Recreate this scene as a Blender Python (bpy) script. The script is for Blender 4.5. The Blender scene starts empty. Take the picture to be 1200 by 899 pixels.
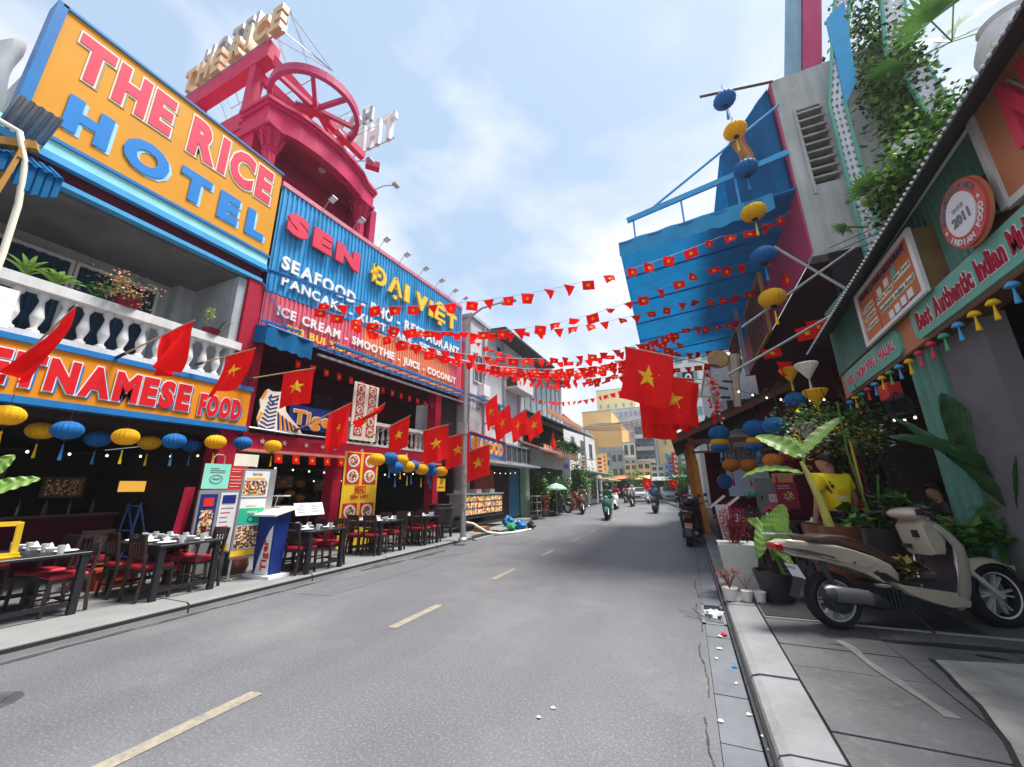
import bpy, math, random
from math import sin, cos, pi, radians, sqrt, atan2
from mathutils import Vector as V, Matrix
random.seed(11)
S = bpy.context.scene
COL = S.collection
# ------------------------------------------------------------------ camera
cam = bpy.data.cameras.new('camera'); camo = bpy.data.objects.new('camera', cam); COL.objects.link(camo)
cam.sensor_fit = 'HORIZONTAL'; cam.sensor_width = 36; cam.lens = 13.5; cam.clip_start = .05; cam.clip_end = 3000
YAW, PIT, ROL = radians(23.538), radians(15.301), radians(-.826)
_f = V((-sin(YAW)*cos(PIT), cos(YAW)*cos(PIT), sin(PIT))); _r0 = V((cos(YAW), sin(YAW), 0)); _u0 = _r0.cross(_f)
_r = _r0*cos(ROL)+_u0*sin(ROL); _u = -_r0*sin(ROL)+_u0*cos(ROL)
camo.matrix_world = Matrix(((_r.x,_u.x,-_f.x,0),(_r.y,_u.y,-_f.y,0),(_r.z,_u.z,-_f.z,1.5),(0,0,0,1)))
S.camera = camo
# ------------------------------------------------------------------ sky and sun
SUN_EL, SUN_AZ = radians(69), radians(60)      # azimuth from +y towards +x
w = bpy.data.worlds.new('World'); S.world = w; w.use_nodes = True
nt = w.node_tree; N = nt.nodes; LK = nt.links; N.clear()
sky = N.new('ShaderNodeTexSky'); sky.sky_type = 'NISHITA'; sky.sun_disc = False
sky.sun_elevation = SUN_EL; sky.sun_rotation = SUN_AZ; sky.air_density = 1.0; sky.dust_density = 2.5; sky.ozone_density = 1.2
tc = N.new('ShaderNodeTexCoord'); mp = N.new('ShaderNodeMapping'); mp.inputs['Scale'].default_value = (1, 1, 1.5)
mp.inputs['Location'].default_value = (.35, .1, .62)
no = N.new('ShaderNodeTexNoise'); no.inputs['Scale'].default_value = 1.25; no.inputs['Detail'].default_value = 9; no.inputs['Roughness'].default_value = .52
no.inputs['Distortion'].default_value = .35
cr = N.new('ShaderNodeValToRGB'); cr.color_ramp.elements[0].position = .45; cr.color_ramp.elements[1].position = .58
cr.color_ramp.elements[0].color = (.06, .06, .06, 1); cr.color_ramp.elements[1].color = (1, 1, 1, 1)
no2 = N.new('ShaderNodeTexNoise'); no2.inputs['Scale'].default_value = 3.1; no2.inputs['Detail'].default_value = 7
cr2 = N.new('ShaderNodeValToRGB'); cr2.color_ramp.elements[0].position = .3; cr2.color_ramp.elements[1].position = .7
cr2.color_ramp.elements[0].color = (3.7, 3.85, 4.1, 1); cr2.color_ramp.elements[1].color = (4.95, 4.98, 5.0, 1)
mx = N.new('ShaderNodeMixRGB'); hz = N.new('ShaderNodeMixRGB'); hz.inputs[0].default_value = .82; hz.inputs[2].default_value = (2.05, 2.85, 3.85, 1)
bg = N.new('ShaderNodeBackground'); bg.inputs[1].default_value = .103
out = N.new('ShaderNodeOutputWorld')
LK.new(tc.outputs['Generated'], mp.inputs[0]); LK.new(mp.outputs[0], no.inputs[0]); LK.new(mp.outputs[0], no2.inputs[0])
LK.new(no.outputs[0], cr.inputs[0]); LK.new(no2.outputs[0], cr2.inputs[0])
LK.new(sky.outputs[0], hz.inputs[1]); LK.new(hz.outputs[0], mx.inputs[1]); LK.new(cr.outputs[0], mx.inputs[0]); LK.new(cr2.outputs[0], mx.inputs[2])
LK.new(mx.outputs[0], bg.inputs[0]); LK.new(bg.outputs[0], out.inputs[0])
sl = bpy.data.lights.new('sun', 'SUN'); sl.energy = 3.5; sl.angle = radians(18); sl.color = (1, .965, .92)
so = bpy.data.objects.new('sun', sl); COL.objects.link(so)
sd = V((sin(SUN_AZ)*cos(SUN_EL), cos(SUN_AZ)*cos(SUN_EL), sin(SUN_EL)))
so.rotation_euler = sd.to_track_quat('Z', 'Y').to_euler()
S.view_settings.view_transform = 'Standard'; S.view_settings.look = 'None'; S.view_settings.gamma = 1; S.view_settings.exposure = 1.25
S.render.engine = 'CYCLES'
# ------------------------------------------------------------------ materials
def hx(h):
    h = h.lstrip('#'); c = [int(h[i:i+2], 16)/255 for i in (0, 2, 4)]
    return tuple((x/12.92 if x <= .04045 else ((x+.055)/1.055)**2.4) for x in c)
MT = {}
def mat(name, col=0, rough=.7, var=.14, scale=4., bump=0., bscale=30., metal=0., dirt=None, damt=0., trans=0., emit=0., coat=0., streak=0., sdark=.55):
    if name in MT: return MT[name]
    if isinstance(col, str): col = hx(col)
    m = bpy.data.materials.new(name); m.use_nodes = True; n = m.node_tree.nodes; l = m.node_tree.links
    b = n['Principled BSDF']; b.inputs['Roughness'].default_value = rough; b.inputs['Metallic'].default_value = metal
    if rough >= .5 and not metal: b.inputs['Specular IOR Level'].default_value = .18
    t = n.new('ShaderNodeTexCoord'); z = n.new('ShaderNodeTexNoise'); z.inputs['Scale'].default_value = scale; z.inputs['Detail'].default_value = 6
    l.new(t.outputs['Object'], z.inputs[0])
    r = n.new('ShaderNodeMapRange'); r.inputs[1].default_value = .3; r.inputs[2].default_value = .7; r.inputs[3].default_value = 1-var; r.inputs[4].default_value = 1+var
    l.new(z.outputs[0], r.inputs[0])
    h = n.new('ShaderNodeHueSaturation'); h.inputs['Color'].default_value = (*col, 1); l.new(r.outputs[0], h.inputs['Value'])
    last = h.outputs[0]
    if dirt:
        if isinstance(dirt, str): dirt = hx(dirt)
        z2 = n.new('ShaderNodeTexNoise'); z2.inputs['Scale'].default_value = scale*.55; z2.inputs['Detail'].default_value = 10; z2.inputs['Roughness'].default_value = .68
        l.new(t.outputs['Object'], z2.inputs[0])
        r2 = n.new('ShaderNodeMapRange'); r2.inputs[1].default_value = .5; r2.inputs[2].default_value = .72; r2.inputs[4].default_value = damt
        l.new(z2.outputs[0], r2.inputs[0])
        x = n.new('ShaderNodeMixRGB'); x.inputs[2].default_value = (*dirt, 1); l.new(r2.outputs[0], x.inputs[0]); l.new(last, x.inputs[1]); last = x.outputs[0]
    if streak:                                  # rain streaks and fading, stretched downwards
        mpp = n.new('ShaderNodeMapping'); mpp.inputs['Scale'].default_value = (3.2, 3.2, .22); l.new(t.outputs['Object'], mpp.inputs[0])
        z4 = n.new('ShaderNodeTexNoise'); z4.inputs['Scale'].default_value = 1.6; z4.inputs['Detail'].default_value = 8; z4.inputs['Roughness'].default_value = .62; l.new(mpp.outputs[0], z4.inputs[0])
        r4 = n.new('ShaderNodeMapRange'); r4.inputs[1].default_value = .42; r4.inputs[2].default_value = .72; r4.inputs[4].default_value = streak; l.new(z4.outputs[0], r4.inputs[0])
        x4 = n.new('ShaderNodeMixRGB'); x4.inputs[2].default_value = (*[c*sdark+.02 for c in col], 1); l.new(r4.outputs[0], x4.inputs[0]); l.new(last, x4.inputs[1]); last = x4.outputs[0]
    l.new(last, b.inputs['Base Color'])
    if bump:
        z3 = n.new('ShaderNodeTexNoise'); z3.inputs['Scale'].default_value = bscale; z3.inputs['Detail'].default_value = 5; l.new(t.outputs['Object'], z3.inputs[0])
        bp = n.new('ShaderNodeBump'); bp.inputs['Strength'].default_value = bump; bp.inputs['Distance'].default_value = .02
        l.new(z3.outputs[0], bp.inputs['Height']); l.new(bp.outputs[0], b.inputs['Normal'])
    if emit: b.inputs['Emission Color'].default_value = (*col, 1); b.inputs['Emission Strength'].default_value = emit
    if coat: b.inputs['Coat Weight'].default_value = coat
    if trans:                                   # thin cloth or leaf that lets light through
        tr = n.new('ShaderNodeBsdfTranslucent'); l.new(last, tr.inputs[0]); ms = n.new('ShaderNodeMixShader'); ms.inputs[0].default_value = trans
        o = n['Material Output']; l.new(b.outputs[0], ms.inputs[1]); l.new(tr.outputs[0], ms.inputs[2]); l.new(ms.outputs[0], o.inputs[0])
    MT[name] = m; return m
def collage(name, cols, scale, rough=.5):
    """printed sheet: irregular patches of colour"""
    if name in MT: return MT[name]
    m = bpy.data.materials.new(name); m.use_nodes = True; n = m.node_tree.nodes; l = m.node_tree.links
    b = n['Principled BSDF']; b.inputs['Roughness'].default_value = rough
    t = n.new('ShaderNodeTexCoord'); v = n.new('ShaderNodeTexVoronoi'); v.inputs['Scale'].default_value = scale; l.new(t.outputs['Object'], v.inputs[0])
    s = n.new('ShaderNodeSeparateColor'); l.new(v.outputs['Color'], s.inputs[0])
    r = n.new('ShaderNodeValToRGB'); r.color_ramp.interpolation = 'CONSTANT'
    while len(r.color_ramp.elements) < len(cols): r.color_ramp.elements.new(.5)
    for i, c in enumerate(cols): r.color_ramp.elements[i].position = i/len(cols); r.color_ramp.elements[i].color = (*hx(c), 1)
    l.new(s.outputs[0], r.inputs[0]); l.new(r.outputs[0], b.inputs['Base Color']); MT[name] = m; return m
# ------------------------------------------------------------------ mesh builder
ORG = {}
class MB:
    def __init__(s): s.v = []; s.f = []; s.m = []
    def add(s, vs, fs, m=0):
        k = len(s.v); s.v += [tuple(p) for p in vs]; s.f += [tuple(i+k for i in f) for f in fs]; s.m += [m]*len(fs); return s
    def box(s, a, b, m=0):
        x0, x1 = sorted((a[0], b[0])); y0, y1 = sorted((a[1], b[1])); z0, z1 = sorted((a[2], b[2]))
        return s.add([(x0,y0,z0),(x1,y0,z0),(x1,y1,z0),(x0,y1,z0),(x0,y0,z1),(x1,y0,z1),(x1,y1,z1),(x0,y1,z1)],
                     [(0,3,2,1),(4,5,6,7),(0,1,5,4),(1,2,6,5),(2,3,7,6),(3,0,4,7)], m)
    def hexa(s, p, m=0): return s.add(p, [(0,3,2,1),(4,5,6,7),(0,1,5,4),(1,2,6,5),(2,3,7,6),(3,0,4,7)], m)
    def beam(s, p, q, w=.05, h=.05, up=(0,0,1), m=0):
        p, q = V(p), V(q); d = (q-p).normalized(); u = V(up)
        if abs(d.dot(u)) > .99: u = V((1,0,0))
        r = d.cross(u).normalized(); u = r.cross(d); a, b = r*w/2, u*h/2
        return s.hexa([p-a-b, p+a-b, q+a-b, q-a-b, p-a+b, p+a+b, q+a+b, q-a+b], m)
    def tube(s, pts, r=.02, n=8, m=0, cap=True):
        pts = [V(p) for p in pts]; rs = r if isinstance(r, (list, tuple)) else [r]*len(pts); vs = []; fs = []; pu = None
        for i, p in enumerate(pts):
            d = (pts[min(i+1, len(pts)-1)]-pts[max(i-1, 0)]).normalized()
            u = pu if pu is not None else (V((0,0,1)) if abs(d.z) < .9 else V((1,0,0)))
            rr = d.cross(u).normalized(); u = rr.cross(d).normalized(); pu = u
            for k in range(n): a = 2*pi*k/n; vs.append(p+(rr*cos(a)+u*sin(a))*rs[i])
        for i in range(len(pts)-1):
            for k in range(n): fs.append((i*n+k, i*n+(k+1) % n, (i+1)*n+(k+1) % n, (i+1)*n+k))
        if cap: fs.append(tuple(range(n))[::-1]); fs.append(tuple((len(pts)-1)*n+k for k in range(n)))
        return s.add(vs, fs, m)
    def lathe(s, prof, o=(0,0,0), n=16, m=0, ax='z', rib=0, sx=1, sy=1, cap=True):
        vs = []; fs = []
        for i, (r, z) in enumerate(prof):
            for k in range(n):
                a = 2*pi*k/n; rr = r*(1-rib*(k % 2)); c, d = rr*cos(a)*sx, rr*sin(a)*sy
                q = {'z': (c, d, z), 'y': (c, z, d), 'x': (z, c, d)}[ax]; vs.append((o[0]+q[0], o[1]+q[1], o[2]+q[2]))
        for i in range(len(prof)-1):
            for k in range(n): fs.append((i*n+k, i*n+(k+1) % n, (i+1)*n+(k+1) % n, (i+1)*n+k))
        shut = prof[0] != prof[-1] and cap
        if prof[0][0] > 1e-6 and shut: fs.append(tuple(range(n))[::-1])
        if prof[-1][0] > 1e-6 and shut: fs.append(tuple((len(prof)-1)*n+k for k in range(n)))
        return s.add(vs, fs, m)
    def grid(s, fn, nu, nv, m=0):
        vs = [fn(i/nu, j/nv) for i in range(nu+1) for j in range(nv+1)]
        return s.add(vs, [(i*(nv+1)+j, (i+1)*(nv+1)+j, (i+1)*(nv+1)+j+1, i*(nv+1)+j+1) for i in range(nu) for j in range(nv)], m)
    def prism(s, pts, off, m=0):
        """polygon (3-D points) pushed along off"""
        n = len(pts); pts = [V(p) for p in pts]; o = V(off)
        return s.add(pts+[p+o for p in pts], [tuple(range(n))[::-1], tuple(range(n, 2*n))]+[(i, (i+1) % n, n+(i+1) % n, n+i) for i in range(n)], m)
    def quad(s, a, b, c, d, m=0): return s.add([a, b, c, d], [(0,1,2,3)], m)
    def tmesh(s, me, fn, m=0):
        return s.add([fn(v.co) for v in me.vertices], [tuple(p.vertices) for p in me.polygons], m)
    def build(s, name, mats, parent=None, loc=None, smooth=None):
        me = bpy.data.meshes.new(name)
        o0 = V(ORG.get(parent.name, (0,0,0))) if parent else (V(loc) if loc else V((0,0,0)))
        me.from_pydata([(v[0]-o0.x, v[1]-o0.y, v[2]-o0.z) for v in s.v], [], s.f)
        mats = mats if isinstance(mats, (list, tuple)) else [mats]
        for m in mats: me.materials.append(m)
        if len(mats) > 1: me.polygons.foreach_set('material_index', s.m)
        me.update()
        if smooth:
            me.polygons.foreach_set('use_smooth', [True]*len(me.polygons)); me.set_sharp_from_angle(angle=radians(smooth))
        ob = bpy.data.objects.new(name, me); COL.objects.link(ob)
        if parent: ob.parent = parent; ORG[ob.name] = tuple(o0)
        else: ob.location = o0; ORG[ob.name] = tuple(o0)
        return ob
def tag(o, label=None, cat=None, group=None, kind=None):
    if label: o['label'] = label
    if cat: o['category'] = cat
    if group: o['group'] = group
    if kind: o['kind'] = kind
    return o
def thing(name, label, cat, loc=(0,0,0), group=None):
    o = bpy.data.objects.new(name, None); COL.objects.link(o); o.location = loc; o.empty_display_size = .1
    ORG[o.name] = tuple(loc); return tag(o, label, cat, group)
def struct(o): o['kind'] = 'structure'; return o
def child(parent, name, me_ob, loc=(0,0,0), rot=(0,0,0), scale=(1,1,1)):
    o = me_ob.copy(); o.name = name; COL.objects.link(o); o.parent = parent; o.location = loc; o.rotation_euler = rot; o.scale = scale; return o
def copy_tree(o, loc=None, rotz=None, label=None, group=None, scale=None):
    c = o.copy(); COL.objects.link(c)
    if loc is not None: c.location = loc
    if rotz is not None: c.rotation_euler = (o.rotation_euler.x, o.rotation_euler.y, rotz)
    if label: c['label'] = label
    if group: c['group'] = group
    if scale: c.scale = (scale,)*3 if isinstance(scale, (int, float)) else scale
    def rec(src, dst):
        for ch in src.children:
            d = ch.copy(); COL.objects.link(d); d.parent = dst; rec(ch, d)
    rec(o, c); return c
class Fr:
    """a flat frame: u along ex, w along ez, d along the outward normal"""
    def __init__(s, o, ex, ez, n): s.o, s.ex, s.ez, s.n = V(o), V(ex).normalized(), V(ez).normalized(), V(n).normalized()
    def __call__(s, u, w, d=0): return s.o+s.ex*u+s.ez*w+s.n*d
    def box(s, mb, u0, u1, w0, w1, d0, d1, m=0):
        return mb.hexa([s(u0,w0,d0), s(u1,w0,d0), s(u1,w0,d1), s(u0,w0,d1), s(u0,w1,d0), s(u1,w1,d0), s(u1,w1,d1), s(u0,w1,d1)][0:0] or
                       [s(u0,w0,d1), s(u1,w0,d1), s(u1,w0,d0), s(u0,w0,d0), s(u0,w1,d1), s(u1,w1,d1), s(u1,w1,d0), s(u0,w1,d0)], m)
_tc = {}
def tmesh(txt, depth, off):
    k = (txt, depth, off)
    if k not in _tc:
        cu = bpy.data.curves.new('t', 'FONT'); cu.body = txt; cu.extrude = depth/2; cu.offset = off; cu.resolution_u = 3
        ob = bpy.data.objects.new('t', cu); COL.objects.link(ob); dg = bpy.context.evaluated_depsgraph_get()
        me = bpy.data.meshes.new_from_object(ob.evaluated_get(dg)); bpy.data.objects.remove(ob); bpy.data.curves.remove(cu); _tc[k] = me
    return _tc[k]
def bb(me):
    xs = [v.co.x for v in me.vertices]; ys = [v.co.y for v in me.vertices]; return min(xs), max(xs), min(ys), max(ys)
def text(parent, txt, m, fr, u0, u1, w0, w1, d0=.0, depth=.01, off=.02, name='lettering', bent=None, mb=None):
    me = tmesh(txt, 1., off)
    if not me.vertices: return
    a, b, c, e = bb(me); f = lambda p: fr(u0+(p.x-a)/(b-a)*(u1-u0), w0+(p.y-c)/(e-c)*(w1-w0), d0+(p.z+.5)*depth)
    if mb is not None: mb.tmesh(me, f, m); return
    k = MB(); k.tmesh(me, f); return k.build(name, m, parent)
def letters(parent, txt, m, fr, u0, u1, w0, w1, d0, depth, off=.03, gap=.12, space=.45, shadow=None, sh=(.03,-.04), outline=None):
    """raised letters, one object each, sized to fill the box"""
    hts = bb(tmesh('H', 1., off)); H = hts[3]-hts[2]; lay = []; x = 0
    for ch in txt:
        if ch == ' ': x += space; continue
        b4 = bb(tmesh(ch, 1., off)); lay.append((ch, x, b4)); x += b4[1]-b4[0]+gap
    tot = x-gap; k = (u1-u0)/tot
    for ch, x0, b4 in lay:
        me = tmesh(ch, 1., off)
        f = lambda p, du=0, dw=0, z0=d0, dz=depth: fr(u0+(x0+p.x-b4[0])*k+du, w0+(p.y-hts[2])/H*(w1-w0)+dw, z0+(p.z+.5)*dz)
        mb = MB(); mb.tmesh(me, f, 0); ms = [m]
        if shadow: mb.tmesh(me, lambda p: f(p, sh[0], sh[1], d0-.012, .01), 1); ms.append(shadow)
        if outline:
            mo = tmesh(ch, 1., off+.035); mb.tmesh(mo, lambda p: f(p, 0, 0, d0-.006, .008), len(ms)); ms.append(outline)
        mb.build('letter', ms, parent)
YS = lambda x: Fr((x,0,0), (0,1,0), (0,0,1), (1,0,0))        # left-hand facades, read along +y
RS = lambda x: Fr((x,0,0), (0,-1,0), (0,0,1), (-1,0,0))      # right-hand facades, read along -y (u = -y)
FS = lambda y: Fr((0,y,0), (1,0,0), (0,0,1), (0,-1,0))       # faces towards the camera's end of the street
def corr(mb, fr, u0, u1, w0, w1, d=.0, pitch=.12, amp=.025, m=0, mfn=None, horiz=False):
    """corrugated sheet"""
    a, b = (w0, w1) if horiz else (u0, u1); n = max(1, int((b-a)/pitch))
    pr = []
    for i in range(n):
        for t, h in ((0, 0), (.3, 0), (.42, 1), (.78, 1), (.9, 0)): pr.append((a+(i+t)*(b-a)/n, d+h*amp))
    pr.append((b, d))
    vs = []
    for p, h in pr: vs += ([fr(u0, p, h), fr(u1, p, h)] if horiz else [fr(p, w0, h), fr(p, w1, h)])
    k = len(mb.v); mb.v += [tuple(v) for v in vs]
    for i in range(len(pr)-1):
        mb.f.append((k+2*i, k+2*i+2, k+2*i+3, k+2*i+1)); mb.m.append(mfn(i/(len(pr)-1)) if mfn else m)
# ------------------------------------------------------------------ shared materials
def wheel_bands(m):
    n = m.node_tree.nodes; l = m.node_tree.links; b = n['Principled BSDF']; src = b.inputs['Base Color'].links[0].from_socket
    t = n.new('ShaderNodeTexCoord'); mp_ = n.new('ShaderNodeMapping'); mp_.inputs['Scale'].default_value = (.8,.09,1); mp_.inputs['Rotation'].default_value = (0,0,.04); z = n.new('ShaderNodeTexNoise'); z.inputs['Scale'].default_value = 1.3; z.inputs['Detail'].default_value = 5; l.new(t.outputs['Object'], mp_.inputs[0]); l.new(mp_.outputs[0], z.inputs[0])
    r = n.new('ShaderNodeMapRange'); r.inputs[1].default_value = .4; r.inputs[2].default_value = .62; r.inputs[3].default_value = .93; r.inputs[4].default_value = 1.07; l.new(z.outputs[0], r.inputs[0])
    h = n.new('ShaderNodeHueSaturation'); l.new(r.outputs[0], h.inputs['Value']); l.new(src, h.inputs['Color']); l.new(h.outputs[0], b.inputs['Base Color'])
asphalt = mat('asphalt', (.106,.111,.12), .58, .08, .9, bump=.35, bscale=90, dirt=(.235,.23,.22), damt=.5)
def speckle(m, scale, amt, lo=.55, hi=.75, col=(.3,.3,.31)):
    n = m.node_tree.nodes; l = m.node_tree.links; b = n['Principled BSDF']; src = b.inputs['Base Color'].links[0].from_socket
    t = n.new('ShaderNodeTexCoord'); z = n.new('ShaderNodeTexNoise'); z.inputs['Scale'].default_value = scale; z.inputs['Detail'].default_value = 2; l.new(t.outputs['Object'], z.inputs[0])
    r = n.new('ShaderNodeMapRange'); r.inputs[1].default_value = lo; r.inputs[2].default_value = hi; r.inputs[4].default_value = amt; l.new(z.outputs[0], r.inputs[0])
    x = n.new('ShaderNodeMixRGB'); x.inputs[2].default_value = (*col, 1); l.new(r.outputs[0], x.inputs[0]); l.new(src, x.inputs[1]); l.new(x.outputs[0], b.inputs['Base Color'])
speckle(asphalt, 55, .5, .5, .8); speckle(asphalt, 38, .45, .52, .8, (.07,.07,.075)); speckle(asphalt, .5, .3, .45, .8, (.125,.128,.138)); wheel_bands(asphalt); asphalt.node_tree.nodes['Principled BSDF'].inputs['Specular IOR Level'].default_value = .5
kerbm = mat('kerb_stone', (.215,.22,.225), .85, .13, 3, .25, 40, dirt=(.13,.13,.125), damt=.6); speckle(kerbm, 70, .3)
gutm = mat('gutter_slab', (.135,.145,.16), .8, .12, 3, .2, 50, dirt=(.09,.09,.09), damt=.5)
tilem = mat('paving_tile', (.108,.109,.113), .75, .2, 1.6, .25, 45, dirt=(.06,.06,.062), damt=.8); speckle(tilem, 14, .5, .52, .8, (.17,.168,.165)); speckle(tilem, 2.2, .5, .5, .75, (.078,.078,.08)); speckle(tilem, 60, .5, .55, .75, (.05,.05,.05))
concm = mat('concrete', (.36,.345,.31), .9, .14, 2.2, .3, 25, dirt=(.12,.11,.10), damt=.9)
stonem = mat('pale_paving', (.20,.205,.20), .85, .1, 2.4, .2, 35, dirt=(.16,.16,.155), damt=.5)
earth = mat('dark_joint', (.03,.03,.03), .95)
linem = mat('road_paint', (.27,.24,.18), .85, .14, 14, .1, 60, dirt=(.15,.15,.15), damt=1.); speckle(linem, 30, .7, .5, .75, (.15,.15,.15))
black = mat('black_metal', (.012,.012,.014), .45); white = mat('white_paint', (.78,.78,.77), .5, .05, dirt=(.45,.44,.42), damt=.35)
steel = mat('grey_steel', (.4,.41,.42), .45, .1, metal=.6); chrome = mat('chrome', (.6,.6,.62), .22, .03, metal=1)
darkwood = mat('dark_wood', (.028,.014,.012), .4, .3, 9, .1, 40, coat=.2); blackwood = mat('black_wood', (.014,.014,.018), .35, .2, 9)
crimson = mat('crimson_paint', (.40,.006,.035), .55, .1, 2, .08, 20, dirt=(.25,.02,.04), damt=.4, streak=.4); redcush = mat('red_vinyl', (.42,.015,.03), .35, .15, 8)
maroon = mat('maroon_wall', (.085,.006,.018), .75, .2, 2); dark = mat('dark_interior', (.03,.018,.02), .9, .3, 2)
pinkroof = mat('rooftop_crimson', (.58,.012,.085), .6, .08, 1.6, .08, 14, dirt=(.4,.05,.1), damt=.35, streak=.55)
blue = mat('blue_paint', (.016,.17,.44), .5, .1, 4, dirt=(.04,.12,.25), damt=.4); sky_blue = mat('pale_blue_paint', (.07,.36,.66), .5, .07); teal = mat('pale_teal_paint', (.30,.66,.66), .6, .08)
canvas = mat('blue_canvas', (.004,.17,.40), .75, .14, 2.5, .3, 6, trans=.34, streak=.4, dirt=(.012,.09,.2), damt=.4)
yellow = mat('yellow_board', (.68,.29,.012), .6, .05, 1.2, dirt=(.6,.24,.015), damt=.3, streak=.22, sdark=.75)
pinklet = mat('pink_letter', (.68,.045,.09), .5, .05); bluelet = mat('blue_letter', (.012,.20,.56), .5, .05); paleblue = mat('letter_pale_blue', (.35,.62,.8), .6)
tanshade = mat('letter_tan_shadow', (.42,.30,.13), .7); greysh = mat('letter_grey_shadow', (.2,.25,.33), .7); cream = mat('cream_paint', (.82,.76,.62), .6, .05)
wallw = mat('white_wall', (.68,.67,.65), .8, .08, 1.2, .1, 12, dirt=(.4,.39,.37), damt=.5, streak=.5); wallg = mat('grey_wall', (.42,.44,.46), .85, .1, 1.2, .1, 12, dirt=(.22,.22,.22), damt=.6, streak=.6)
flagred = mat('flag_red', (.93,.004,.005), .7, .06, 3, trans=.35); star_y = mat('star_yellow', (.95,.62,.02), .6, .03, trans=.2)
leaf_none = None; lan_y = mat('lantern_yellow', (.85,.48,.01), .6, .08, 5, trans=.3); lan_b = mat('lantern_blue', (.01,.14,.40), .6, .1, 5, trans=.2); lan_w = mat('lantern_white', (.75,.72,.66), .6, trans=.3); lan_r = mat('lantern_red', (.5,.01,.02), .6, trans=.3)
def veins(m, sc, amt):
    n = m.node_tree.nodes; l = m.node_tree.links; b = n['Principled BSDF']; src = b.inputs['Base Color'].links[0].from_socket; t = n.new('ShaderNodeTexCoord'); w_ = n.new('ShaderNodeTexWave'); w_.inputs['Scale'].default_value = sc; w_.inputs['Distortion'].default_value = 1.5; l.new(t.outputs['Object'], w_.inputs[0])
    r = n.new('ShaderNodeMapRange'); r.inputs[3].default_value = 1-amt; r.inputs[4].default_value = 1+amt*.5; l.new(w_.outputs[1], r.inputs[0]); h = n.new('ShaderNodeHueSaturation'); l.new(r.outputs[0], h.inputs['Value']); l.new(src, h.inputs['Color']); l.new(h.outputs[0], b.inputs['Base Color'])
leaf_d = mat('leaf_dark', (.022,.065,.018), .5, .3, 7, trans=.2); leaf_m = mat('leaf_mid', (.08,.19,.035), .5, .25, 7, trans=.25); leaf_l = mat('leaf_light', (.2,.36,.06), .45, .18, 6, trans=.3)
glass = mat('dark_glass', (.03,.04,.05), .08, .2); bulb_m = mat('warm_bulb', (1,.86,.62), .3, emit=1.3); lampshine = mat('lit_menu_lamp', (1,.5,.08), .4, emit=.35)
veins(leaf_l, 9, .22); terra = mat('glazed_pot', (.16,.05,.03), .28, .25, 5, coat=.4); darkpot = mat('dark_pot', (.035,.028,.028), .3, .3, 5, coat=.4)
# ------------------------------------------------------------------ the ground: street running along +y, bending left far off
def bend(y): return 0 if y < 14 else -.0037*(min(y,50)-14)**2
def strip(name, m, xa, xb, z, ys, kind=True, parent=None):
    mb = MB(); mb.grid(lambda i, j: (lambda y: (xa(y)+(xb(y)-xa(y))*j, y, z(y) if callable(z) else z))(ys[round(i*(len(ys)-1))]), len(ys)-1, 1)
    o = mb.build(name, m, parent)
    return struct(o) if kind else o
ysl = [-14, -6, 0, 6, 14]+[14+2*k for k in range(1, 19)]
g = MB(); g.add([(-400,-60,-.05), (400,-60,-.05), (400,900,-.05), (-400,900,-.05)], [(0,1,2,3)]); struct(g.build('ground', mat('ground_dust', (.2,.19,.18), .95)))
def lk(y): return -6.1+bend(y)-(0 if y < 12 else min(1.0, (y-12)*.16))
def rk(y): return 0+bend(y)*.9
strip('road', asphalt, lambda y: lk(y)-.06, lambda y: rk(y), 0, ysl)
mb = MB(); mb.add([(-60,50,-.002),(40,50,-.002),(40,57,-.002),(-60,57,-.002)], [(0,1,2,3)]); struct(mb.build('cross_street', asphalt))
mb = MB(); mb.box((-60,57,-.1),(40,75,.12)); struct(mb.build('far_pavement', stonem))
# centre dashes: worn cream paint
cl = thing('centre_line', 'worn cream dashed line down the middle of the street', 'road marking', (-3.24, 0, .004)); cl['kind'] = 'structure'; del cl['category']
for k in range(15):
    y0 = -1.1+2.52*k+(.03 if k % 2 else 0); L = .95; x = -3.24+bend(y0)
    mb = MB(); n = 6
    mb.grid(lambda i, j: (x-.06+.12*j+random.uniform(-.004,.004)+bend(y0+L*i)-bend(y0), y0+L*i+random.uniform(-.01,.01), .004), n, 2); mb.build('dash', linem, cl)
# right: gutter slabs, kerb stones with a sloped face, paving tiles
gut = thing('gutter', 'row of grey slabs along the right edge of the asphalt', 'gutter'); gut['kind'] = 'structure'; del gut['category']
mb = MB(); mb.box((-.02,.5,-.2), (.235,14,-.012)); mb.build('bedding', earth, gut)
y = 1.2
while y < 14:
    L = .62 if y < 7 else 1.0
    if not (5.3 < y+L/2 < 6.15):
        mb = MB(); t = random.uniform(-.003,.003); mb.box((.004,y+.006,-.1), (.222,y+L-.006,.006+t)); mb.build('gutter_slab', gutm, gut)
    y += L
strip('gutter_far', gutm, lambda y: rk(y), lambda y: rk(y)+.24, .004, [14+2*k for k in range(19)])
kb = thing('kerb', 'pale sloped kerb stones between the gutter and the right pavement', 'kerb'); kb['kind'] = 'structure'; del kb['category']
def kstone(y0, y1, x=.235):
    mb = MB(); h = .12+random.uniform(-.004,.004); b = .012
    P = [(x,-.1), (x,.035), (x+.05,h-.015), (x+.10,h), (x+.345,h+.002), (x+.345,-.1)]
    a = [(p[0], y0+b, p[1]) for p in P]; mb.prism(a, (0, y1-y0-2*b, 0)); mb.build('kerb_stone', kerbm, kb)
y = .9
while y < 14: kstone(y, y+.98); y += .98
mb = MB(); mb.box((.25,.5,-.2), (.57,14,.085)); mb.build('bedding', earth, kb)
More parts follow.
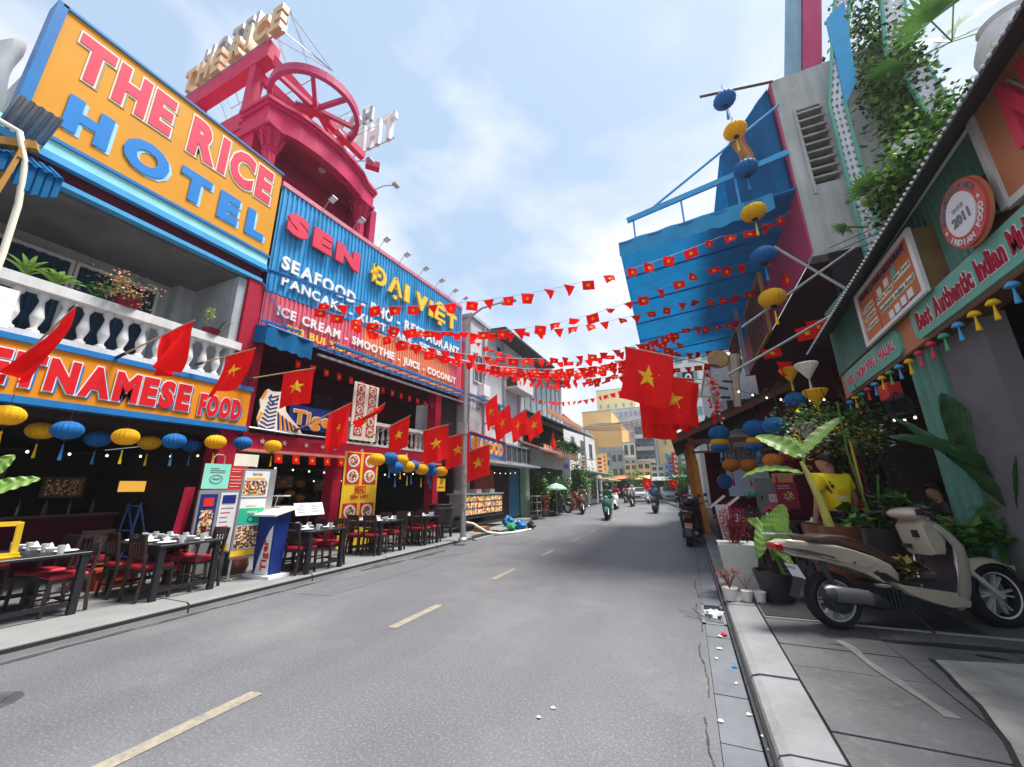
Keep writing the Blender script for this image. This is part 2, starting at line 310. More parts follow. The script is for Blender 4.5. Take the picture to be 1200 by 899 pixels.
strip('kerb_far', kerbm, lambda y: rk(y)+.235, lambda y: rk(y)+.58, .12, [14+2*k for k in range(19)])
mb = MB(); ysf = [14+2*k for k in range(19)]; mb.grid(lambda i, j: (rk(ysf[round(i*18)])+.235, ysf[round(i*18)], .12*j), 18, 1); struct(mb.build('kerb_face_far', kerbm))
pv = thing('right_pavement', 'dark grey paving tiles with thin joints and pale stains', 'pavement'); pv['kind'] = 'structure'; del pv['category']
mb = MB(); mb.box((.57,-6,-.15), (16,60,.108)); mb.build('bedding', earth, pv)
ym = 1.3
for r in range(11):
    for c in range(5):
        x0 = .592+c*.86; y0 = ym+r*.47
        if x0 > 2.3 and y0 < 4.75 and x0 > 3.0 - (y0-1.3)*.05: continue
        mb = MB(); t = random.uniform(-.004,.003); mb.box((x0+.005,y0+.005,.05), (x0+.855,y0+.465,.122+t)); mb.build('paving_tile', tilem, pv)
mb = MB()
for r in range(24):
    for c in range(16):
        if r < 0: continue
        x0 = .592+c*.6; y0 = 6.47+r*.6
        if x0 < 9: mb.box((x0+.004,y0+.004,.06), (x0+.596,y0+.596,.121))
o = mb.build('far_paving_tiles', tilem, pv); o['kind'] = 'stuff'
mb = MB(); mb.add([(1.86,4.5,.124), (3.4,5.05,.124), (3.0,1.2,.124), (2.1,2.9,.124), (1.95,3.9,.124)][0:0] or [(1.66,4.62,.127), (1.58,4.1,.127), (1.49,3.6,.127), (1.37,3.2,.127), (1.1,2.3,.127), (6,1.2,.127), (6,5.1,.127), (2.6,4.85,.127)], [tuple(range(8))])
struct(mb.build('concrete_patch', concm))
mb = MB(); 
pts = [(1.64,4.64),(1.61,4.35),(1.565,4.1),(1.54,3.85),(1.475,3.6),(1.43,3.4),(1.36,3.2),(1.25,2.8),(1.08,2.3)]
for a, b in zip(pts, pts[1:]): mb.beam((a[0],a[1],.127), (b[0],b[1],.127), .028, .004)
struct(mb.build('crack', earth))
stainm = mat('pale_stain', (.17,.165,.158), .85, .2, 6, dirt=(.108,.109,.113), damt=1.); dstain = mat('oil_stain', (.028,.028,.03), .4, .3, 3)
mb = MB(); mb.grid(lambda i, j: (1.06+.20*i+.012*sin(9*i)+j*(.065+.02*sin(14*i)), 4.85-1.25*i, .1275), 16, 1); struct(mb.build('paint_scrape', stainm))
def blotch(name, m, cx, cy, rx, ry, z, rot=0, n=22, seed=1):
    r = random.Random(seed); p = []
    for k in range(n):
        a = 2*pi*k/n; q = 1+r.uniform(-.25,.25); x, y = rx*cos(a)*q, ry*sin(a)*q; p.append((cx+x*cos(rot)-y*sin(rot), cy+x*sin(rot)+y*cos(rot), z))
    mb = MB(); mb.add(p, [tuple(range(n))]); return struct(mb.build(name, m))
for k, a in enumerate([(2.0,5.05,.55,.05,.12), (1.5,5.0,.22,.03,.05), (2.6,4.92,.35,.035,.2), (1.05,4.72,.05,.008,-.2), (2.1,4.85,.12,.02,-.2)]):
    blotch('oil_stain', dstain, a[0], a[1], a[2], a[3], .1268+.0004*k, a[4], 22, k)
gr = MB()                                            # dark ribbed mat strip in front of the pots
corr(gr, Fr((0,0,.125), (1,0,0), (0,1,0), (0,0,1)), .62, 2.4, 5.42, 6.35, 0, .035, .008)
tag(gr.build('ribbed_mat', mat('rubber_mat', (.045,.045,.048), .8)), 'dark ribbed mat strip under the plant pots beside the kerb', 'mat')
mb = MB(); mb.beam((.6,5.36,.128), (2.6,5.42,.128), .03, .012); tag(mb.build('metal_threshold', steel), 'thin pale metal strip across the pavement behind the scooter wheel', 'strip')
# drain
dr = thing('street_drain', 'open square street drain with a pale frame at the right gutter', 'drain', (.1, 5.7, 0))
mb = MB(); f = .035
for a, b in (((-.02,5.32,-.05),(.23,5.32+f,.012)), ((-.02,6.13-f,-.05),(.23,6.13,.012)), ((-.02,5.32,-.05),(-.02+f,6.13,.012)), ((.23-f,5.32,-.05),(.23,6.13,.012))): mb.box(a, b)
mb.build('frame', stonem, dr); mb = MB(); mb.box((0,5.33,-.3), (.22,6.12,-.2)); mb.build('pit', earth, dr)
mb = MB()
for k in range(4): mb.box((.03+.05*k,5.36,-.03), (.04+.05*k,5.85,0))
mb.build('grate', steel, dr)
def crumple(name, label, cat, m, loc, r, seed, sz=.5):
    rr = random.Random(seed); mb = MB()
    def fn(i, j):
        a, b = 2*pi*i, pi*j; k = r*(1+.35*sin(5*a+seed)*sin(4*b)+rr.uniform(-.16,.16))
        if i in (0, 1): k = r
        return (loc[0]+k*sin(b)*cos(a), loc[1]+k*sin(b)*sin(a), loc[2]+r*sz+k*sz*cos(b))
    mb.grid(fn, 14, 8); return tag(mb.build(name, m, loc=loc, smooth=50), label, cat)
plastic = mat('clear_plastic', (.7,.72,.75), .25, .1, trans=.3)
crumple('plastic_bag', 'crumpled clear plastic bag caught in the street drain', 'bag', plastic, (.12,5.72,-.02), .1, 3, .35)
for k, (a, b) in enumerate([((-.28,5.75,.02),(.18,5.42,.03)), ((-.2,5.55,.01),(.2,5.38,.02)), ((-.12,5.9,.01),(.02,5.5,.015))]):
    mb = MB(); mb.beam(a, b, .008, .006); tag(mb.build('bamboo_stick', stonem), ['longest thin stick lying across the street drain', 'thin stick across the near end of the street drain', 'short thin stick at the road side of the street drain'][k], 'stick')
pet = mat('petal_cream', (.75,.68,.5), .7); r = random.Random(5)
spots = [(.30,4.9,.05),(.13,4.95,.01),(.06,4.35,.01),(.17,3.9,.01),(.2,3.45,.01),(.24,3.15,.04),(.26,3.0,.05),(.1,4.6,.01),(.27,5.15,.06),(-1.05,3.05,.004),(-1.1,2.9,.004),(.02,3.3,.01)]
p0 = None
for k, (x, y, z) in enumerate(spots):
    mb = MB(); n = 7; s = r.uniform(.014,.026)
    mb.add([(0,0,.012)]+[(s*cos(2*pi*i/n)*r.uniform(.7,1.3), s*sin(2*pi*i/n)*r.uniform(.6,1.1), r.uniform(0,.006)) for i in range(n)], [(0,i+1,(i+1) % n+1) for i in range(n)])
    o = mb.build('fallen_petal', pet); o.location = (x, y, z+.002)
    tag(o, 'cream petal on the right gutter slabs, %s counted from the street drain' % ['second','fourth','fifth','seventh','eighth','ninth','tenth','third','first','','','sixth'][k] if x > -.5 else ('cream petal lying alone on the asphalt' if k == 9 else 'smallest cream petal on the open asphalt'), 'petal', 'fallen petals along the gutter' if x > -.5 else None)
mb = MB(); mb.add([(.16,4.22,.01),(.2,4.25,.02),(.22,4.21,.012),(.18,4.19,.018)], [(0,1,2,3)]); tag(mb.build('wrapper', blue), 'small blue wrapper lying on the gutter slabs', 'wrapper')
crumple('pink_wrapper', 'crumpled pink wrapper on the gutter below the drain', 'wrapper', pinklet, (.17,5.0,.006), .03, 5)
# left pavement
lp = thing('left_pavement', 'pale grey left pavement with a broad stone kerb strip', 'pavement'); lp['kind'] = 'structure'; del lp['category']
mb = MB(); mb.box((-15,-8,-.15), (-6.93,13.6,.118)); mb.build('paving', mat('left_paving', (.15,.155,.155), .85, .12, 1.6, .15, 30, dirt=(.14,.14,.14), damt=.6), lp)
mb = MB(); mb.box((-6.93,-8,-.15), (-6.12,13.6,.09)); mb.build('bedding', earth, lp)
for k in range(9):
    y0 = -2.2+1.87*k; mb = MB(); P = [(-6.93,-.1), (-6.93,.122), (-6.17,.122), (-6.125,.10), (-6.105,-.1)]
    if k == 7: P = [(-6.93,-.1), (-6.93,.122), (-6.5,.11), (-6.0,.03), (-5.98,-.1)]
    mb.prism([(p[0], y0+.012, p[1]) for p in P], (0,1.846,0)); mb.build('kerb_slab', stonem, lp)
mb = MB(); ysf = [13.2+2*k for k in range(19)]
mb.grid(lambda i, j: (lk(ysf[round(i*18)])-[0,0,1.2,9][round(j*3)], ysf[round(i*18)], [0,.12,.121,.122][round(j*3)]), 18, 3); struct(mb.build('left_pavement_far', stonem))
mb = MB(); ysr = [20+2*k for k in range(16)]
mb.grid(lambda i, j: (rk(ysr[round(i*15)])+.57+12*j, ysr[round(i*15)], .123), 15, 1); struct(mb.build('right_pavement_far', tilem))
tarm = mat('patch_asphalt', (.055,.056,.06), .9, .2, 6, .4, 60, dirt=(.16,.15,.14), damt=.7)
for k, (cx, cy, rx, ry, ro) in enumerate([(-6.0,4.6,.05,.8,0), (-5.95,6.9,.12,.55,-.05), (-5.85,8.3,.1,.7,0), (-6.02,3.0,.05,.9,0), (-6.0,1.5,.05,.8,0)]): blotch('tar_patch', tarm, cx, cy, rx, ry, .004+.0003*k, ro, 26, 20+k)
pch = mat('repair_patch', (.108,.112,.12), .66, .12, 3, .3, 80, dirt=(.15,.15,.15), damt=.5); speckle(pch, 55, .7, .5, .8); speckle(pch, 38, .6, .52, .8, (.07,.07,.075))
for k, (x0, y0, x1, y1) in enumerate(((-5.7,4.6,-5.05,7.4), (-5.2,10.5,-4.4,16))):
    r = random.Random(k); mb = MB(); P = [(x0+r.uniform(-.04,.04),y0,.003), (x1+r.uniform(-.04,.04),y0+.1,.003), (x1+r.uniform(-.05,.05),(y0+y1)/2,.003), (x1,y1,.003), (x0+.05,y1-.1,.003), (x0+r.uniform(-.05,.05),(y0+y1)/2,.003)]; mb.add(P, [tuple(range(6))]); struct(mb.build('road_patch', pch))
for k, (a, b) in enumerate((((-5.6,7.6),(-5.0,9.1)),)):
    r = random.Random(k+5); mb = MB(); q = [(a[0]+(b[0]-a[0])*i/12+r.uniform(-.04,.04), a[1]+(b[1]-a[1])*i/12+r.uniform(-.04,.04)) for i in range(13)]
    for p, s_ in zip(q, q[1:]): mb.beam((*p,.004),(*s_,.004),.008,.002)
    struct(mb.build('road_crack', tarm))
mh = thing('manhole', 'broken-edged manhole cover sunk in the asphalt', 'manhole', (-4.95,1.58,0))
mb = MB(); mb.lathe([(.0,.004), (.13,.004), (.16,.007), (.19,.006), (.21,.001)], (-5.0,1.5,0), 11); mb.build('ring', tarm, mh)
mb = MB(); mb.lathe([(0,.012), (.12,.011), (.12,.002)], (-5.0,1.5,0), 9); mb.build('cover', tarm, mh)
mb = MB(); x = -.03
rck = random.Random(9); qk = [(-.05+.022*sin(k*.35)+rck.uniform(-.009,.009), 2.2+k*.075) for k in range(76)]
for k in range(75):
    if k % 19 < 15: mb.beam((*qk[k],.004), (*qk[k+1],.004), rck.uniform(.004,.016), .003)
struct(mb.build('gutter_crack', tarm))
# ================================================================== LEFT SIDE: hotel building (y 0.9 .. 5.1)
H = thing('hotel_building', 'white hotel building with an open first-floor balcony, leftmost in the street', 'building', (-8.5, 3, 0))
F = YS(-8.5)
mb = MB()                                            # ground floor room: dark walls
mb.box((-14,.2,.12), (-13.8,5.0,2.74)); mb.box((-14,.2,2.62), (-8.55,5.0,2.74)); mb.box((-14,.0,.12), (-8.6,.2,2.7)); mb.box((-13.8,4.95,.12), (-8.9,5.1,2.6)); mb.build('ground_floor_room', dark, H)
mb = MB(); mb.box((-14,.2,2.75), (-8.56,5.05,3.72)); mb.build('floor_slab', wallw, H)
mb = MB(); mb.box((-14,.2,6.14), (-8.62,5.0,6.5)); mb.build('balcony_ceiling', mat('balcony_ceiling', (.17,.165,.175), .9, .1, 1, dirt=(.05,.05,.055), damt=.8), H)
mb = MB(); mb.box((-10.7,.2,3.72), (-10.5,4.6,6.14)); mb.box((-10.5,4.55,3.72), (-8.55,4.72,6.14)); mb.box((-10.5,4.2,3.72), (-10.2,4.55,6.14)); mb.build('balcony_wall', wallg, H)
mb = MB(); mb.box((-14,1.3,6.5), (-8.75,5.0,9.1)); mb.build('upper_wall', wallg, H)
mb = MB(); mb.box((-8.9,4.73,.12), (-8.47,5.06,6.2)); mb.build('crimson_column', crimson, H)
curt = mat('blue_curtain', (.02,.05,.09), .7, .3, 3)
for y0, y1 in ((1.15,2.6), (2.72,3.95)):
    mb = MB(); f = YS(-10.48)
    for a in ((y0-.05,y1+.05,5.86,5.92), (y0-.05,y0,4.0,5.86), (y1,y1+.05,4.0,5.86)): f.box(mb, *a, 0, .06)
    wn = mb.build('window', wallw, H); mb = MB(); corr(mb, f, y0, y1, 4.0, 5.86, 0, .14, .04); mb.build('curtain', curt, wn)
mb = MB(); mb.box((-8.7,.3,3.70), (-8.44,4.75,3.80)); mb.box((-8.68,.3,4.44), (-8.42,4.78,4.60)); mb.build('balustrade_rail', wallw, H)
balp = [(.07,0),(.07,.05),(.04,.07),(.035,.11),(.07,.22),(.075,.27),(.05,.38),(.032,.48),(.032,.52),(.055,.56),(.07,.60),(.07,.64)]
mb = MB(); mb.lathe(balp, (0,0,0), 10); bal0 = mb.build('baluster', wallw, H, smooth=40); bal0.data.transform(Matrix.Translation(V((-8.5,3,0))))
ys = [.75+.245*k for k in range(17)]
for k, y in enumerate(ys):
    o = bal0 if k == 0 else bal0.copy()
    if k: COL.objects.link(o); o.parent = H
    o.location = (-.06, y-3, 3.80)
# trim bands under the billboard
mb = MB(); F.box(mb, .3, 4.98, 6.19, 6.27, -.1, .06); F.box(mb, .3, 5.0, 6.50, 6.62, -.1, .12); mb.build('blue_trim', sky_blue, H)
mb = MB(); F.box(mb, .3, 4.95, 6.27, 6.5, -.12, .0); mb.build('maroon_band', maroon, H)
mb = MB(); F.box(mb, .3, 5.0, 6.62, 6.84, -.1, .08); mb.build('teal_trim', teal, H)
# billboard
B1 = thing('billboard', 'big yellow billboard reading THE RICE HOTEL in pink and blue letters', 'sign', (-8.4, 3, 6.9))
mb = MB(); F.box(mb, 1.20, 5.0, 6.9, 9.22, -.2, .08); mb.build('board', yellow, B1)
mb = MB()
for a in ((1.14,5.03,6.84,6.9), (1.14,5.03,9.22,9.27), (1.08,1.2,6.84,9.27)): F.box(mb, *a, -.24, .11)
mb.build('frame', blue, B1)
letters(B1, 'THE', pinklet, F, 1.42, 2.78, 8.18, 9.02, .09, .012, .055, .10, shadow=tanshade, sh=(.06,-.05), outline=cream)
letters(B1, 'RICE', pinklet, F, 3.08, 4.80, 8.16, 9.05, .09, .012, .055, .10, shadow=tanshade, sh=(.06,-.05), outline=cream)
letters(B1, 'HOTEL', bluelet, F, 1.52, 4.80, 7.14, 7.80, .09, .012, .065, .22, shadow=paleblue, sh=(.05,-.03))
# Vietnamese food sign
B2 = thing('restaurant_sign', 'long yellow fascia sign reading VIETNAMESE FOOD in red letters', 'sign', (-8.4, 3, 2.8)); F2 = YS(-8.38)
mb = MB(); F2.box(mb, .3, 5.12, 2.84, 3.60, -.2, .0); mb.build('board', mat('amber_board', (.70,.25,.01), .6, .05, 1.5), B2)
mb = MB(); F2.box(mb, .3, 5.14, 2.74, 2.84, -.2, .03); F2.box(mb, .3, 5.14, 3.60, 3.69, -.2, .03); mb.build('frame', blue, B2)
sred = mat('sign_letter_red', (.62,.008,.014), .6, .05)
letters(B2, 'VIETNAMESE', sred, F2, 1.12, 4.02, 2.97, 3.46, .02, .012, .06, .09, shadow=blue, sh=(.04,-.03), outline=white)
letters(B2, 'FOOD', sred, F2, 4.18, 4.95, 2.94, 3.36, .02, .012, .06, .09, shadow=blue, sh=(.04,-.03), outline=white)
# neighbour at far left with tarpaulin
NB = thing('neighbour_building', 'grey neighbouring wall covered by a pale tarpaulin, behind the left edge of the yellow billboard', 'building', (-9, .4, 0))
mb = MB(); mb.box((-14,-3,.12), (-8.75,.15,7.6)); mb.build('wall', wallg, NB)
mb = MB(); mb.grid(lambda i, j: (-8.95+.12*sin(7*i+3*j)-.5*(1-i), .55+.48*i+.03*sin(9*j), 6.9+1.75*j*(.75+.25*i)), 10, 10); mb.build('tarpaulin', wallw, NB, smooth=60)
CA = thing('corrugated_awning', 'dark blue corrugated awning with a torn edge at the left of the balcony', 'awning', (-7.9, 1.3, 5.6))
mb = MB(); corr(mb, Fr((-8.45,0,6.38), (0,1,0), (.75,0,-.52), (.5,0,.8)), .55, 1.62, 0, .85, 0, .09, .03); mb.build('sheet', canvas, CA)
mb = MB(); rr = random.Random(3)
for k in range(12):
    y = .62+k*.083; z = 5.94; dz = .28+.12*rr.random()+(.12 if k in (8, 9) else 0); x = -7.81
    mb.hexa([(x,y,z-dz), (x+.03,y+.02,z-dz-.03), (x+.03,y+.08,z-dz+.02), (x,y+.08,z-dz), (x,y,z), (x+.03,y+.02,z), (x+.03,y+.08,z), (x,y+.08,z)])
mb.build('valance', canvas, CA)
mb = MB(); corr(mb, Fr((-8.4,0,6.62), (0,1,0), (.7,0,.35), (-.4,0,.9)), 1.0, 1.45, 0, .6, 0, .08, .03); tag(mb.build('roof_sheet', steel, loc=(-8.3,1.2,6.6)), 'small grey corrugated sheet sticking up at the left end of the billboard', 'sheet')
mb = MB(); mb.tube([(-7.85,1.36,3.9), (-7.85,1.36,4.6), (-7.82,1.33,5.3), (-7.78,1.25,5.9), (-7.78,1.12,6.3), (-8.0,.95,6.45), (-8.3,.8,6.5)], .035, 10); tag(mb.build('drain_pipe', cream, loc=(-7.85,1.36,3.9), smooth=60), 'cream bent drain pipe rising at the far left of the picture', 'pipe')
mb = MB(); mb.beam((-7.9,1.12,5.2), (-7.9,1.2,6.2), .05, .3); mb.beam((-7.95,1.0,6.1), (-7.75,1.3,6.2), .1, .12); tag(mb.build('wooden_pole', mat('ochre_wood', (.42,.2,.04), .7, .2), loc=(-7.9,1.1,5.2)), 'ochre wooden plank behind the bent pipe at the far left', 'plank')
mb = MB(); F.box(mb, 1.2, 1.62, 3.62, 4.16, .55, .57); tag(mb.build('paper_notice', white, loc=(-7.9,1.4,3.6)), 'blank white sheet hanging at the far left under the balcony', 'notice')
# ================================================================== SEN building (runs slightly towards the street)
FB = Fr((-8.5,5.1,0), (.5,8,0), (0,0,1), (8,-.5,0))
SB = thing('restaurant_building', 'crimson restaurant building with a white balustrade and dark dining room below', 'building', (-8.4, 9, 0))
mb = MB()
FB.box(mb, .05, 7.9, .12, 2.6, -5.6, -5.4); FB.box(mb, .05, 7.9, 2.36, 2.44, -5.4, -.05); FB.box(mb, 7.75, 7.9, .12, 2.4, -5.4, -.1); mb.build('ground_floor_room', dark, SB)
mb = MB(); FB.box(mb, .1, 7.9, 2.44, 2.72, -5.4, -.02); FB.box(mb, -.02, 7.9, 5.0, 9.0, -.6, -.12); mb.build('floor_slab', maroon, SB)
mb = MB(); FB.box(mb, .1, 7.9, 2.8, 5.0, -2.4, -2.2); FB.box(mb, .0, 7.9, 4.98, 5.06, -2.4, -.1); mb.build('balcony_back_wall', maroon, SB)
for u in (1.4, 3.1, 4.2, 5.1):
    mb = MB(); FB.box(mb, u, u+.62, 2.9, 4.5, -2.2, -2.14); wn = mb.build('window', darkwood, SB); mb = MB(); FB.box(mb, u+.06, u+.56, 3.3, 4.42, -2.14, -2.12); mb.build('pane', glass, wn)
for k, (u0, u1, z0, z1) in enumerate(((.0,.24,.12,2.4), (2.42,2.68,.12,2.4), (6.5,6.82,.12,4.95), (.02,.2,2.7,5.0))):
    mb = MB(); FB.box(mb, u0, u1, z0, z1, -.4, -.03); mb.build('column', crimson, SB)
mb = MB(); FB.box(mb, 6.85, 8.0, 2.5, 4.95, -.35, -.25)
corr(mb, FB, 6.85, 8.05, 3.4, 4.95, -.22, .06, .02); mb.build('corrugated_wall', mat('dark_corrugated', (.05,.04,.05), .6), SB)
mb = MB(); FB.box(mb, 7.92, 8.32, 4.9, 7.6, -.6, -.02); mb.build('crimson_side_wall', crimson, SB)
mb = MB(); FB.box(mb, 0.05, 6.85, 2.40, 2.74, -.2, .05); mb.build('fascia', crimson, SB)
mb = MB(); FB.box(mb, 0.05, 6.85, 2.34, 2.40, -.2, .08); mb.build('fascia_moulding', mat('salmon_trim', (.6,.22,.16), .6), SB)
mb = MB(); FB.box(mb, 2.4, 6.6, 2.74, 2.80, -.3, .06); FB.box(mb, 2.4, 6.6, 3.36, 3.46, -.3, .06); mb.build('balustrade_rail', wallw, SB)
for k in range(19):
    u = 2.6+k*.215; p = FB(u, 2.80, -.12); o = bal0.copy(); COL.objects.link(o); o.parent = SB; o.location = (p.x+8.4, p.y-9, p.z); o.scale = (.75,.75,.88)
# little star ornaments and string of bulbs along the crimson fascia
def star_pts(r, cx=0, cy=0, rot=0): return [(cx+(r if k % 2 == 0 else r*.40)*sin(pi*k/5+rot), cy+(r if k % 2 == 0 else r*.40)*cos(pi*k/5+rot)) for k in range(10)]
tinsel = mat('tinsel_star', (.55,.5,.48), .4)
for k, u in enumerate((.45,.95,1.5,1.95,2.3,3.2,4.2,5.0,5.9)):
    mb = MB(); mb.prism([FB(a, b, .06) for a, b in star_pts(.07, u, 2.58, .2*k)], FB.n*.012); o = mb.build('star_ornament', tinsel, loc=tuple(FB(u,2.58,.06)))
    tag(o, 'small silver star on the crimson fascia, %s from the hotel end' % ['first','second','third','fourth','fifth','sixth','seventh','eighth','ninth'][k], 'star', 'silver stars along the crimson fascia')
# SEN DAI VIET board
BL = thing('facade_sign', 'blue corrugated facade board reading SEN in pink and a name in yellow', 'sign', tuple(FB(4,6.2)))
zt = lambda u: 6.07+.064*u
def corr2(mb, u0, u1, a, b, d, pitch, amp, m=0):
    n = int((u1-u0)/pitch); k = len(mb.v); c = 0
    for i in range(n):
        for t, h in ((0,0),(.3,0),(.42,1),(.78,1),(.9,0)):
            u = u0+(i+t)*(u1-u0)/n; mb.v += [tuple(FB(u, a(u), d+h*amp)), tuple(FB(u, b(u), d+h*amp))]; c += 1
    for i in range(c-1): mb.f.append((k+2*i, k+2*i+2, k+2*i+3, k+2*i+1)); mb.m.append(m)
mb = MB(); corr2(mb, 0, 7.93, zt, lambda u: 9.02+.01*u, .0, .125, .03); mb.build('corrugated_sheet', mat('board_blue', (.04,.33,.64), .5, .06, 1.5, dirt=(.015,.17,.42), damt=.3, streak=.5), BL)
mb = MB(); FB.box(mb, -.02, 7.95, 9.0, 9.13, -.1, .05); FB.box(mb, 7.9, 7.96, 6.5, 9.0, -.1, .04); mb.build('pink_edge', mat('pink_edge', (.6,.2,.25), .6), BL)
yl = mat('yellow_letter', (.88,.55,.05), .5, .04)
letters(BL, 'SEN', pinklet, FB, .18, 2.42, 7.76, 8.36, .09, .07, .075, .13, outline=None)
def vletters(parent, s, u0, u1, z0, z1, m):          # accents kept
    n = len(s); ws = {'I': .35}; tot = sum(ws.get(c, 1) for c in s if c != ' ')+.16*(n-1)+.35; x = u0; k = (u1-u0)/tot
    H0 = bb(tmesh('H', 1., .06))
    for c in s:
        if c == ' ': x += .35*k; continue
        me = tmesh(c, 1., .03 if c in 'ĐỆẠ' else .06); b4 = bb(me); wd = ws.get(c, 1)*k
        mb = MB(); mb.tmesh(me, lambda p: FB(x+(p.x-b4[0])/(b4[1]-b4[0])*wd, z0+(p.y-H0[2])/(H0[3]-H0[2])*(z1-z0), .09+(p.z+.5)*.07)); mb.build('letter', m, parent); x += wd+.16*k
vletters(BL, 'ĐẠI VIỆT', 2.86, 7.5, 7.74, 8.38, yl)
letters(BL, 'SEAFOOD - PHỞ - RESTAURANT', white, FB, .24, 7.72, 6.76, 7.12, .05, .04, .035, .10, space=.4)
letters(BL, 'PANCAKE - XUOT CAKE - SPRING ROLL', white, FB, .3, 7.72, 6.34, 6.60, .05, .04, .03, .10, space=.35)
for ch in BL.children:
    pass
PBd = thing('menu_fascia', 'pink and orange corrugated board reading ICE CREAM - SMOOTHIE - JUICE - COCONUT', 'sign', tuple(FB(4,5.2)))
pk = mat('board_pink', (.70,.13,.19), .55, .06, 2, streak=.3); orr = mat('board_orange', (.76,.25,.12), .55, .06, 2, streak=.3)
zb = lambda u: 5.08; zt2 = lambda u: zt(u)-.02
for nm, m_, a, b in (('pink_sheet', pk, 0, 2.9), ('orange_sheet', orr, 2.9, 7.2), ('pink_sheet', pk, 7.2, 8.0)):
    mb = MB(); corr2(mb, a, b, zb, zt2, .0, .115, .028); mb.build(nm, m_, PBd)
letters(PBd, 'ICE CREAM - SMOOTHIE - JUICE - COCONUT', white, FB, .32, 7.55, 5.55, 5.80, .05, .03, .03, .10, space=.4)
letters(PBd, '283 BUI VIEN', yl, FB, .6, 2.45, 5.22, 5.42, .05, .02, .03, .10); letters(PBd, 'SWEET SOUP', yl, FB, 5.5, 7.4, 5.2, 5.42, .05, .02, .03, .10)
# floodlights above the board
fl = thing('floodlight', 'x', 'floodlight', (0,0,0), 'floodlights along the top of the blue board')
mb = MB(); mb.tube([(0,0,0), (.25,0,.28), (.42,0,.34)], .014, 6); mb.build('arm', steel, fl)
mb = MB(); mb.hexa([(.34,-.13,.26), (.60,-.13,.36), (.60,.13,.36), (.34,.13,.26), (.38,-.10,.34), (.57,-.10,.42), (.57,.10,.42), (.38,.10,.34)]); hd = mb.build('head', steel, fl)
mb = MB(); mb.quad((.36,-.11,.255), (.58,-.11,.345), (.58,.11,.345), (.36,.11,.255)); mb.build('lens', white, hd)
for k, u in enumerate((1.15,2.15,3.2,4.15,5.15,6.1,7.0,7.75)):
    p = FB(u, 9.12); o = fl if k == 0 else copy_tree(fl)
    o.location = p; o.scale = (.72,)*3; o['label'] = 'floodlight on top of the blue board, %s' % ['nearest the yellow billboard','under the crimson column','third along from the billboard','fourth along, above the yellow letters','fifth along, above the yellow letters','third from the far end of the board','second from the far end of the board','last one at the far end of the board'][k]
# slatted canopy strip under the pink board
CP = thing('canopy', 'long blue slatted canopy edge below the pink and orange board', 'canopy', tuple(FB(4,5)))
mb = MB(); FB.box(mb, 1.3, 10.6, 4.93, 5.0, .9, .98); FB.box(mb, 1.3, 9.5, 5.06, 5.12, .05, .12); FB.box(mb, 1.3, 9.5, 4.96, 5.0, .45, .5)
mb.build('rail', blue, CP)
for k in range(34):
    u = 1.4+k*.245; mb = MB(); mb.beam(FB(u,5.07,.1), FB(u,4.99,.92), .06, .02); mb.build('slat', cream if k % 2 else pk, CP)
mb = MB(); FB.box(mb, 1.3, 8.2, 4.78, 4.84, .3, .36); mb.build('gutter', steel, CP)
def awning(name, label, c, wy, dx, drop, val, seed, rot=0):
    """canvas box awning: sloping top and scalloped valance"""
    a = thing(name, label, 'awning', c); X, Y, Z = c
    mb = MB(); mb.grid(lambda i, j: (X+dx*i, Y+wy*j, Z-drop*i+.02*sin(6*j+seed)), 6, 8); mb.build('canvas_top', canvas, a, smooth=60)
    mb = MB(); mb.grid(lambda i, j: (X+dx+.03*sin(14*j), Y+wy*j, Z-drop-val*i*(1+.12*abs(sin(9*j*pi/2)))), 3, 24)
    for yy in (0, wy): mb.add([(X,Y+yy,Z), (X+dx,Y+yy,Z-drop), (X+dx,Y+yy,Z-drop-val), (X,Y+yy,Z-val)], [(0,1,2,3)])
    mb.build('valance', canvas, a, smooth=50); mb = MB(); mb.tube([(X+dx,Y,Z-drop+.02), (X+dx,Y+wy,Z-drop+.02)], .03, 6); mb.build('front_bar', blue, a); return a
awning('box_awning', 'bright blue canvas awning jutting out where the yellow and pink signs meet', (-8.47,5.02,5.14), 1.15, .42, .10, .40, 1)
mb = MB(); mb.beam(F(5.05,5.28,.1), F(5.9,5.24,.35), .05, .05); mb.beam(F(5.0,6.2,.05), F(5.55,5.3,.3), .02, .02); mb.beam(F(5.05,6.55,.1), F(6.6,6.42,.9), .09, .03); mb.beam(F(5.0,6.5,.06), F(7.0,6.3,1.3), .03, .03)
tag(mb.build('folded_awning_arm', blue, loc=tuple(F(5,6,0))), 'blue folding arm and bracket over the bright blue awning', 'bracket')
# ------------------------------------------------------------------ tiger banner
TB = thing('banner', 'dark blue banner with a striped tiger on the first-floor balcony', 'banner', tuple(FB(1.3,2.9)))
navy = mat('navy_banner', (.012,.03,.17), .5, .05); org = mat('tiger_orange', (.85,.3,.03), .5, .05)
mb = MB(); FB.box(mb, .95, 2.36, 2.94, 3.52, .06, .09); mb.build('panel', navy, TB)
body = [(.30,2.84),(.22,3.05),(.26,3.3),(.22,3.46),(.30,3.62),(.36,3.74),(.46,3.70),(.60,3.72),(.68,3.74),(.74,3.62),(.80,3.46),(.84,3.3),(1.0,3.14),(1.2,2.98),(1.3,2.84)]
mb = MB(); mb.prism([FB(a, b, .10) for a, b in body], FB.n*.03); mb.build('tiger_body', cream, TB)
mb = MB()
for k in range(9):
    t = k/8; y = 2.87+.09*k; mb.beam(FB(.28+.02*k,y+.04,.135), FB(.46,y-.03,.135), .03, .006, up=FB.n); mb.beam(FB(.46,y-.03,.135), FB(.62,y+.04,.135), .03, .006, up=FB.n)
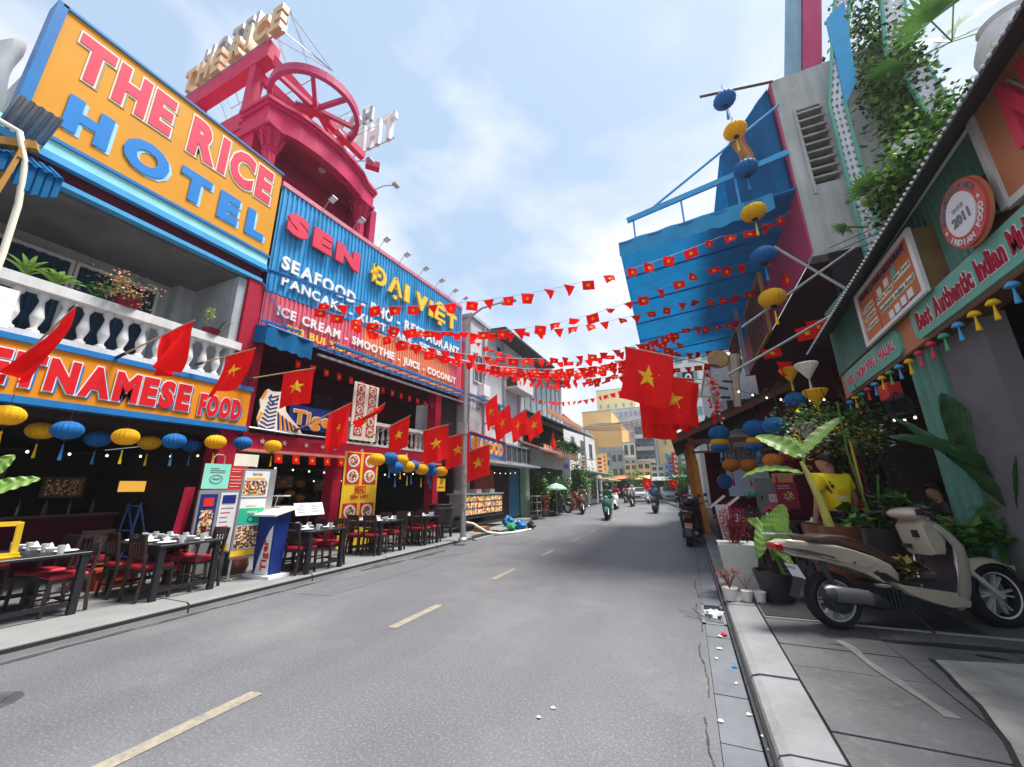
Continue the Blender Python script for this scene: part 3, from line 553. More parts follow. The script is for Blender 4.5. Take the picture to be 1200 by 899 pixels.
for k in range(5): mb.beam(FB(.72+.11*k,2.86,.135), FB(.66+.10*k,3.25-.06*k,.135), .035, .006, up=FB.n)
mb.build('tiger_stripes', navy, TB); mb = MB()
for k in range(5): mb.beam(FB(.77+.11*k,2.86,.134), FB(.71+.10*k,3.22-.06*k,.134), .035, .006, up=FB.n)
for a, b in (((.26,3.5),(.33,3.68)), ((.72,3.62),(.78,3.45)), ((.3,3.2),(.25,3.0))): mb.beam(FB(*a,.134), FB(*b,.134), .06, .006, up=FB.n)
mb.build('tiger_fur', org, TB); mb = MB()
for a in ((.42,3.56),(.6,3.56)): mb.prism([FB(a[0]+.03*cos(t), a[1]+.018*sin(t), .132) for t in [k*pi/4 for k in range(8)]], FB.n*.008)
mb.prism([FB(.47,3.46,.132), FB(.55,3.46,.132), FB(.51,3.41,.132)], FB.n*.008); mb.build('tiger_face', navy, TB)
letters(TB, 'Tiger', org, FB, 1.05, 2.28, 3.06, 3.4, .10, .012, .03, .06, outline=cream)
mb = MB(); mb.tube([FB(.1,2.84,.1), FB(.9,2.8,.16), FB(2.3,2.82,.12)], .022, 6); mb.build('support_bar', steel, TB)
# food photo boards ------------------------------------------------
dishm = collage('food_photo', ['#7a2f1c','#c96a2b','#e8c9a0','#4a6b2a','#8c1f1f','#f2e6cf','#b5452b','#d9a441'], 26)
dishm2 = collage('food_photo_small', ['#5a1f1c','#b5552b','#d8b98a','#3a4a2a','#8c2f1f','#efe0c8','#2d3f63','#d9a441'], 40)
plate = mat('white_china', (.8,.8,.78), .25, .03); panred = mat('panel_red', (.62,.03,.03), .5, .05); panyel = mat('panel_yellow', (.86,.52,.03), .5, .05)
def dish(parent, fr, u, w, r, d):
    mb = MB(); mb.prism([fr(u-r*1.25, w-r*1.2, d), fr(u+r*1.25, w-r*1.2, d), fr(u+r*1.25, w+r*1.2, d), fr(u-r*1.25, w+r*1.2, d)], fr.n*.006, 0)
    mb.prism([fr(u+r*cos(t), w+r*sin(t), d+.006) for t in [k*pi/8 for k in range(16)]], fr.n*.006, 1)
    mb.prism([fr(u+.72*r*cos(t), w+.72*r*sin(t), d+.012) for t in [k*pi/7 for k in range(14)]], fr.n*.005, 2); mb.build('dish_picture', [panred, plate, dishm], parent)
M1 = thing('menu_board', 'pale yellow panel of dish photos on the first-floor balcony beside the tiger banner', 'menu board', tuple(FB(3.1,2.8)))
mb = MB(); FB.box(mb, 2.72, 3.62, 2.86, 4.5, .06, .09); mb.build('panel', cream, M1)
for r_ in range(5):
    for c_ in range(2): dish(M1, FB, 2.96+.43*c_, 3.12+.30*r_, .115, .09)
M2 = thing('menu_banner', 'tall yellow roll-up banner with big bowls of noodles on the left pavement', 'banner', (-8.0, 7.9, .12)); f = YS(-7.9); f = Fr((-7.9,7.4,.14), (.18,1,0), (0,0,1), (1,-.18,0))
mb = MB(); f.box(mb, 0, 1.02, 0, 2.35, -.02, .0); mb.build('panel', panyel, M2)
for a in ((.26,2.12),(.76,2.12),(.26,1.73),(.76,1.73),(.26,.86),(.76,.86),(.26,.36)): dish(M2, f, a[0], a[1], .165, .002)
text(M2, 'MENU', panred, f, .36, .68, 1.32, 1.46, .0, .01, .02); text(M2, 'SEN VIET', panred, f, .26, .78, 1.17, 1.26, .0, .01, .02)
mb = MB(); f.box(mb, .34, .70, 1.30, 1.31, .0, .008); f.box(mb, .34, .70, 1.475, 1.485, 0, .008); mb.build('emblem_rule', panred, M2)
mb = MB(); f.box(mb, -.03, 1.05, -.03, .02, -.12, .1); mb.build('base', steel, M2)
# ================================================================== rooftop structure
RT = thing('rooftop_pavilion', 'crimson rooftop pavilion with fluted columns, curved canopy and a spoked ring on top', 'pavilion', (-9.5, 6.8, 9))
mb = MB(); mb.box((-14,5.6,9), (-10.46,8.9,11.5)); mb.build('core_wall', pinkroof, RT)
mb = MB(); mb.prism([(-9.95,4.96,9), (-15,4.96,9), (-15,4.96,12.7), (-10.9,4.96,12.45), (-9.95,4.96,11.4)], (0,.3,0)); mb.build('side_wall', pinkroof, RT)
ol = [(-10.6,4.93),(-9.42,4.93),(-9.30,5.3),(-9.12,5.7),(-9.02,6.2),(-8.97,6.8),(-9.0,7.4),(-9.1,7.95),(-9.25,8.35),(-9.32,8.85),(-10.6,8.95)]
def ringband(mb, off, z0, z1, thick=.18):
    cx, cy = -10.6, 6.9
    def sc(p, o): d = V((p[0]-cx, p[1]-cy)); L = d.length; return (cx+d.x*(L+o)/L, cy+d.y*(L+o)/L)
    A = [sc(p, off) for p in ol]; B = [sc(p, off-thick) for p in ol]
    for i in range(len(ol)-1):
        a, b, c, d = A[i], A[i+1], B[i+1], B[i]
        mb.hexa([(*a,z0), (*b,z0), (*c,z0), (*d,z0), (*a,z1), (*b,z1), (*c,z1), (*d,z1)])
mb = MB(); ringband(mb, 0, 11.35, 12.0); ringband(mb, .07, 11.98, 12.10, .3); ringband(mb, .13, 12.10, 12.22, .36); ringband(mb, .05, 11.28, 11.37, .28); mb.build('curved_fascia', pinkroof, RT)
mb = MB(); mb.add([(p[0]-.03 if p[0] > -10 else p[0], p[1], 11.72) for p in ol]+[(-14,8.9,11.72), (-14,4.95,11.72)], [tuple(range(len(ol)+2))]); mb.build('soffit', mat('soffit_crimson', (.50,.02,.10), .7, .1), RT)
mb = MB(); mb.lathe([(0,0), (.11,0), (.12,.03), (0,.03)], (-9.75,7.0,11.66), 16); mb.build('ceiling_lamp', white, RT)
for cx, cy in ((-9.55,5.22), (-9.42,8.42)):
    mb = MB(); mb.lathe([(.21,8.9), (.21,9.05), (.17,9.12), (.165,10.6)], (cx,cy,0), 24, rib=.09); c_ = mb.build('column', pinkroof, RT, smooth=20)
    mb = MB(); mb.lathe([(.18,10.58), (.21,10.63), (.18,10.68), (.2,10.85), (.27,10.98), (.22,11.0), (.26,11.15), (.33,11.22), (.33,11.3)], (cx,cy,0), 16, rib=.16)
    for k in range(8):
        a = k*pi/4; mb.beam((cx+.19*cos(a),cy+.19*sin(a),10.72), (cx+.31*cos(a),cy+.31*sin(a),11.1), .07, .04); mb.lathe([(0,-.045),(.045,0),(0,.045)], (cx+.32*cos(a),cy+.32*sin(a),11.12), 6)
    mb.box((cx-.32,cy-.32,11.24), (cx+.32,cy+.32,11.34)); mb.build('capital', pinkroof, c_)
# round hole wall with the dark arch on the left
mb = MB(); mb.box((-10.5,8.7,9.0), (-9.2,8.95,11.3)); mb.box((-10.45,5.3,9.0), (-10.4,8.7,11.7)); mb.build('inner_wall', mat('soffit_crimson', 0), RT)
mb = MB(); mb.beam((-14.4,5.05,14.42), (-9.95,5.05,14.42), .34, .62, m=0); mb.build('cross_beam', pinkroof, RT)
mb = MB(); mb.beam((-14.0,5.9,13.1), (-9.9,5.9,13.1), .22, .26); mb.beam((-14.2,6.9,13.1), (-10.2,6.9,13.1), .2, .24); mb.build('rear_beam', pinkroof, RT)
for k in range(6):
    mb = MB(); mb.beam((-13.6+.62*k,5.9,13.0), (-13.6+.62*k,6.9,13.0), .14, .12); mb.build('joist', pinkroof, RT)
mb = MB(); mb.beam((-10.62,5.05,11.9), (-10.62,5.05,14.15), .30, .30, up=(0,1,0)); mb.beam((-13.6,5.05,12.4), (-13.6,5.05,14.15), .3, .3, up=(0,1,0)); mb.build('post', pinkroof, RT)
rc = V((-9.2,6.1,13.0)); R0 = 1.28
for a, b in (((-10.1,5.05,14.3), tuple(rc)), (tuple(rc), (-8.98,7.9,12.75)), ((-10.3,5.3,12.6), tuple(rc)), ((-10.6,5.1,13.9), (-9.9,5.9,13.1))):
    mb = MB(); mb.beam(a, b, .20, .26); mb.build('diagonal_beam', pinkroof, RT)
mb = MB(); n = 40
for k in range(n):
    a, b = 2*pi*k/n, 2*pi*(k+1)/n; P = []
    for z in (-.13, .13):
        for r_, t in ((R0,a), (R0,b), (R0-.13,b), (R0-.13,a)): P.append((rc.x+r_*cos(t), rc.y+r_*sin(t), rc.z+z))
    mb.hexa(P)
mb.build('ring', mat('ring_crimson', (.48,.05,.14), .6, .08, 2), RT)
for k in range(7):
    a = radians(8+51.4*k); mb = MB(); mb.beam(tuple(rc), (rc.x+(R0-.1)*cos(a), rc.y+(R0-.1)*sin(a), rc.z), .11, .13); mb.build('spoke', mat('ring_crimson', 0), RT)
mb = MB(); mb.lathe([(.16,-.16), (.16,.16)], tuple(rc), 12); mb.build('hub', pinkroof, RT)
mb = MB(); mb.beam((-8.95,8.0,12.55), (-8.65,8.35,12.55), .24, .24); mb.build('beam_end', pinkroof, RT)
gold = mat('gold_letter_side', (.55,.33,.15), .45, .1); lface = mat('salmon_letter_face', (.66,.33,.2), .5, .1); sil = mat('weathered_silver', (.38,.35,.34), .5, .15, metal=.3)
def block_letters(name, label, s, fr, u0, u1, w0, w1, dep, ms, rail=True):
    t = thing(name, label, 'sign', tuple(fr(u0,w0))); letters(t, s, ms[0], fr, u0, u1, w0, w1, 0, dep, .05, .18, .35)
    mb = MB()
    if rail:
        fr.box(mb, u0, u1, w0-.05, w0-.01, dep*.4, dep*.6)
        n = 7
        for k in range(n):
            u = u0+(u1-u0)*k/(n-1); mb.tube([fr(u,w0-.03,0), fr(u,w1,0), fr(u,w0-.6,-1.0)], .012, 5); mb.tube([fr(u,w1,-.02), fr(u,w0-.6,-1.0)], .01, 5)
        mb.tube([fr(u0,w0-.6,-1.0), fr(u1,w0-.6,-1.0)], .014, 5); mb.build('support_frame', steel, t)
    return t
block_letters('rooftop_sign', 'large gold-sided rooftop letters reading THE RICE above the crimson beam', 'THE RICE', FS(5.0), -14.45, -9.45, 14.85, 15.85, .22, [gold])
block_letters('rooftop_sign', 'smaller silver rooftop letters reading HOTEL above the gold letters', 'HOTEL', FS(5.5), -15.0, -11.55, 17.0, 18.0, .18, [sil])
RSg = Fr((0,9.6,0), (-1,0,0), (0,0,1), (0,1,0))
block_letters('rooftop_sign', 'white rooftop letters of the second sign seen from behind, right of the ring', 'THE RICE', RSg, 9.35, 14.6, 15.6, 16.95, .18, [white])
block_letters('rooftop_sign', 'thin silver letters of the second sign seen from behind, above the white ones', 'HOTEL', Fr((0,9.9,0), (-1,0,0), (0,0,1), (0,1,0)), 11.0, 14.4, 17.6, 18.4, .14, [sil])
mb = MB(); mb.tube([(-9.5,5.0,15.8), (-9.1,5.4,14.6), (-9.1,6.4,14.9), (-9.5,5.0,14.9)], .014, 5); mb.tube([(-9.1,6.4,14.9), (-9.9,5.0,14.9)], .012, 5); mb.tube([(-9.1,5.4,14.6), (-9.1,6.4,14.9)], .012, 5); mb.tube([(-9.5,5.0,15.8), (-9.1,6.4,14.9)], .012, 5)
tag(mb.build('wire_frame', steel, loc=(-9.5,5,14.9)), 'thin wire frame at the right end of the gold rooftop letters', 'frame')
for k, (p, q) in enumerate([((-9.3,7.6,12.2),(-8.7,7.9,12.45)), ((-9.3,8.8,12.2),(-8.6,9.1,12.4)), ((-9.6,6.6,12.3),(-9.1,6.9,12.8)), ((-9.9,5.6,12.3),(-9.6,5.8,13.0))]):
    mb = MB(); mb.tube([p, ((p[0]+q[0])/2,(p[1]+q[1])/2,q[2]), q], .02, 6); mb.box((q[0]-.02,q[1]-.12,q[2]-.05), (q[0]+.16,q[1]+.12,q[2]+.03)); tag(mb.build('roof_lamp', steel, loc=p), ['small lamp on the canopy rim nearest the second column','small lamp at the far end of the canopy rim','small lamp standing under the spoked ring','small lamp at the near corner of the canopy roof'][k], 'lamp')
# ================================================================== lanterns
def lantern_proto(m, tas, kind='round'):
    t = thing('lantern', 'x', 'lantern', (0,0,0))
    if kind == 'round': pr = [(.035,-.125),(.09,-.112),(.135,-.08),(.162,-.035),(.168,.0),(.162,.035),(.135,.08),(.09,.112),(.035,.125)]
    elif kind == 'cone': pr = [(.02,-.2),(.06,-.14),(.17,.03),(.185,.06),(.17,.085),(.04,.10)]
    else: pr = [(.04,-.15),(.1,-.13),(.12,-.09),(.12,.07),(.1,.12),(.04,.14)]
    mb = MB(); mb.lathe(pr, (0,0,0), 36, rib=.06); sh = mb.build('shade', m, t, smooth=12)
    h = pr[-1][1]; mb = MB(); mb.lathe([(.04,h-.004),(.042,h+.012),(.02,h+.016)], (0,0,0), 10); mb.lathe([(.02,-h-.016),(.042,-h-.012),(.04,-h+.004)], (0,0,0), 10); mb.build('cap', darkwood, t)
    mb = MB(); mb.tube([(0,0,h), (0,0,h+.16)], .004, 4); mb.tube([(0,0,-h), (0,0,-h-.08)], .004, 4); mb.build('cord', black, t)
    mb = MB(); mb.lathe([(.006,-h-.08),(.014,-h-.095),(.008,-h-.11),(.022,-h-.28),(.02,-h-.29)], (0,0,0), 8, rib=.15); mb.build('tassel', tas, t); return t
LY = lantern_proto(lan_y, star_y); LB_ = lantern_proto(lan_b, mat('tassel_blue', (.03,.2,.4), .7)); used_l = {'y': 0, 'b': 0}
def lantern(c, loc, label, group, sc=1., sq=1.):
    p = LY if c == 'y' else LB_
    o = p if not used_l[c] else copy_tree(p); used_l[c] = 1
    o.location = loc; o.rotation_euler = (0,0,random.uniform(0,6)); o.scale = (sc, sc, sc*sq); o['label'] = label; o['group'] = group
G1 = 'lanterns hanging under the long yellow fascia sign'
for c, p, s, lab in (('y',(-7.9,1.85,2.5),1,'yellow lantern leftmost under the fascia sign, half cut by the picture edge'), ('b',(-7.9,2.42,2.38),1,'large blue lantern second from the left under the fascia sign'), ('y',(-7.9,3.06,2.36),1,'yellow lantern in the front row between the two big blue ones'),
                     ('b',(-7.9,3.7,2.36),1,'blue lantern in the front row under the letters M and E'), ('y',(-7.9,4.34,2.41),1,'yellow lantern under the word FOOD'), ('b',(-7.9,4.83,2.44),.95,'blue lantern under the right end of the fascia sign'), ('y',(-7.9,5.45,2.43),1.0,'yellow lantern alone in front of the crimson starred fascia'),
                     ('y',(-9.0,2.48,2.46),1,'dim yellow lantern in the back row at the left'), ('b',(-9.0,3.14,2.4),1,'dim blue lantern in the back row, second from the left'), ('y',(-9.0,3.84,2.41),1,'dim yellow lantern in the back row, third from the left'), ('b',(-9.0,4.52,2.42),.95,'dim blue lantern last in the back row')):
    lantern(c, p, lab, G1, s)
G2 = 'cluster of lanterns before the second dining room'
for k, (c, y, z) in enumerate((('y',8.53,2.34),('b',9.07,2.41),('b',9.35,2.15),('y',9.56,2.38),('b',10.1,2.24),('y',10.61,2.15),('b',11.0,2.26),('b',11.13,2.10),('y',11.75,2.12),('y',9.9,2.2))):
    s = 7.3/7.9; lantern(c, (-7.3,y*s,1.5+(z-1.5)*s), ['leftmost yellow lantern of the cluster by the tall banner','upper blue lantern near the left of the cluster','lower blue lantern near the left of the cluster','yellow lantern up between the blue ones in the cluster','blue lantern in the middle of the cluster','yellow lantern right of the middle of the cluster','small high blue lantern near the right of the cluster','lower blue lantern near the right of the cluster','yellow lantern at the right end of the cluster above the small yellow sign','yellow lantern half hidden behind its neighbours in the cluster'][k], G2, 1.25)
# wires with small bulbs
bm = MB(); bm.lathe([(0,-.022),(.016,-.012),(.02,0),(.012,.018),(0,.026)], (0,0,0), 8)
def bulb_string(label, P, n, sag=.12, start=0):
    t = thing('light_string', label, 'string lights', P[0]); a, b = V(P[0]), V(P[1]); mb = MB(); f = lambda k: a.lerp(b, k)-V((0,0,sag*4*k*(1-k)))
    mb.tube([f(k/12) for k in range(13)], .004, 4); mb.build('wire', black, t); first = None
    for k in range(n):
        q = f((k+.5)/n)-V((0,0,.03))-a
        if first is None: first = bm.build('bulb', bulb_m, t); first.location = q; first.data.transform(Matrix.Translation(a))
        else: o = first.copy(); COL.objects.link(o); o.parent = t; o.location = q
    return t
bulb_string('string of small warm bulbs sagging across the dark hotel dining room', ((-9.4,.9,2.3),(-9.2,5,2.3)), 9)
bulb_string('string of warm bulbs inside under the crimson starred fascia', ((-8.6,5.4,2.1),(-8.4,11.5,2.1)), 14)
bulb_string('string of warm bulbs low in the second dining room', ((-10.6,5.4,1.95),(-10.4,11.5,1.95)), 12)
bulb_string('string of bright bulbs over the food cart', ((-7.7,13.6,2.35),(-7.7,18.2,2.3)), 8)
# inside the hotel dining room: lit menu lamp, frames
mb = MB(); mb.box((-11.4,4.5,1.55),(-11.35,5.0,1.78)); tag(mb.build('lit_menu_sign', lampshine, loc=(-11.4,4.7,1.5)), 'small lit orange sign deep inside the hotel dining room', 'sign')
mb = MB(); mb.lathe([(.02,.1),(.14,-.02),(.15,-.05)], (-10.6,6.9,1.7), 12); tag(mb.build('pendant_lamp', lampshine, loc=(-10.6,6.9,1.7)), 'small warm pendant lamp deep in the dining room', 'lamp')
for k, (y, z) in enumerate(((6.8,1.75),(7.05,1.45),(7.3,1.7),(6.75,1.35),(7.35,1.35))):
    mb = MB(); mb.lathe([(.02,-.1),(.11,-.05),(.13,0),(.11,.06),(.02,.1)], (0,0,0), 16, rib=.05); o = mb.build('wicker_lantern', mat('wicker', (.22,.09,.02), .7, .3, 20)); o.location = (-9.3,y,z)
    tag(o, ['topmost left wicker lantern in the dining room','central wicker lantern in the dining room','topmost right wicker lantern in the dining room','lower left wicker lantern in the dining room','lower right wicker lantern in the dining room'][k], 'lantern', 'wicker lanterns in the dining room')
# dim fittings deep in the two dining rooms
frm = mat('dim_frame', (.16,.10,.06), .6, .2); btl = mat('bottle_glass', (.03,.08,.04), .15)
for k, (y, z, w_) in enumerate(((1.6,1.5,.5),(2.5,1.7,.4),(3.4,1.45,.6),(6.4,1.6,.5),(8.2,1.6,.6),(9.6,1.5,.5))):
    t = thing('framed_picture', 'dim framed picture deep in the dining room, %s from the left' % ['first','second','third','fourth','fifth','sixth'][k], 'picture', (-11.5,y,z)); mb = MB(); mb.box((-11.55,y,z),(-11.5,y+w_,z+.4)); mb.build('frame', frm, t); mb = MB(); mb.box((-11.5,y+.05,z+.05),(-11.49,y+w_-.05,z+.35)); mb.build('print', dishm2, t)
for k, (y0, y1, lab) in enumerate(((1.2,4.4,'dark bar counter with bottles deep in the hotel dining room'),(6.6,9.8,'dark bar counter with bottles deep in the second dining room'))):
    t = thing('bar_counter', lab, 'counter', (-11.2,y0,.12)); mb = MB(); mb.box((-11.5,y0,.12),(-11.0,y1,1.1)); mb.build('counter', maroon, t); mb = MB(); mb.box((-11.55,y0-.03,1.1),(-10.95,y1+.03,1.14)); mb.build('counter_top', frm, t)
    for i in range(9): mb = MB(); mb.lathe([(0,1.14),(.035,1.14),(.035,1.3),(.012,1.36),(.012,1.42),(0,1.42)], (-11.2,y0+.25+.33*i,0), 8); mb.build('bottle', btl if i % 2 else frm, t)
# small red pennants under the crimson fascia
pn_row = thing('pennant_string', 'row of small red flags hanging under the crimson starred fascia', 'bunting', tuple(FB(0,2.3)))
mb = MB(); mb.tube([FB(.2,2.33,.08), FB(3.6,2.31,.08)], .004, 4); mb.build('cord', black, pn_row)
for k in range(6):
    u = .75+.42*k; mb = MB(); mb.prism([FB(u,2.32,.08), FB(u+.17,2.31,.09), FB(u+.19,2.12,.1), FB(u+.02,2.13,.08)], FB.n*.004, 0); mb.prism([FB(a,b,.092) for a, b in star_pts(.045,u+.095,2.22)], FB.n*.006, 1); mb.build('pennant', [flagred, star_y], pn_row)
pn2 = thing('pennant_string', 'row of small dark red flags in the shade under the slatted canopy', 'bunting', tuple(FB(2,4.7)))
mb = MB(); mb.tube([FB(1.0,4.72,-.2), FB(7,4.6,-.2)], .004, 4); mb.build('cord', black, pn2)
for k in range(15):
    u = 1.1+.41*k; mb = MB(); mb.prism([FB(u,4.70-.008*k,-.2), FB(u+.15,4.70-.008*k,-.2), FB(u+.14,4.52-.008*k,-.19), FB(u+.02,4.5-.008*k,-.2)], FB.n*.004, 0); mb.prism([FB(a,b,-.19) for a, b in star_pts(.03,u+.08,4.61-.008*k)], FB.n*.005, 1); mb.build('pennant', [flagred, star_y], pn2)
# ================================================================== big flags on poles
polem = mat('bamboo_pole', (.42,.33,.2), .6, .15)
def flag(label, group, base, tip, w, h, sway=(0,0), seed=0, wave=.05, t1=.98, twist=0., star=True, narrow=0.):
    t = thing('national_flag', label, 'flag', base, group); b, p = V(base), V(tip); d = (p-b).normalized(); L = (p-b).length
    mb = MB(); mb.tube([b, b.lerp(p,.6), p], [.014,.012,.009], 6); mb.build('pole', polem, t)
    mb = MB(); mb.tube([b-d*.05, b+d*.12], .026, 8); mb.build('holder', black, t)
    side = V((0,0,1)).cross(d).normalized(); dn = V((0,0,-1)); q = b+d*(L*t1)
    def Sf(u, v):                                   # u 0..1 from tip inwards, v 0..1 down
        fold = 1-narrow*v; uu = (u-.5)*fold+.5
        off = 1.35*wave*v**.7*sin(6.3*(u*1.25)+seed)+wave*.6*v*sin(13*u-4*v+seed*2)+.012*sin(21*u+seed)*v**.4
        return q-d*(w*uu)+dn*(h*v-.02*sin(pi*u))+V((sway[0],sway[1],0))*v*v+side*(off+twist*v*(u-.5))
    mb = MB(); mb.grid(Sf, 20, 16); cl_ = mb.build('cloth', flagred, t, smooth=80)
    if star:
        asp = h/w
        def nrm(u, v): a = Sf(min(u+.02,1), v)-Sf(max(u-.02,0), v); c = Sf(u, min(v+.02,1))-Sf(u, max(v-.02,0)); return a.cross(c).normalized()
        r = .25*min(1, 1/ asp*1.25) if asp > 1 else .25; vs = [(0,0)]+star_pts(r, 0, 0, 0); mid = []
        for sgn in (1, -1):
            mb2 = MB(); P = []
            for i, (x, y) in enumerate(vs): u, v = .5+x, .5-y/asp; P.append(Sf(u, v)+nrm(u, v)*.008*sgn)
            # subdivide spokes so the star follows the folds
            f = []
            for i in range(10):
                f.append((0, 1+i, 1+(i+1) % 10))
            mb2.add(P, f); mid.append(mb2)
        m3 = mid[0]; k = len(m3.v); m3.v += mid[1].v; m3.f += [tuple(i+k for i in f) for f in mid[1].f]; m3.m += mid[1].m; m3.build('star', star_y, cl_)
    return t
GF = 'national flags on poles along the left facades'
flag('narrow red flag seen almost edge-on at the far left of the balcony', GF, (-8.3,1.84,3.2), (-7.1,1.93,3.92), .34, .85, (-.42,-.16), 1, .07, narrow=.35, twist=.1, star=False)
flag('slim folded red flag with part of a star before the white balustrade', GF, (-8.3,2.88,3.69), (-7.1,3.24,4.25), .55, .78, (-.05,-.02), 2.2, .12, narrow=.55)
flag('red flag with star hanging over the word FOOD', GF, (-8.3,3.99,3.88), (-7.1,4.28,4.11), .62, .80, (-.15,-.12), .6, .04)
flag('red flag with star hanging before the tiger banner', GF, (-8.3,4.94,3.83), (-7.1,5.6,4.1), .64, .78, (0,0), 0, .02)
flag('tall red flag with a half-hidden star left of the pale menu panel', GF, (-8.3,6.19,2.88), (-7.1,6.71,3.55), .56, .95, (0,.0), 3.1, .08, narrow=.15)
flag('small wind-lifted red flag in front of the pale menu panel', GF, (-8.3,7.43,2.93), (-7.1,7.83,3.76), .62, .42, (-.3,-.3), 1.5, .12, twist=.3)
flag('red flag with star before the left part of the far white balustrade', GF, (-8.3,8.44,2.92), (-7.1,8.89,3.59), .64, .86, (0,0), .3, .03)
flag('red flag with star at the right end of the far white balustrade', GF, (-8.3,9.21,2.95), (-6.6,10.2,3.49), .80, 1.05, (.1,0), .9, .03)
flag('red flag with star just right of the street lamp post', GF, (-8.2,10.3,2.82), (-6.4,11.2,3.38), .80, 1.05, (0,0), 1.9, .03)
flag('lowest red flag with star in front of the SEAFOOD sign', GF, (-8.0,12.3,2.6), (-6.6,13.05,3.14), .92, 1.12, (0,0), 2.9, .03)
flag('red flag with star above the SEAFOOD sign, left of a pair', GF, (-7.5,13.66,4.66), (-6.3,13.04,5.04), .85, 1.1, (.1,0), .4, .04)
flag('red flag with star above the SEAFOOD sign, overlapping its neighbour', GF, (-7.5,14.3,4.15), (-6.3,14.26,4.9), .85, 1.1, (.1,0), 2.0, .04)
flag('red flag behind the pair above the SEAFOOD sign', GF, (-7.4,16.0,4.4), (-6.2,15.8,4.95), .9, 1.1, (.1,0), 1.2, .06)
flag('pale sunlit red flag, farthest of the four above the SEAFOOD sign', GF, (-7.4,18.0,4.6), (-6.2,17.8,5.3), .95, 1.1, (.1,0), .2, .03)
GR = 'large flags on poles reaching out from the right'
flag('largest red flag with star, topmost over the street on the right', GR, (.79,8.0,3.72), (-.86,8.0,4.38), .97, 1.10, (-.22,.0), 1.0, .045, t1=.995)
flag('red flag with star just below and behind the largest flag', GR, (1.0,8.3,3.45), (-.50,8.1,3.72), .90, .98, (-.02,0), 2.4, .06, t1=1.0)
flag('red flag hanging low with a partly folded star on the left of the bunch', GR, (.95,8.6,3.2), (-.72,8.45,3.42), .66, .95, (0,0), .4, .07, t1=1.0)
flag('narrow dark red flag at the right of the bunch of large flags', GR, (.9,8.2,3.3), (-.02,8.2,3.62), .5, 1.0, (-.2,0), 3.0, .09, t1=1.0, star=False, narrow=.4)
# ================================================================== bunting strings over the street
def pennant_mesh(kind):
    mb = MB(); w, h = .27, .21
    if kind == 0: fn = lambda i, j: (w*(i-.5), .012*sin(5*i), -h*j)
    elif kind == 1: fn = lambda i, j: (w*(i-.5)*(1-.3*j), .05*sin(4*i+2*j)*j, -h*j)
    elif kind == 2: fn = lambda i, j: (w*(i-.5)*(1-.85*j)+.03*j, .07*j*sin(3*i), -h*j*(1+.1*i))
    elif kind == 3: fn = lambda i, j: (w*(i-.5), .06*j*(i-.5)+.03*sin(6*j), -h*.75*j+.03*i*j)
    else: fn = lambda i, j: (w*(i-.5)*(1-.5*j), .10*j*j, -h*j*.85)
    mb.grid(fn, 4, 4, 0)
    if kind in (0, 1, 3):
        for sg in (.006, -.006):
            P = [fn(.5+x/w, .5-y/h) for x, y in [(0,0)]+star_pts(.052)]; mb.add([(p[0],p[1]+sg,p[2]) for p in P], [(0,1+i,1+(i+1) % 10) for i in range(10)], 1)
    me = mb.build('pennant', [flagred, star_y]); d = me.data; bpy.data.objects.remove(me); return d
PM = [pennant_mesh(k) for k in range(5)]
def bunting(label, P0, P1, P2, sp=.47, seed=0):
    a, b, c = V(P0), V(P1), V(P2); t = thing('bunting_string', label, 'bunting', P0, 'strings of small red flags across the street'); r = random.Random(seed)
    ln = lambda v: V((v.x, v.y, 0)).length
    tm = ln(b-a)/ln(c-a)
    f = lambda k: a*((k-tm)*(k-1)/((0-tm)*(0-1)))+b*(k*(k-1)/(tm*(tm-1)))+c*(k*(k-tm)/(1-tm))
    mb = MB(); mb.tube([f(k/24) for k in range(25)], .005, 4); mb.build('cord', steel, t)
    L = sum((f((k+1)/40)-f(k/40)).length for k in range(40)); n = int(L/sp); yaw = atan2(c.y-a.y, c.x-a.x)
    for k in range(n):
        q = (k+.5+r.uniform(-.12,.12))/n; p = f(q); o = bpy.data.objects.new('pennant', PM[r.choice((0,0,1,1,2,2,3,4))]); COL.objects.link(o); o.parent = t
        o.location = p-a-V((0,0,.004)); s = r.uniform(.9,1.1); o.scale = (s,s,s); o.rotation_euler = (r.uniform(-.5,.5)+(.9 if r.random() < .15 else 0), r.uniform(-.15,.15), yaw+r.uniform(-.5,.5))
bunt = [((-7.6,5.73,5.83),(-2.71,7.24,5.69),(1.35,8.5,6.75),'highest string of small red flags, ending under the blue canopy'),
 ((-7.6,5.74,5.72),(-3.12,7.7,5.1),(.98,9.5,6.63),'second highest string of small red flags, sagging over the street'),
 ((-7.6,6.7,5.72),(-3.97,8.59,5.48),(.69,11.0,6.53),'string of small red flags third from the top over the street'),
 ((-7.6,6.89,5.75),(-3.97,9.13,4.94),(.69,12.0,6.15),'string of small red flags dipping in front of the word JUICE'),
 ((-7.6,7.44,5.81),(-3.93,9.98,4.88),(.43,13.0,6.06),'string of small red flags just under the dipping one'),
 ((-7.6,12.74,6.43),(-4.04,10.73,4.8),(-.97,9.0,4.02),'string of small red flags running down from the blue board to the large flags'),
 ((-7.6,12.9,7.6),(-4.02,12.26,5.79),(.2,11.5,5.89),'string of small red flags starting at the far end of the blue board'),
 ((-7.6,13.42,7.13),(-3.85,12.67,5.5),(-.47,12.0,5.58),'string of small red flags before the grey balconied house'),
 ((-7.6,9.7,6.12),(-4.75,10.91,5.14),(-1.02,12.5,5.68),'lowest string of small red flags from the middle of the blue board'),
 ((-7.6,8.2,6.0),(-4.5,10.2,5.0),(.3,13.4,5.9),'crowded string of small red flags beside the lowest one')]
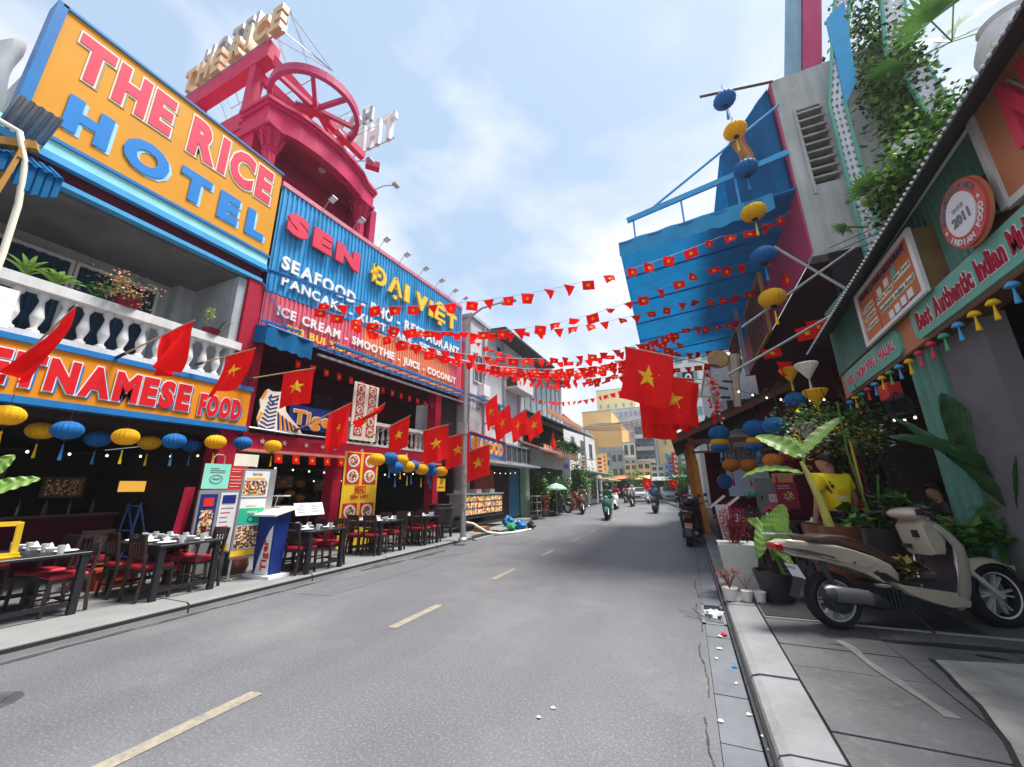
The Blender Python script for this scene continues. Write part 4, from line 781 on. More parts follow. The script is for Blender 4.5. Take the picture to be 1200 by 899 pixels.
bunt += [((-7.7,15.5,7.4),(-3.6,14.0,5.7),(.3,12.6,6.2),'string of small red flags from the grey panelled house to the canopy'), ((-7.7,17.5,7.0),(-3.6,16.0,5.9),(.2,14.5,6.4),'farther string of small red flags from the grey panelled house'), ((-7.7,20.5,6.6),(-3.8,18.0,5.6),(.2,16.5,6.2),'farthest string of small red flags, from the balcony house'), ((-7.6,11.2,6.3),(-4.4,11.8,5.3),(-.4,12.6,5.5),'string of small red flags packed beside the street lamp')]
for k, (a, c, lab) in enumerate((((1.35,8.5,6.75),(2.85,9.1,7.35),'short string of small red flags under the near edge of the blue canopy'), ((.98,9.5,6.63),(2.85,10.6,7.2),'second short string of small red flags under the blue canopy'), ((.69,11.0,6.53),(2.85,12.2,7.1),'third short string of small red flags under the blue canopy'), ((.69,12.0,6.15),(2.2,13.2,6.6),'fourth short string of small red flags under the blue canopy'), ((-1.0,13.2,5.9),(2.2,15,6.3),'fifth short string of small red flags under the blue canopy'), ((-1.05,15.5,6.0),(2.2,16.6,6.3),'deepest string of small red flags under the blue canopy'))):
    bunt.append((a, tuple((p+q)/2-(.12 if i == 2 else 0) for i, (p, q) in enumerate(zip(a, c))), c, lab))
for k, b in enumerate(bunt): bunting(b[3], b[0], b[1], b[2], .44 if k < 3 else .38, k)
# ================================================================== street furniture on the left pavement
def chair_proto():
    t = thing('dining_chair', 'x', 'chair', (0,0,0), 'dining chairs on the left pavement')
    mb = MB(); mb.add([(-.2,-.19,.43),(.2,-.19,.43),(.21,.2,.43),(-.21,.2,.43),(-.19,-.17,.49),(.19,-.17,.49),(.2,.19,.49),(-.2,.19,.49)], [(0,3,2,1),(4,5,6,7),(0,1,5,4),(1,2,6,5),(2,3,7,6),(3,0,4,7)]); o = mb.build('seat', redcush, t)
    bv = o.modifiers.new('b', 'BEVEL'); bv.width = .022; bv.segments = 2
    mb = MB(); mb.box((-.2,-.2,.39),(.2,.2,.43)); mb.build('seat_frame', darkwood, t)
    for sx in (-1,1):
        mb = MB(); mb.beam((sx*.19,.19,0),(sx*.18,.18,.42),.035,.035,up=(0,1,0)); mb.build('leg', darkwood, t)
        mb = MB(); mb.beam((sx*.19,-.22,0),(sx*.18,-.18,.42),.035,.035,up=(0,1,0)); mb.beam((sx*.18,-.18,.42),(sx*.18,-.25,.92),.035,.035,up=(0,1,0)); mb.build('leg', darkwood, t)
    mb = MB(); mb.beam((-.19,-.245,.86),(.19,-.245,.86),.02,.12); mb.beam((-.18,-.21,.6),(.18,-.21,.6),.02,.05); mb.build('top_rail', darkwood, t)
    for k in range(4): mb = MB(); mb.beam((-.12+.08*k,-.21,.6),(-.12+.08*k,-.24,.82),.03,.012,up=(0,1,0)); mb.build('slat', darkwood, t)
    mb = MB(); mb.beam((-.18,0,.16),(.18,0,.16),.02,.025); mb.beam((-.185,-.2,.16),(-.185,.18,.16),.02,.025); mb.beam((.185,-.2,.16),(.185,.18,.16),.02,.025); mb.build('stretcher', darkwood, t); return t
CH = chair_proto(); CH.scale = (.92,.92,.92); chn = [0]
def chair(x, y, rz, label, z=.122):
    o = CH if not chn[0] else copy_tree(CH); chn[0] = 1; o.location = (x,y,z); o.rotation_euler = (0,0,rz); o['label'] = label
gl = mat('drinking_glass', (.75,.78,.78), .08, .02, trans=.5); nap = mat('folded_napkin', (.8,.8,.8), .8, .03)
def pr(fn):
    mb = MB(); fn(mb); return mb
PB = MB(); PB.lathe([(.0,.0),(.04,.0),(.075,.012),(.11,.02),(.105,.024),(.04,.006),(0,.006)], (0,0,0), 16); plate0 = PB.build('plate', plate, smooth=40)
PG = MB(); PG.lathe([(.0,0),(.028,0),(.036,.1),(.033,.1),(.026,.006),(0,.006)], (0,0,0), 12); glass0 = PG.build('glass', gl, smooth=40)
PN = MB(); PN.lathe([(.05,0),(.045,.02),(.02,.07),(0,.09)], (0,0,0), 6, rib=.2); nap0 = PN.build('napkin', nap)
PBw = MB(); PBw.lathe([(0,0),(.03,0),(.05,.03),(.06,.055),(.055,.055),(.03,.012),(0,.01)], (0,0,0), 14); bowl0 = PBw.build('bowl', plate, smooth=40)
protos = {'bowl': bowl0, 'plate': plate0, 'glass': glass0, 'napkin': nap0}; usedp = {}
def put(k, loc, label, cat, grp):
    o = protos[k] if k not in usedp else protos[k].copy()
    if k in usedp: COL.objects.link(o)
    usedp[k] = 1; o.location = loc; o.rotation_euler = (0,0,random.uniform(0,6)); tag(o, label, cat, grp)
def table(x0, x1, y0, y1, which, z=.82, chairs=True):
    t = thing('dining_table', 'dark wooden dining table laid with white china, %s' % which, 'table', ((x0+x1)/2,(y0+y1)/2,.122), 'dining tables on the left pavement')
    mb = MB(); mb.box((x0,y0,z-.035),(x1,y1,z)); o = mb.build('tabletop', blackwood, t); bv = o.modifiers.new('b','BEVEL'); bv.width = .006
    for a in (x0+.05,x1-.05):
        for b in (y0+.05,y1-.05): mb = MB(); mb.box((a-.035,b-.035,.122),(a+.035,b+.035,z-.035)); mb.build('leg', blackwood, t)
    mb = MB(); mb.box((x1-.065,y0+.085,.22),(x1-.035,y1-.085,.27)); mb.box((x0+.035,y0+.085,.22),(x0+.065,y1-.085,.27)); mb.box((x0+.05,y0+.02,z-.12),(x1-.05,y0+.05,z-.035)); mb.build('stretcher', blackwood, t)
    n = max(2, int((x1-x0)/.42))
    for i in range(n):
        for s in (0,1):
            px = x0+(i+.5)*(x1-x0)/n; py = y0+.17 if s == 0 else y1-.17
            wh = '%s %s place on the %s' % (('near','far')[s], ('inner','middle','street')[i if n > 2 else i*2], which); put('plate', (px,py,z+.001), 'round white plate at the '+wh, 'plate', 'plates on the '+which); put('napkin', (px,py,z+.008), 'folded white napkin at the '+wh, 'napkin', 'napkins on the '+which)
            put('glass', (px+.16,py+(.1 if s == 0 else -.1),z+.001), 'clear glass at the '+wh, 'glass', 'glasses on the '+which)
            put('bowl', (px-.16,py+(.08 if s == 0 else -.08),z+.001), 'small white bowl at the '+wh, 'bowl', 'bowls on the '+which)
            if i == 0: put('glass', (px-.1,py+(.16 if s == 0 else -.16),z+.001), 'second clear glass at the '+wh, 'glass', 'glasses on the '+which)
    if chairs:
        for i in range(2):
            px = x0+(i+.5)*(x1-x0)/2; sd = ('inner','street')[i]
            chair(px, y0+.10, 0+random.uniform(-.08,.08), 'red-seated dark chair, near side of the %s, %s end' % (which, sd))
            chair(px, y1-.08, pi+random.uniform(-.08,.08), 'red-seated dark chair, far side of the %s, %s end' % (which, sd))
table(-8.2,-6.88,1.5,2.63,'nearest table'); table(-7.9,-6.62,3.2,4.0,'second table'); table(-7.3,-6.15,5.15,5.97,'table past the podium')
table(-7.3,-6.35,7.15,7.95,'table beside the tall banner'); table(-7.2,-6.3,8.75,9.4,'farthest table')
chair(-8.6,3.3,1.2,'dark red-backed chair in the shade inside the hotel dining room'); chair(-9.3,2.4,.4,'dark chair deepest inside the hotel dining room')
RB = thing('low_bench', 'low red wooden bench box between the first two tables', 'bench', (-8.3,3.6,.12)); mb = MB(); mb.box((-8.95,3.25,.12),(-8.2,3.75,.38)); mb.build('box', mat('red_wood', (.30,.04,.02), .6, .2), RB); mb = MB(); mb.box((-9.0,3.2,.38),(-8.15,3.8,.42)); mb.build('lid', mat('red_wood', 0), RB)
mb = MB(); bl = mat('navy_metal', (.01,.03,.12), .4)
for x in (-9.0,-8.6):
    mb.tube([(x,3.55,.12),(x,3.7,.8),(x,3.75,1.35)], .016, 6); mb.tube([(x,4.1,.12),(x,3.75,1.3)], .016, 6)
for z in (.5,.9,1.3): mb.tube([(-9.0,3.72,z),(-8.6,3.72,z)], .016, 6)
tag(mb.build('folding_rack', bl, loc=(-8.8,3.7,.12)), 'dark blue folding metal rack standing in the hotel dining room', 'rack')
rp = mat('red_plastic', (.6,.015,.02), .4, .05)
PC = thing('plastic_chair', 'bright red plastic chair behind the second table', 'chair', (-8.0,4.45,.12))
mb = MB(); mb.box((-8.2,4.25,.52),(-7.8,4.65,.55)); mb.build('seat', rp, PC); mb = MB(); mb.grid(lambda i, j: (-8.2+.4*i, 4.65+.06*j+.03*sin(pi*i), .55+.42*j*(.9+.1*sin(pi*i))), 6, 4); o = mb.build('backrest', rp, PC); o.modifiers.new('s','SOLIDIFY').thickness = .015
for a in (-8.18,-7.82):
    for b in (4.27,4.63): mb = MB(); mb.beam((a,b,.12),(a*1.0,b,.52),.03,.03,up=(0,1,0)); mb.build('leg', rp, PC)
YFm = thing('table_menu', 'yellow menu frame standing on the nearest table at the picture edge', 'menu stand', (-7.2,1.9,.83)); mb = MB()
for a, b in (((-7.3,1.62,.84),(-7.25,1.62,1.2)), ((-7.15,2.05,.84),(-7.1,2.02,1.2)), ((-7.25,1.62,1.19),(-7.1,2.02,1.19)), ((-7.3,1.6,.85),(-7.1,2.08,.85))): mb.beam(a, b, .03, .05, up=(0,1,0) if a[2] != b[2] else (0,0,1))
mb.build('frame', panyel, YFm)
mb = MB(); mb.prism([(-7.12,1.4,.86),(-7.0,2.1,.86),(-7.0,2.1,.83),(-7.12,1.4,.83)][0:0] or [(-7.5,1.5,.823),(-7.1,1.5,.823),(-7.1,2.1,.823),(-7.5,2.1,.823)], (0,0,.01)); tag(mb.build('yellow_tray', panyel, loc=(-7.3,1.8,.82)), 'flat yellow tray lying on the nearest table', 'tray')
# standees
green = mat('poster_green', (.03,.42,.23), .5, .04); mint = mat('poster_mint', (.25,.68,.52), .5, .04); sheet = mat('poster_white', (.72,.73,.74), .45, .04); ink = mat('print_grey', (.2,.2,.22), .6)
def poster(parent, fr, u0, u1, w0, w1, d, kind):
    mb = MB(); fr.box(mb, u0, u1, w0, w1, d, d+.006); mb.build('poster', {'mint': mint, 'red': panred, 'white': sheet, 'green': green, 'yellow': panyel, 'cream': cream, 'photo': dishm2, 'blue': navy, 'sky': sky_blue}[kind], parent)
def lines(parent, fr, u0, u1, w0, w1, d, n, m=ink, seed=0):
    r = random.Random(seed); mb = MB()
    for k in range(n): w_ = w0+(w1-w0)*(k+.5)/n; fr.box(mb, u0, u0+(u1-u0)*r.uniform(.55,1), w_-.006, w_+.004, d, d+.003)
    mb.build('print', m, parent)
MBd = thing('menu_board', 'white menu stand with a green poster and a sheet of food photos beside the podium', 'menu board', (-7.0,4.65,.12)); f = Fr((-7.0,4.36,0), (.12,1,0), (.02,0,1), (1,-.12,0))
mb = MB(); f.box(mb, 0, .55, .46, 1.9, -.03, 0); mb.build('panel', steel, MBd)
poster(MBd, f, .02, .43, 1.42, 1.86, .002, 'white'); poster(MBd, f, .03, .40, 1.46, 1.70, .009, 'photo'); poster(MBd, f, .02, .43, .58, 1.39, .002, 'white'); poster(MBd, f, .025, .42, .98, 1.24, .009, 'green'); poster(MBd, f, .03, .41, .60, .95, .009, 'photo'); poster(MBd, f, 0, .45, .48, .57, .002, 'yellow')
mb = MB(); f.box(mb, .06, .36, 1.73, 1.75, .009, .013); f.box(mb, .12, .3, 1.275, 1.29, .009, .013); mb.build('yellow_rule', panyel, MBd); text(MBd, 'Tom Yum', panred, f, .14, .30, 1.79, 1.83, .009, .004, .01)
text(MBd, 'MENU', sheet, f, .15, .30, 1.15, 1.19, .016, .004, .02); mb = MB()
for k in range(14): a = pi*k/14*2; mb.beam(f(.22+.05*cos(a),1.06+.045*sin(a),.018), f(.22+.05*cos(a+.45),1.06+.045*sin(a+.45),.018), .01, .004, up=f.n)
mb.build('wreath_emblem', navy, MBd)
for u in (.03,.50): mb = MB(); f.box(mb, u, u+.03, .12, .46, -.04, -.01); f.box(mb, u, u+.03, .12, .15, -.25, .1); mb.build('leg', steel, MBd)
P2 = thing('podium', 'blue and white podium with red lettering and a sloping cream top', 'podium', (-6.72,4.85,.122))
mb = MB(); mb.box((-7.05,4.66,.122),(-6.39,5.04,.17)); mb.build('base', sheet, P2)
mb = MB(); mb.hexa([(-6.92,4.74,.17),(-6.52,4.74,.17),(-6.52,4.96,.17),(-6.92,4.96,.17),(-6.98,4.72,1.12),(-6.46,4.72,1.12),(-6.46,4.98,1.2),(-6.98,4.98,1.2)]); mb.build('body', navy, P2)
mb = MB(); mb.hexa([(-7.05,4.62,1.10),(-6.38,4.62,1.10),(-6.38,5.08,1.22),(-7.05,5.08,1.22),(-7.05,4.62,1.13),(-6.38,4.62,1.13),(-6.38,5.08,1.25),(-7.05,5.08,1.25)]); mb.build('sloping_top', cream, P2)
mb = MB(); pts = [(-6.86,.175),(-6.53,.175),(-6.51,.95),(-6.58,.88),(-6.66,.74),(-6.74,.55),(-6.81,.36)]; mb.prism([(a,4.733-.02*(b-.17),b) for a, b in pts], (0,-.006,0)); mb.build('white_sweep', sheet, P2)
ft = Fr((-6.55,4.724,.2), (0,-.02,1), (-1,0,0), (0,-1,0)); letters(P2, 'Tiger', panred, ft, .03, .52, .03, .17, 0, .006, .03, .05)
mb = MB(); mb.tube([(-6.98,5.02,1.25),(-6.98,5.06,1.42)], .008, 5); mb.box((-7.1,4.98,1.42),(-6.7,5.1,1.44)); mb.build('shelf', sheet, P2)
D1 = thing('poster_stand', 'glass-fronted stand of posters and leaflets left of the white menu stand', 'stand', (-7.5,4.4,.12)); f = Fr((-7.5,4.02,0), (.1,1,0), (0,0,1), (1,-.1,0))
mb = MB(); f.box(mb, 0, .62, .5, 1.55, -.05, 0); f.box(mb, 0, .62, .12, .5, -.04, -.02); mb.build('panel', steel, D1)
poster(D1, f, .03, .28, .75, 1.48, .002, 'blue'); poster(D1, f, .33, .6, .52, 1.5, .002, 'white'); poster(D1, f, .36, .57, 1.32, 1.46, .009, 'blue'); poster(D1, f, .34, .56, .54, .66, .009, 'yellow'); poster(D1, f, .06, .25, .8, 1.22, .009, 'photo'); poster(D1, f, .08, .23, 1.28, 1.42, .009, 'red'); lines(D1, f, .36,.57,.75,1.28,.009,7,panred,4)
for u in (.02,.56): mb = MB(); f.box(mb, u, u+.04, .12, .5, -.15, .05); mb.build('leg', black, D1)
D2 = thing('hanging_menu', 'mint green menu sheet with a dark round emblem hung from a handle', 'menu', (-7.5,4.2,1.6)); f = Fr((-7.5,4.02,0), (.02,1,.0), (0,0,1), (1,0,0))
mb = MB(); f.box(mb, .0, .42, 1.57, 1.99, .0, .01); mb.build('sheet', mint, D2); mb = MB(); mb.tube([f(.12,1.99,.0), f(.12,2.1,0), f(.16,2.15,0), f(.26,2.15,0), f(.30,2.1,0), f(.30,1.99,0)], .01, 6); mb.build('handle', polem, D2)
mb = MB()
for k in range(16): a = pi*k/8; mb.beam(f(.21+.1*cos(a),1.73+.07*sin(a),.012), f(.21+.1*cos(a+.4),1.73+.07*sin(a+.4),.012), .014, .004, up=f.n)
f.box(mb, .15, .27, 1.72, 1.745, .01, .014); mb.build('emblem', ink, D2); lines(D2, f, .1,.34,1.83,1.93,.011,3,ink,2)
D3 = thing('red_notice', 'red notice panel with lines of print below a pale yellow sheet', 'notice', (-7.8,4.9,1.6)); f = Fr((-7.8,4.62,0), (.02,1,0), (0,0,1), (1,0,0)); poster(D3, f, 0, .32, 1.55, 1.98, 0, 'red'); poster(D3, f, .05, .5, 1.99, 2.22, -.01, 'cream'); lines(D3, f, .03,.3,1.58,1.82,.007,4,sheet,1); lines(D3, f, .03,.28,1.86,1.95,.007,2,sheet,3)
D4 = thing('standing_board', 'curved crimson panel edge standing left of the poster stand', 'panel', (-7.7,3.9,.8)); mb = MB(); mb.grid(lambda i, j: (-7.75+.05*sin(pi*i), 3.92+.16*i-.06*(1-j), .75+.85*j), 5, 5); o = mb.build('sheet', crimson, D4); o.modifiers.new('s','SOLIDIFY').thickness = .03
mb = MB(); mb.box((-7.35,4.35,.125),(-6.95,4.62,.14)); tag(mb.build('flat_card', stonem, loc=(-7.1,4.5,.12)), 'flat pale card lying on the pavement at the foot of the menu stand', 'card')
mb = MB(); mb.lathe([(0,0),(.16,0),(.2,.12),(.17,.24),(.1,.27)], (-7.55,4.85,.125), 14); tag(mb.build('clay_jar', terra, loc=(-7.5,4.85,.12), smooth=40), 'round clay jar half hidden behind the menu stand', 'jar')
MS = thing('open_menu', 'open white menu book on a small stand beyond the podium', 'menu', (-7.6,6.3,.12)); mb = MB(); f = Fr((-7.65,6.0,1.0), (.15,1,0), (-.4,0,.9), (.9,-.1,.4))
f.box(mb, 0, .32, 0, .28, 0, .01); f.box(mb, .325, .65, 0, .28, 0, .01); mb.build('pages', sheet, MS); lines(MS, f, .04,.28,.05,.24,.011,5,ink,7); lines(MS, f, .37,.6,.05,.24,.011,5,ink,9); mb = MB(); mb.tube([f(.32,.05,-.02), (-7.75,6.3,.12)], .02, 6); mb.lathe([(.16,.12),(.15,.15),(.03,.16)], (-7.75,6.3,0), 12); mb.build('stand', darkwood, MS)
# barrel, small yellow sign, food cart
BR = thing('barrel', 'big dark barrel on a stand at the far end of the dining tables', 'barrel', (-6.95,10.4,.12))
mb = MB(); mb.lathe([(.30,.42),(.36,.58),(.39,.78),(.36,.98),(.31,1.08),(.27,1.08),(.27,1.04),(0,1.04)], (-6.95,10.4,0), 22); mb.build('body', darkwood, BR, smooth=40)
for z in (.52,.66,.92,1.04): mb = MB(); rr_ = .355 if z in (.52,1.04) else .385; mb.lathe([(rr_,z-.02),(rr_+.006,z-.02),(rr_+.006,z+.02),(rr_,z+.02)], (-6.95,10.4,0), 22); mb.build('hoop', black, BR)
for a, b in ((-.22,-.22),(.22,-.22),(.22,.22),(-.22,.22)): mb = MB(); mb.box((-6.98+a,10.37+b,.12),(-6.92+a,10.43+b,.44)); mb.build('leg', blackwood, BR)
YS1 = thing('small_sign', 'small yellow sign with a red emblem hanging under the last lantern', 'sign', (-7.25,10.7,1.75)); f = YS(-7.25); mb = MB(); f.box(mb, 10.55, 11.0, 1.45, 1.85, 0, .02); mb.build('plate', panyel, YS1)
text(YS1, 'SEN VIET', panred, f, 10.62,10.93,1.54,1.60,.02,.006,.02); mb = MB(); f.box(mb, 10.7,10.86,1.68,1.71,.02,.026); f.box(mb, 10.7,10.86,1.75,1.77,.02,.026); mb.build('emblem', panred, YS1)
FC = thing('food_cart', 'food cart with three rows of dish photos and bulbs above, past the street lamp', 'food cart', (-7.0,13.2,.12)); f = YS(-7.0)
mb = MB(); f.box(mb, 11.7, 14.9, .62, 1.3, -.5, -.01); f.box(mb, 11.6, 15.0, 1.3, 1.36, -.55, .03); mb.build('cabinet', steel, FC)
fm = collage('cart_photo', ['#e0862c','#f0c060','#c23a22','#f7ead0','#d9642a','#7fae5a','#f2b44a','#fff3d9'], 14)
for r_ in range(3):
    for c_ in range(9): mb = MB(); f.box(mb, 11.74+.35*c_, 12.06+.35*c_, .64+.22*r_, .83+.22*r_, -.008, .004); mb.build('photo', fm, FC)
    mb = MB(); f.box(mb, 11.72, 14.88, .83+.22*r_, .855+.22*r_, -.008, .01); mb.build('shelf_edge', navy, FC)
mb = MB(); f.box(mb, 11.6, 15.0, .5, .58, -.5, 0); f.box(mb, 11.6, 15.0, .28, .33, -.05, .15); mb.build('chassis', black, FC)
for u in (11.7,14.9): mb = MB(); mb.lathe([(.02,-.02),(.11,-.02),(.11,.02),(.02,.02)], (-6.95,u,.23), 14, ax='x'); mb.build('wheel', black, FC)
for u in (11.8,12.9,14.0): mb = MB(); f.box(mb, u, u+.4, 1.36, 1.5, -.4, -.1); mb.build('steamer', steel, FC)
mb = MB(); mb.tube([(-6.75,11.6,.45),(-6.5,11.6,.42),(-6.3,11.65,.3),(-6.15,11.9,.14),(-5.9,12.4,.05),(-5.6,13.2,.03),(-5.5,14.2,.03),(-5.8,13.4,.03)], .035, 8); tag(mb.build('hose', cream, loc=(-6.5,11.6,.12), smooth=60), 'thick pale hose curling from the food cart onto the road', 'hose')
mb = MB(); mb.box((-6.75,12.1,.125),(-6.4,12.6,.26)); tag(mb.build('wooden_crate', mat('crate_wood', (.25,.10,.04), .7, .2), loc=(-6.6,12.3,.12)), 'small brown crate on the pavement under the food cart', 'crate')
bagb = mat('blue_plastic_bag', (.02,.22,.55), .35, .15, trans=.2); bagg = mat('green_plastic_bag', (.05,.45,.2), .35, .15, trans=.2)
crumple('rubbish_bag', 'tall blue plastic rubbish bag at the left kerb', 'bag', bagb, (-6.35,14.1,.05), .19, 2, 1.15); crumple('rubbish_bag', 'wide blue plastic rubbish bag on the road beside the tall one', 'bag', bagb, (-5.95,14.3,.0), .21, 5, .8); crumple('rubbish_bag', 'small green plastic bag in front of the blue bags', 'bag', bagg, (-6.1,13.7,.0), .17, 9, .8); crumple('rubbish_bag', 'dark plastic bag right of the blue rubbish bags', 'bag', black, (-5.65,14.6,.0), .17, 11, .8)
# ------------------------------------------------------------------ street lamps
def street_lamp(label, x, y, H_, dx, dz=0):
    t = thing('street_lamp', label, 'street lamp', (x,y,.1)); mb = MB(); mb.tube([(x,y,.1),(x,y,.5),(x,y,3.5),(x,y,H_-1)], [.085,.075,.065,.055], 12); mb.build('post', steel, t, smooth=60)
    mb = MB(); mb.lathe([(.13,.1),(.13,.16),(.09,.2)], (x,y,0), 12); mb.build('base', steel, t)
    mb = MB(); mb.tube([(x,y,H_-1),(x+.02*dx,y,H_-.55),(x+.15*dx,y,H_-.2),(x+.45*dx,y,H_-.02),(x+.8*dx,y,H_+.02),(x+dx,y,H_+.03)], [.05,.045,.04,.035,.03,.03], 10); mb.build('arm', steel, t, smooth=60)
    mb = MB(); mb.hexa([(x+dx,y-.1,H_-.03),(x+dx+.5,y-.09,H_+.0),(x+dx+.5,y+.09,H_+.0),(x+dx,y+.1,H_-.03),(x+dx,y-.06,H_+.07),(x+dx+.45,y-.05,H_+.06),(x+dx+.45,y+.05,H_+.06),(x+dx,y+.06,H_+.07)]); mb.build('lamp_head', steel, t); return t
L1 = street_lamp('tall grey street lamp post curving over the street at the left kerb', -5.93, 10.0, 7.15, 1.25)
mb = MB(); mb.box((-6.1,9.86,3.1),(-5.85,10.05,3.45)); mb.build('junction_box', steel, L1)
lw = mat('worn_post_sticker', (.3,.28,.24), .8, .35, 9, dirt=(.08,.07,.06), damt=.8)
mb = MB(); mb.tube([(-5.93,10,.9),(-5.93,10,2.2)], .079, 12, cap=False); mb.build('sticker_sleeve', lw, L1)
# ================================================================== RIGHT SIDE: Indian restaurant, facade at x = 3, y up to 9.3
tealm = mat('teal_corrugated', (.13,.30,.24), .55, .12, 1.5, dirt=(.06,.13,.11), damt=.6, streak=.6); orgb = mat('salmon_board', (.55,.22,.11), .6, .06, 1.5, dirt=(.4,.15,.08), damt=.4); mintb = mat('mint_board', (.16,.42,.33), .5, .05)
IR = thing('restaurant_building', 'green corrugated restaurant front on the right with a sloping eave', 'building', (3.3,6,0)); g3 = RS(3.0)
mb = MB(); corr(mb, g3, -9.2, -2.0, 3.5, 4.85, 0, .1, .02); mb.build('corrugated_wall', tealm, IR)
mb = MB(); corr(mb, Fr((2.96,0,0), (0,-1,0), (0,0,1), (-1,0,0)), -6.72, -6.12, .12, 3.2, 0, .15, .05); corr(mb, Fr((0,6.12,0), (1,0,0), (0,0,1), (0,-1,0)), 2.96, 3.25, .12, 3.2, 0, .15, .03); mb.build('corrugated_column', tealm, IR)
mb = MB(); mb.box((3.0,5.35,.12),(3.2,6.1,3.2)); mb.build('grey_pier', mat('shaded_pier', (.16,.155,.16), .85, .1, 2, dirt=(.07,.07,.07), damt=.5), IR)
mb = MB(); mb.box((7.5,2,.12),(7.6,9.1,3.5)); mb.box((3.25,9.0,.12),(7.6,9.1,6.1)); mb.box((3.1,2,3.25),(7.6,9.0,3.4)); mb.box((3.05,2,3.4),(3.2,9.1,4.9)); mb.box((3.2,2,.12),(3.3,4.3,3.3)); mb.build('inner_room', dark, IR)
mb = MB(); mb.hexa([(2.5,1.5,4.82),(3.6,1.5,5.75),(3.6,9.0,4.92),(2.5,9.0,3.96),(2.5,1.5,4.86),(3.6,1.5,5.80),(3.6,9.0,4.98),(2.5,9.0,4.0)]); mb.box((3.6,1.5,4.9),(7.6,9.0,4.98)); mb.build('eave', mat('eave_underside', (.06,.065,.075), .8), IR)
mb = MB(); mb.hexa([(2.9,1.5,5.12),(2.94,1.5,5.12),(2.94,9.1,4.36),(2.9,9.1,4.36),(2.9,1.5,5.18),(2.94,1.5,5.18),(2.94,9.1,4.42),(2.9,9.1,4.42)]); mb.build('white_pipe', white, IR)
for k in range(96):
    y = 1.7+.076*k
    if k == 0: mb = MB(); mb.lathe([(0,-.02),(.013,-.01),(.015,0),(.012,.01),(0,.014)], (0,0,0), 8); sc0 = mb.build('eave_cap', white, IR); o = sc0
    else: o = sc0.copy(); COL.objects.link(o); o.parent = IR
    sc0.data.transform(Matrix.Translation(V((3.3,6,0)))) if k == 0 else None
    o.location = (2.485-3.3, y-6, 4.0+.115*(9.0-y)-.02)
def tilt(x): return Fr((x,0,3.07+.062*9.3), (0,-1,.062), (0,0,1), (-1,0,0))
class Fk(Fr):
    """the same flat frame, with its measures reduced"""
    def __call__(s, u, w, d=0): return s.o+s.ex*(u*.94)+s.ez*(w*.94)+s.n*d
g4 = Fk((2.98,0,2.976+.062*8.74), (0,-1,.062), (0,0,1), (-1,0,0))
FA = thing('fascia_sign', 'salmon fascia with mint panels in red letters about Indian multi cuisine', 'sign', (2.95,6,3.3))
mb = MB(); g4.box(mb, -9.32, -1.8, 0, .47, -.1, .12); mb.build('board', orgb, FA); mb = MB(); g4.box(mb, -9.34, -1.8, -.03, 0.0, -.1, .15); g4.box(mb, -9.34, -1.8, .47, .49, -.05, .15); mb.build('edge', mat('brown_edge', (.12,.05,.03), .6), FA)
def rpanel(u0, u1, w0, w1, d0, d1, r, m, name, par, fr):
    P = []
    for cx, cy, a0 in ((u1-r,w1-r,0),(u0+r,w1-r,90),(u0+r,w0+r,180),(u1-r,w0+r,270)):
        for k in range(5): a = radians(a0+22.5*k); P.append(fr(cx+r*cos(a), cy+r*sin(a), d0))
    mb = MB(); mb.prism(P, fr.n*(d1-d0)); mb.build(name, m, par)
rpanel(-9.05, -6.9, .04, .43, .12, .16, .12, mintb, 'mint_panel', FA, g4); rpanel(-6.48, -1.0, .04, .46, .12, .17, .12, mintb, 'mint_panel', FA, g4)
letters(FA, 'VEG - NON VEG - HALAL', pinklet, g4, -8.9, -7.05, .16, .31, .165, .008, .03, .1, outline=white)
letters(FA, 'Best Authentic Indian Multi Cuisine', crimson, g4, -6.34, -3.75, .13, .37, .175, .01, .035, .07, .4, outline=white)
MBR = thing('wall_sign', 'orange box sign with white frame listing restaurant fare and social icons', 'sign', (2.8,6.7,4.1)); g5 = Fk((2.76,0,1.5+(3.62-1.5)*.935+.062*7.1), (0,-1,.062), (0,0,1), (-1,0,0)); orb = mat('orange_board', (.55,.17,.05), .5, .06)
mb = MB(); g5.box(mb, -7.6, -5.84, .02, .86, -.3, 0); mb.build('box', mat('brown_box_side', (.25,.15,.06), .6), MBR); mb = MB(); g5.box(mb, -7.55, -5.9, .05, .83, 0, .01); mb.build('face', orb, MBR)
mb = MB()
for a in ((-7.62,-5.82,.0,.05), (-7.62,-5.82,.83,.88), (-7.62,-7.56,.05,.83), (-5.9,-5.82,.05,.83)): g5.box(mb, *a, -.01, .03)
mb.build('white_frame', white, MBR); mb = MB(); g5.box(mb, -7.05,-7.03,.06,.62,.01,.016); mb.build('divider', pinklet, MBR)
text(MBR, 'RESORT | TOUR | RESTAURANT', navy, g5, -7.45,-6.0,.68,.79,.012,.006,.03)
for a in ((-7.48,-7.1,.5,.56,'Travel'),(-7.48,-7.1,.36,.42,'Tickets'),(-7.48,-7.1,.22,.28,'Tours'),(-7.0,-6.5,.42,.48,'Pure Veg'),(-6.45,-6.0,.46,.53,'Jain Food'),(-6.95,-6.0,.27,.34,'authentic indian food')):
    mb = MB(); g5.box(mb, a[0]-.01, a[1]+.01, a[2]-.01, a[3]+.01, .011, .014); mb.build('label_strip', cream, MBR); text(MBR, a[4], tealm, g5, a[0],a[1],a[2],a[3],.015,.004,.02)
for k, (u, w_, m_) in enumerate(((-6.85,.55,white),(-6.62,.57,white),(-6.38,.60,mintb),(-6.7,.12,white),(-6.52,.13,white),(-6.34,.14,white),(-6.16,.15,white))): mb = MB(); g5.box(mb, u-.06,u+.06,w_-.05,w_+.06,.011,.02); mb.build('icon', m_, MBR)
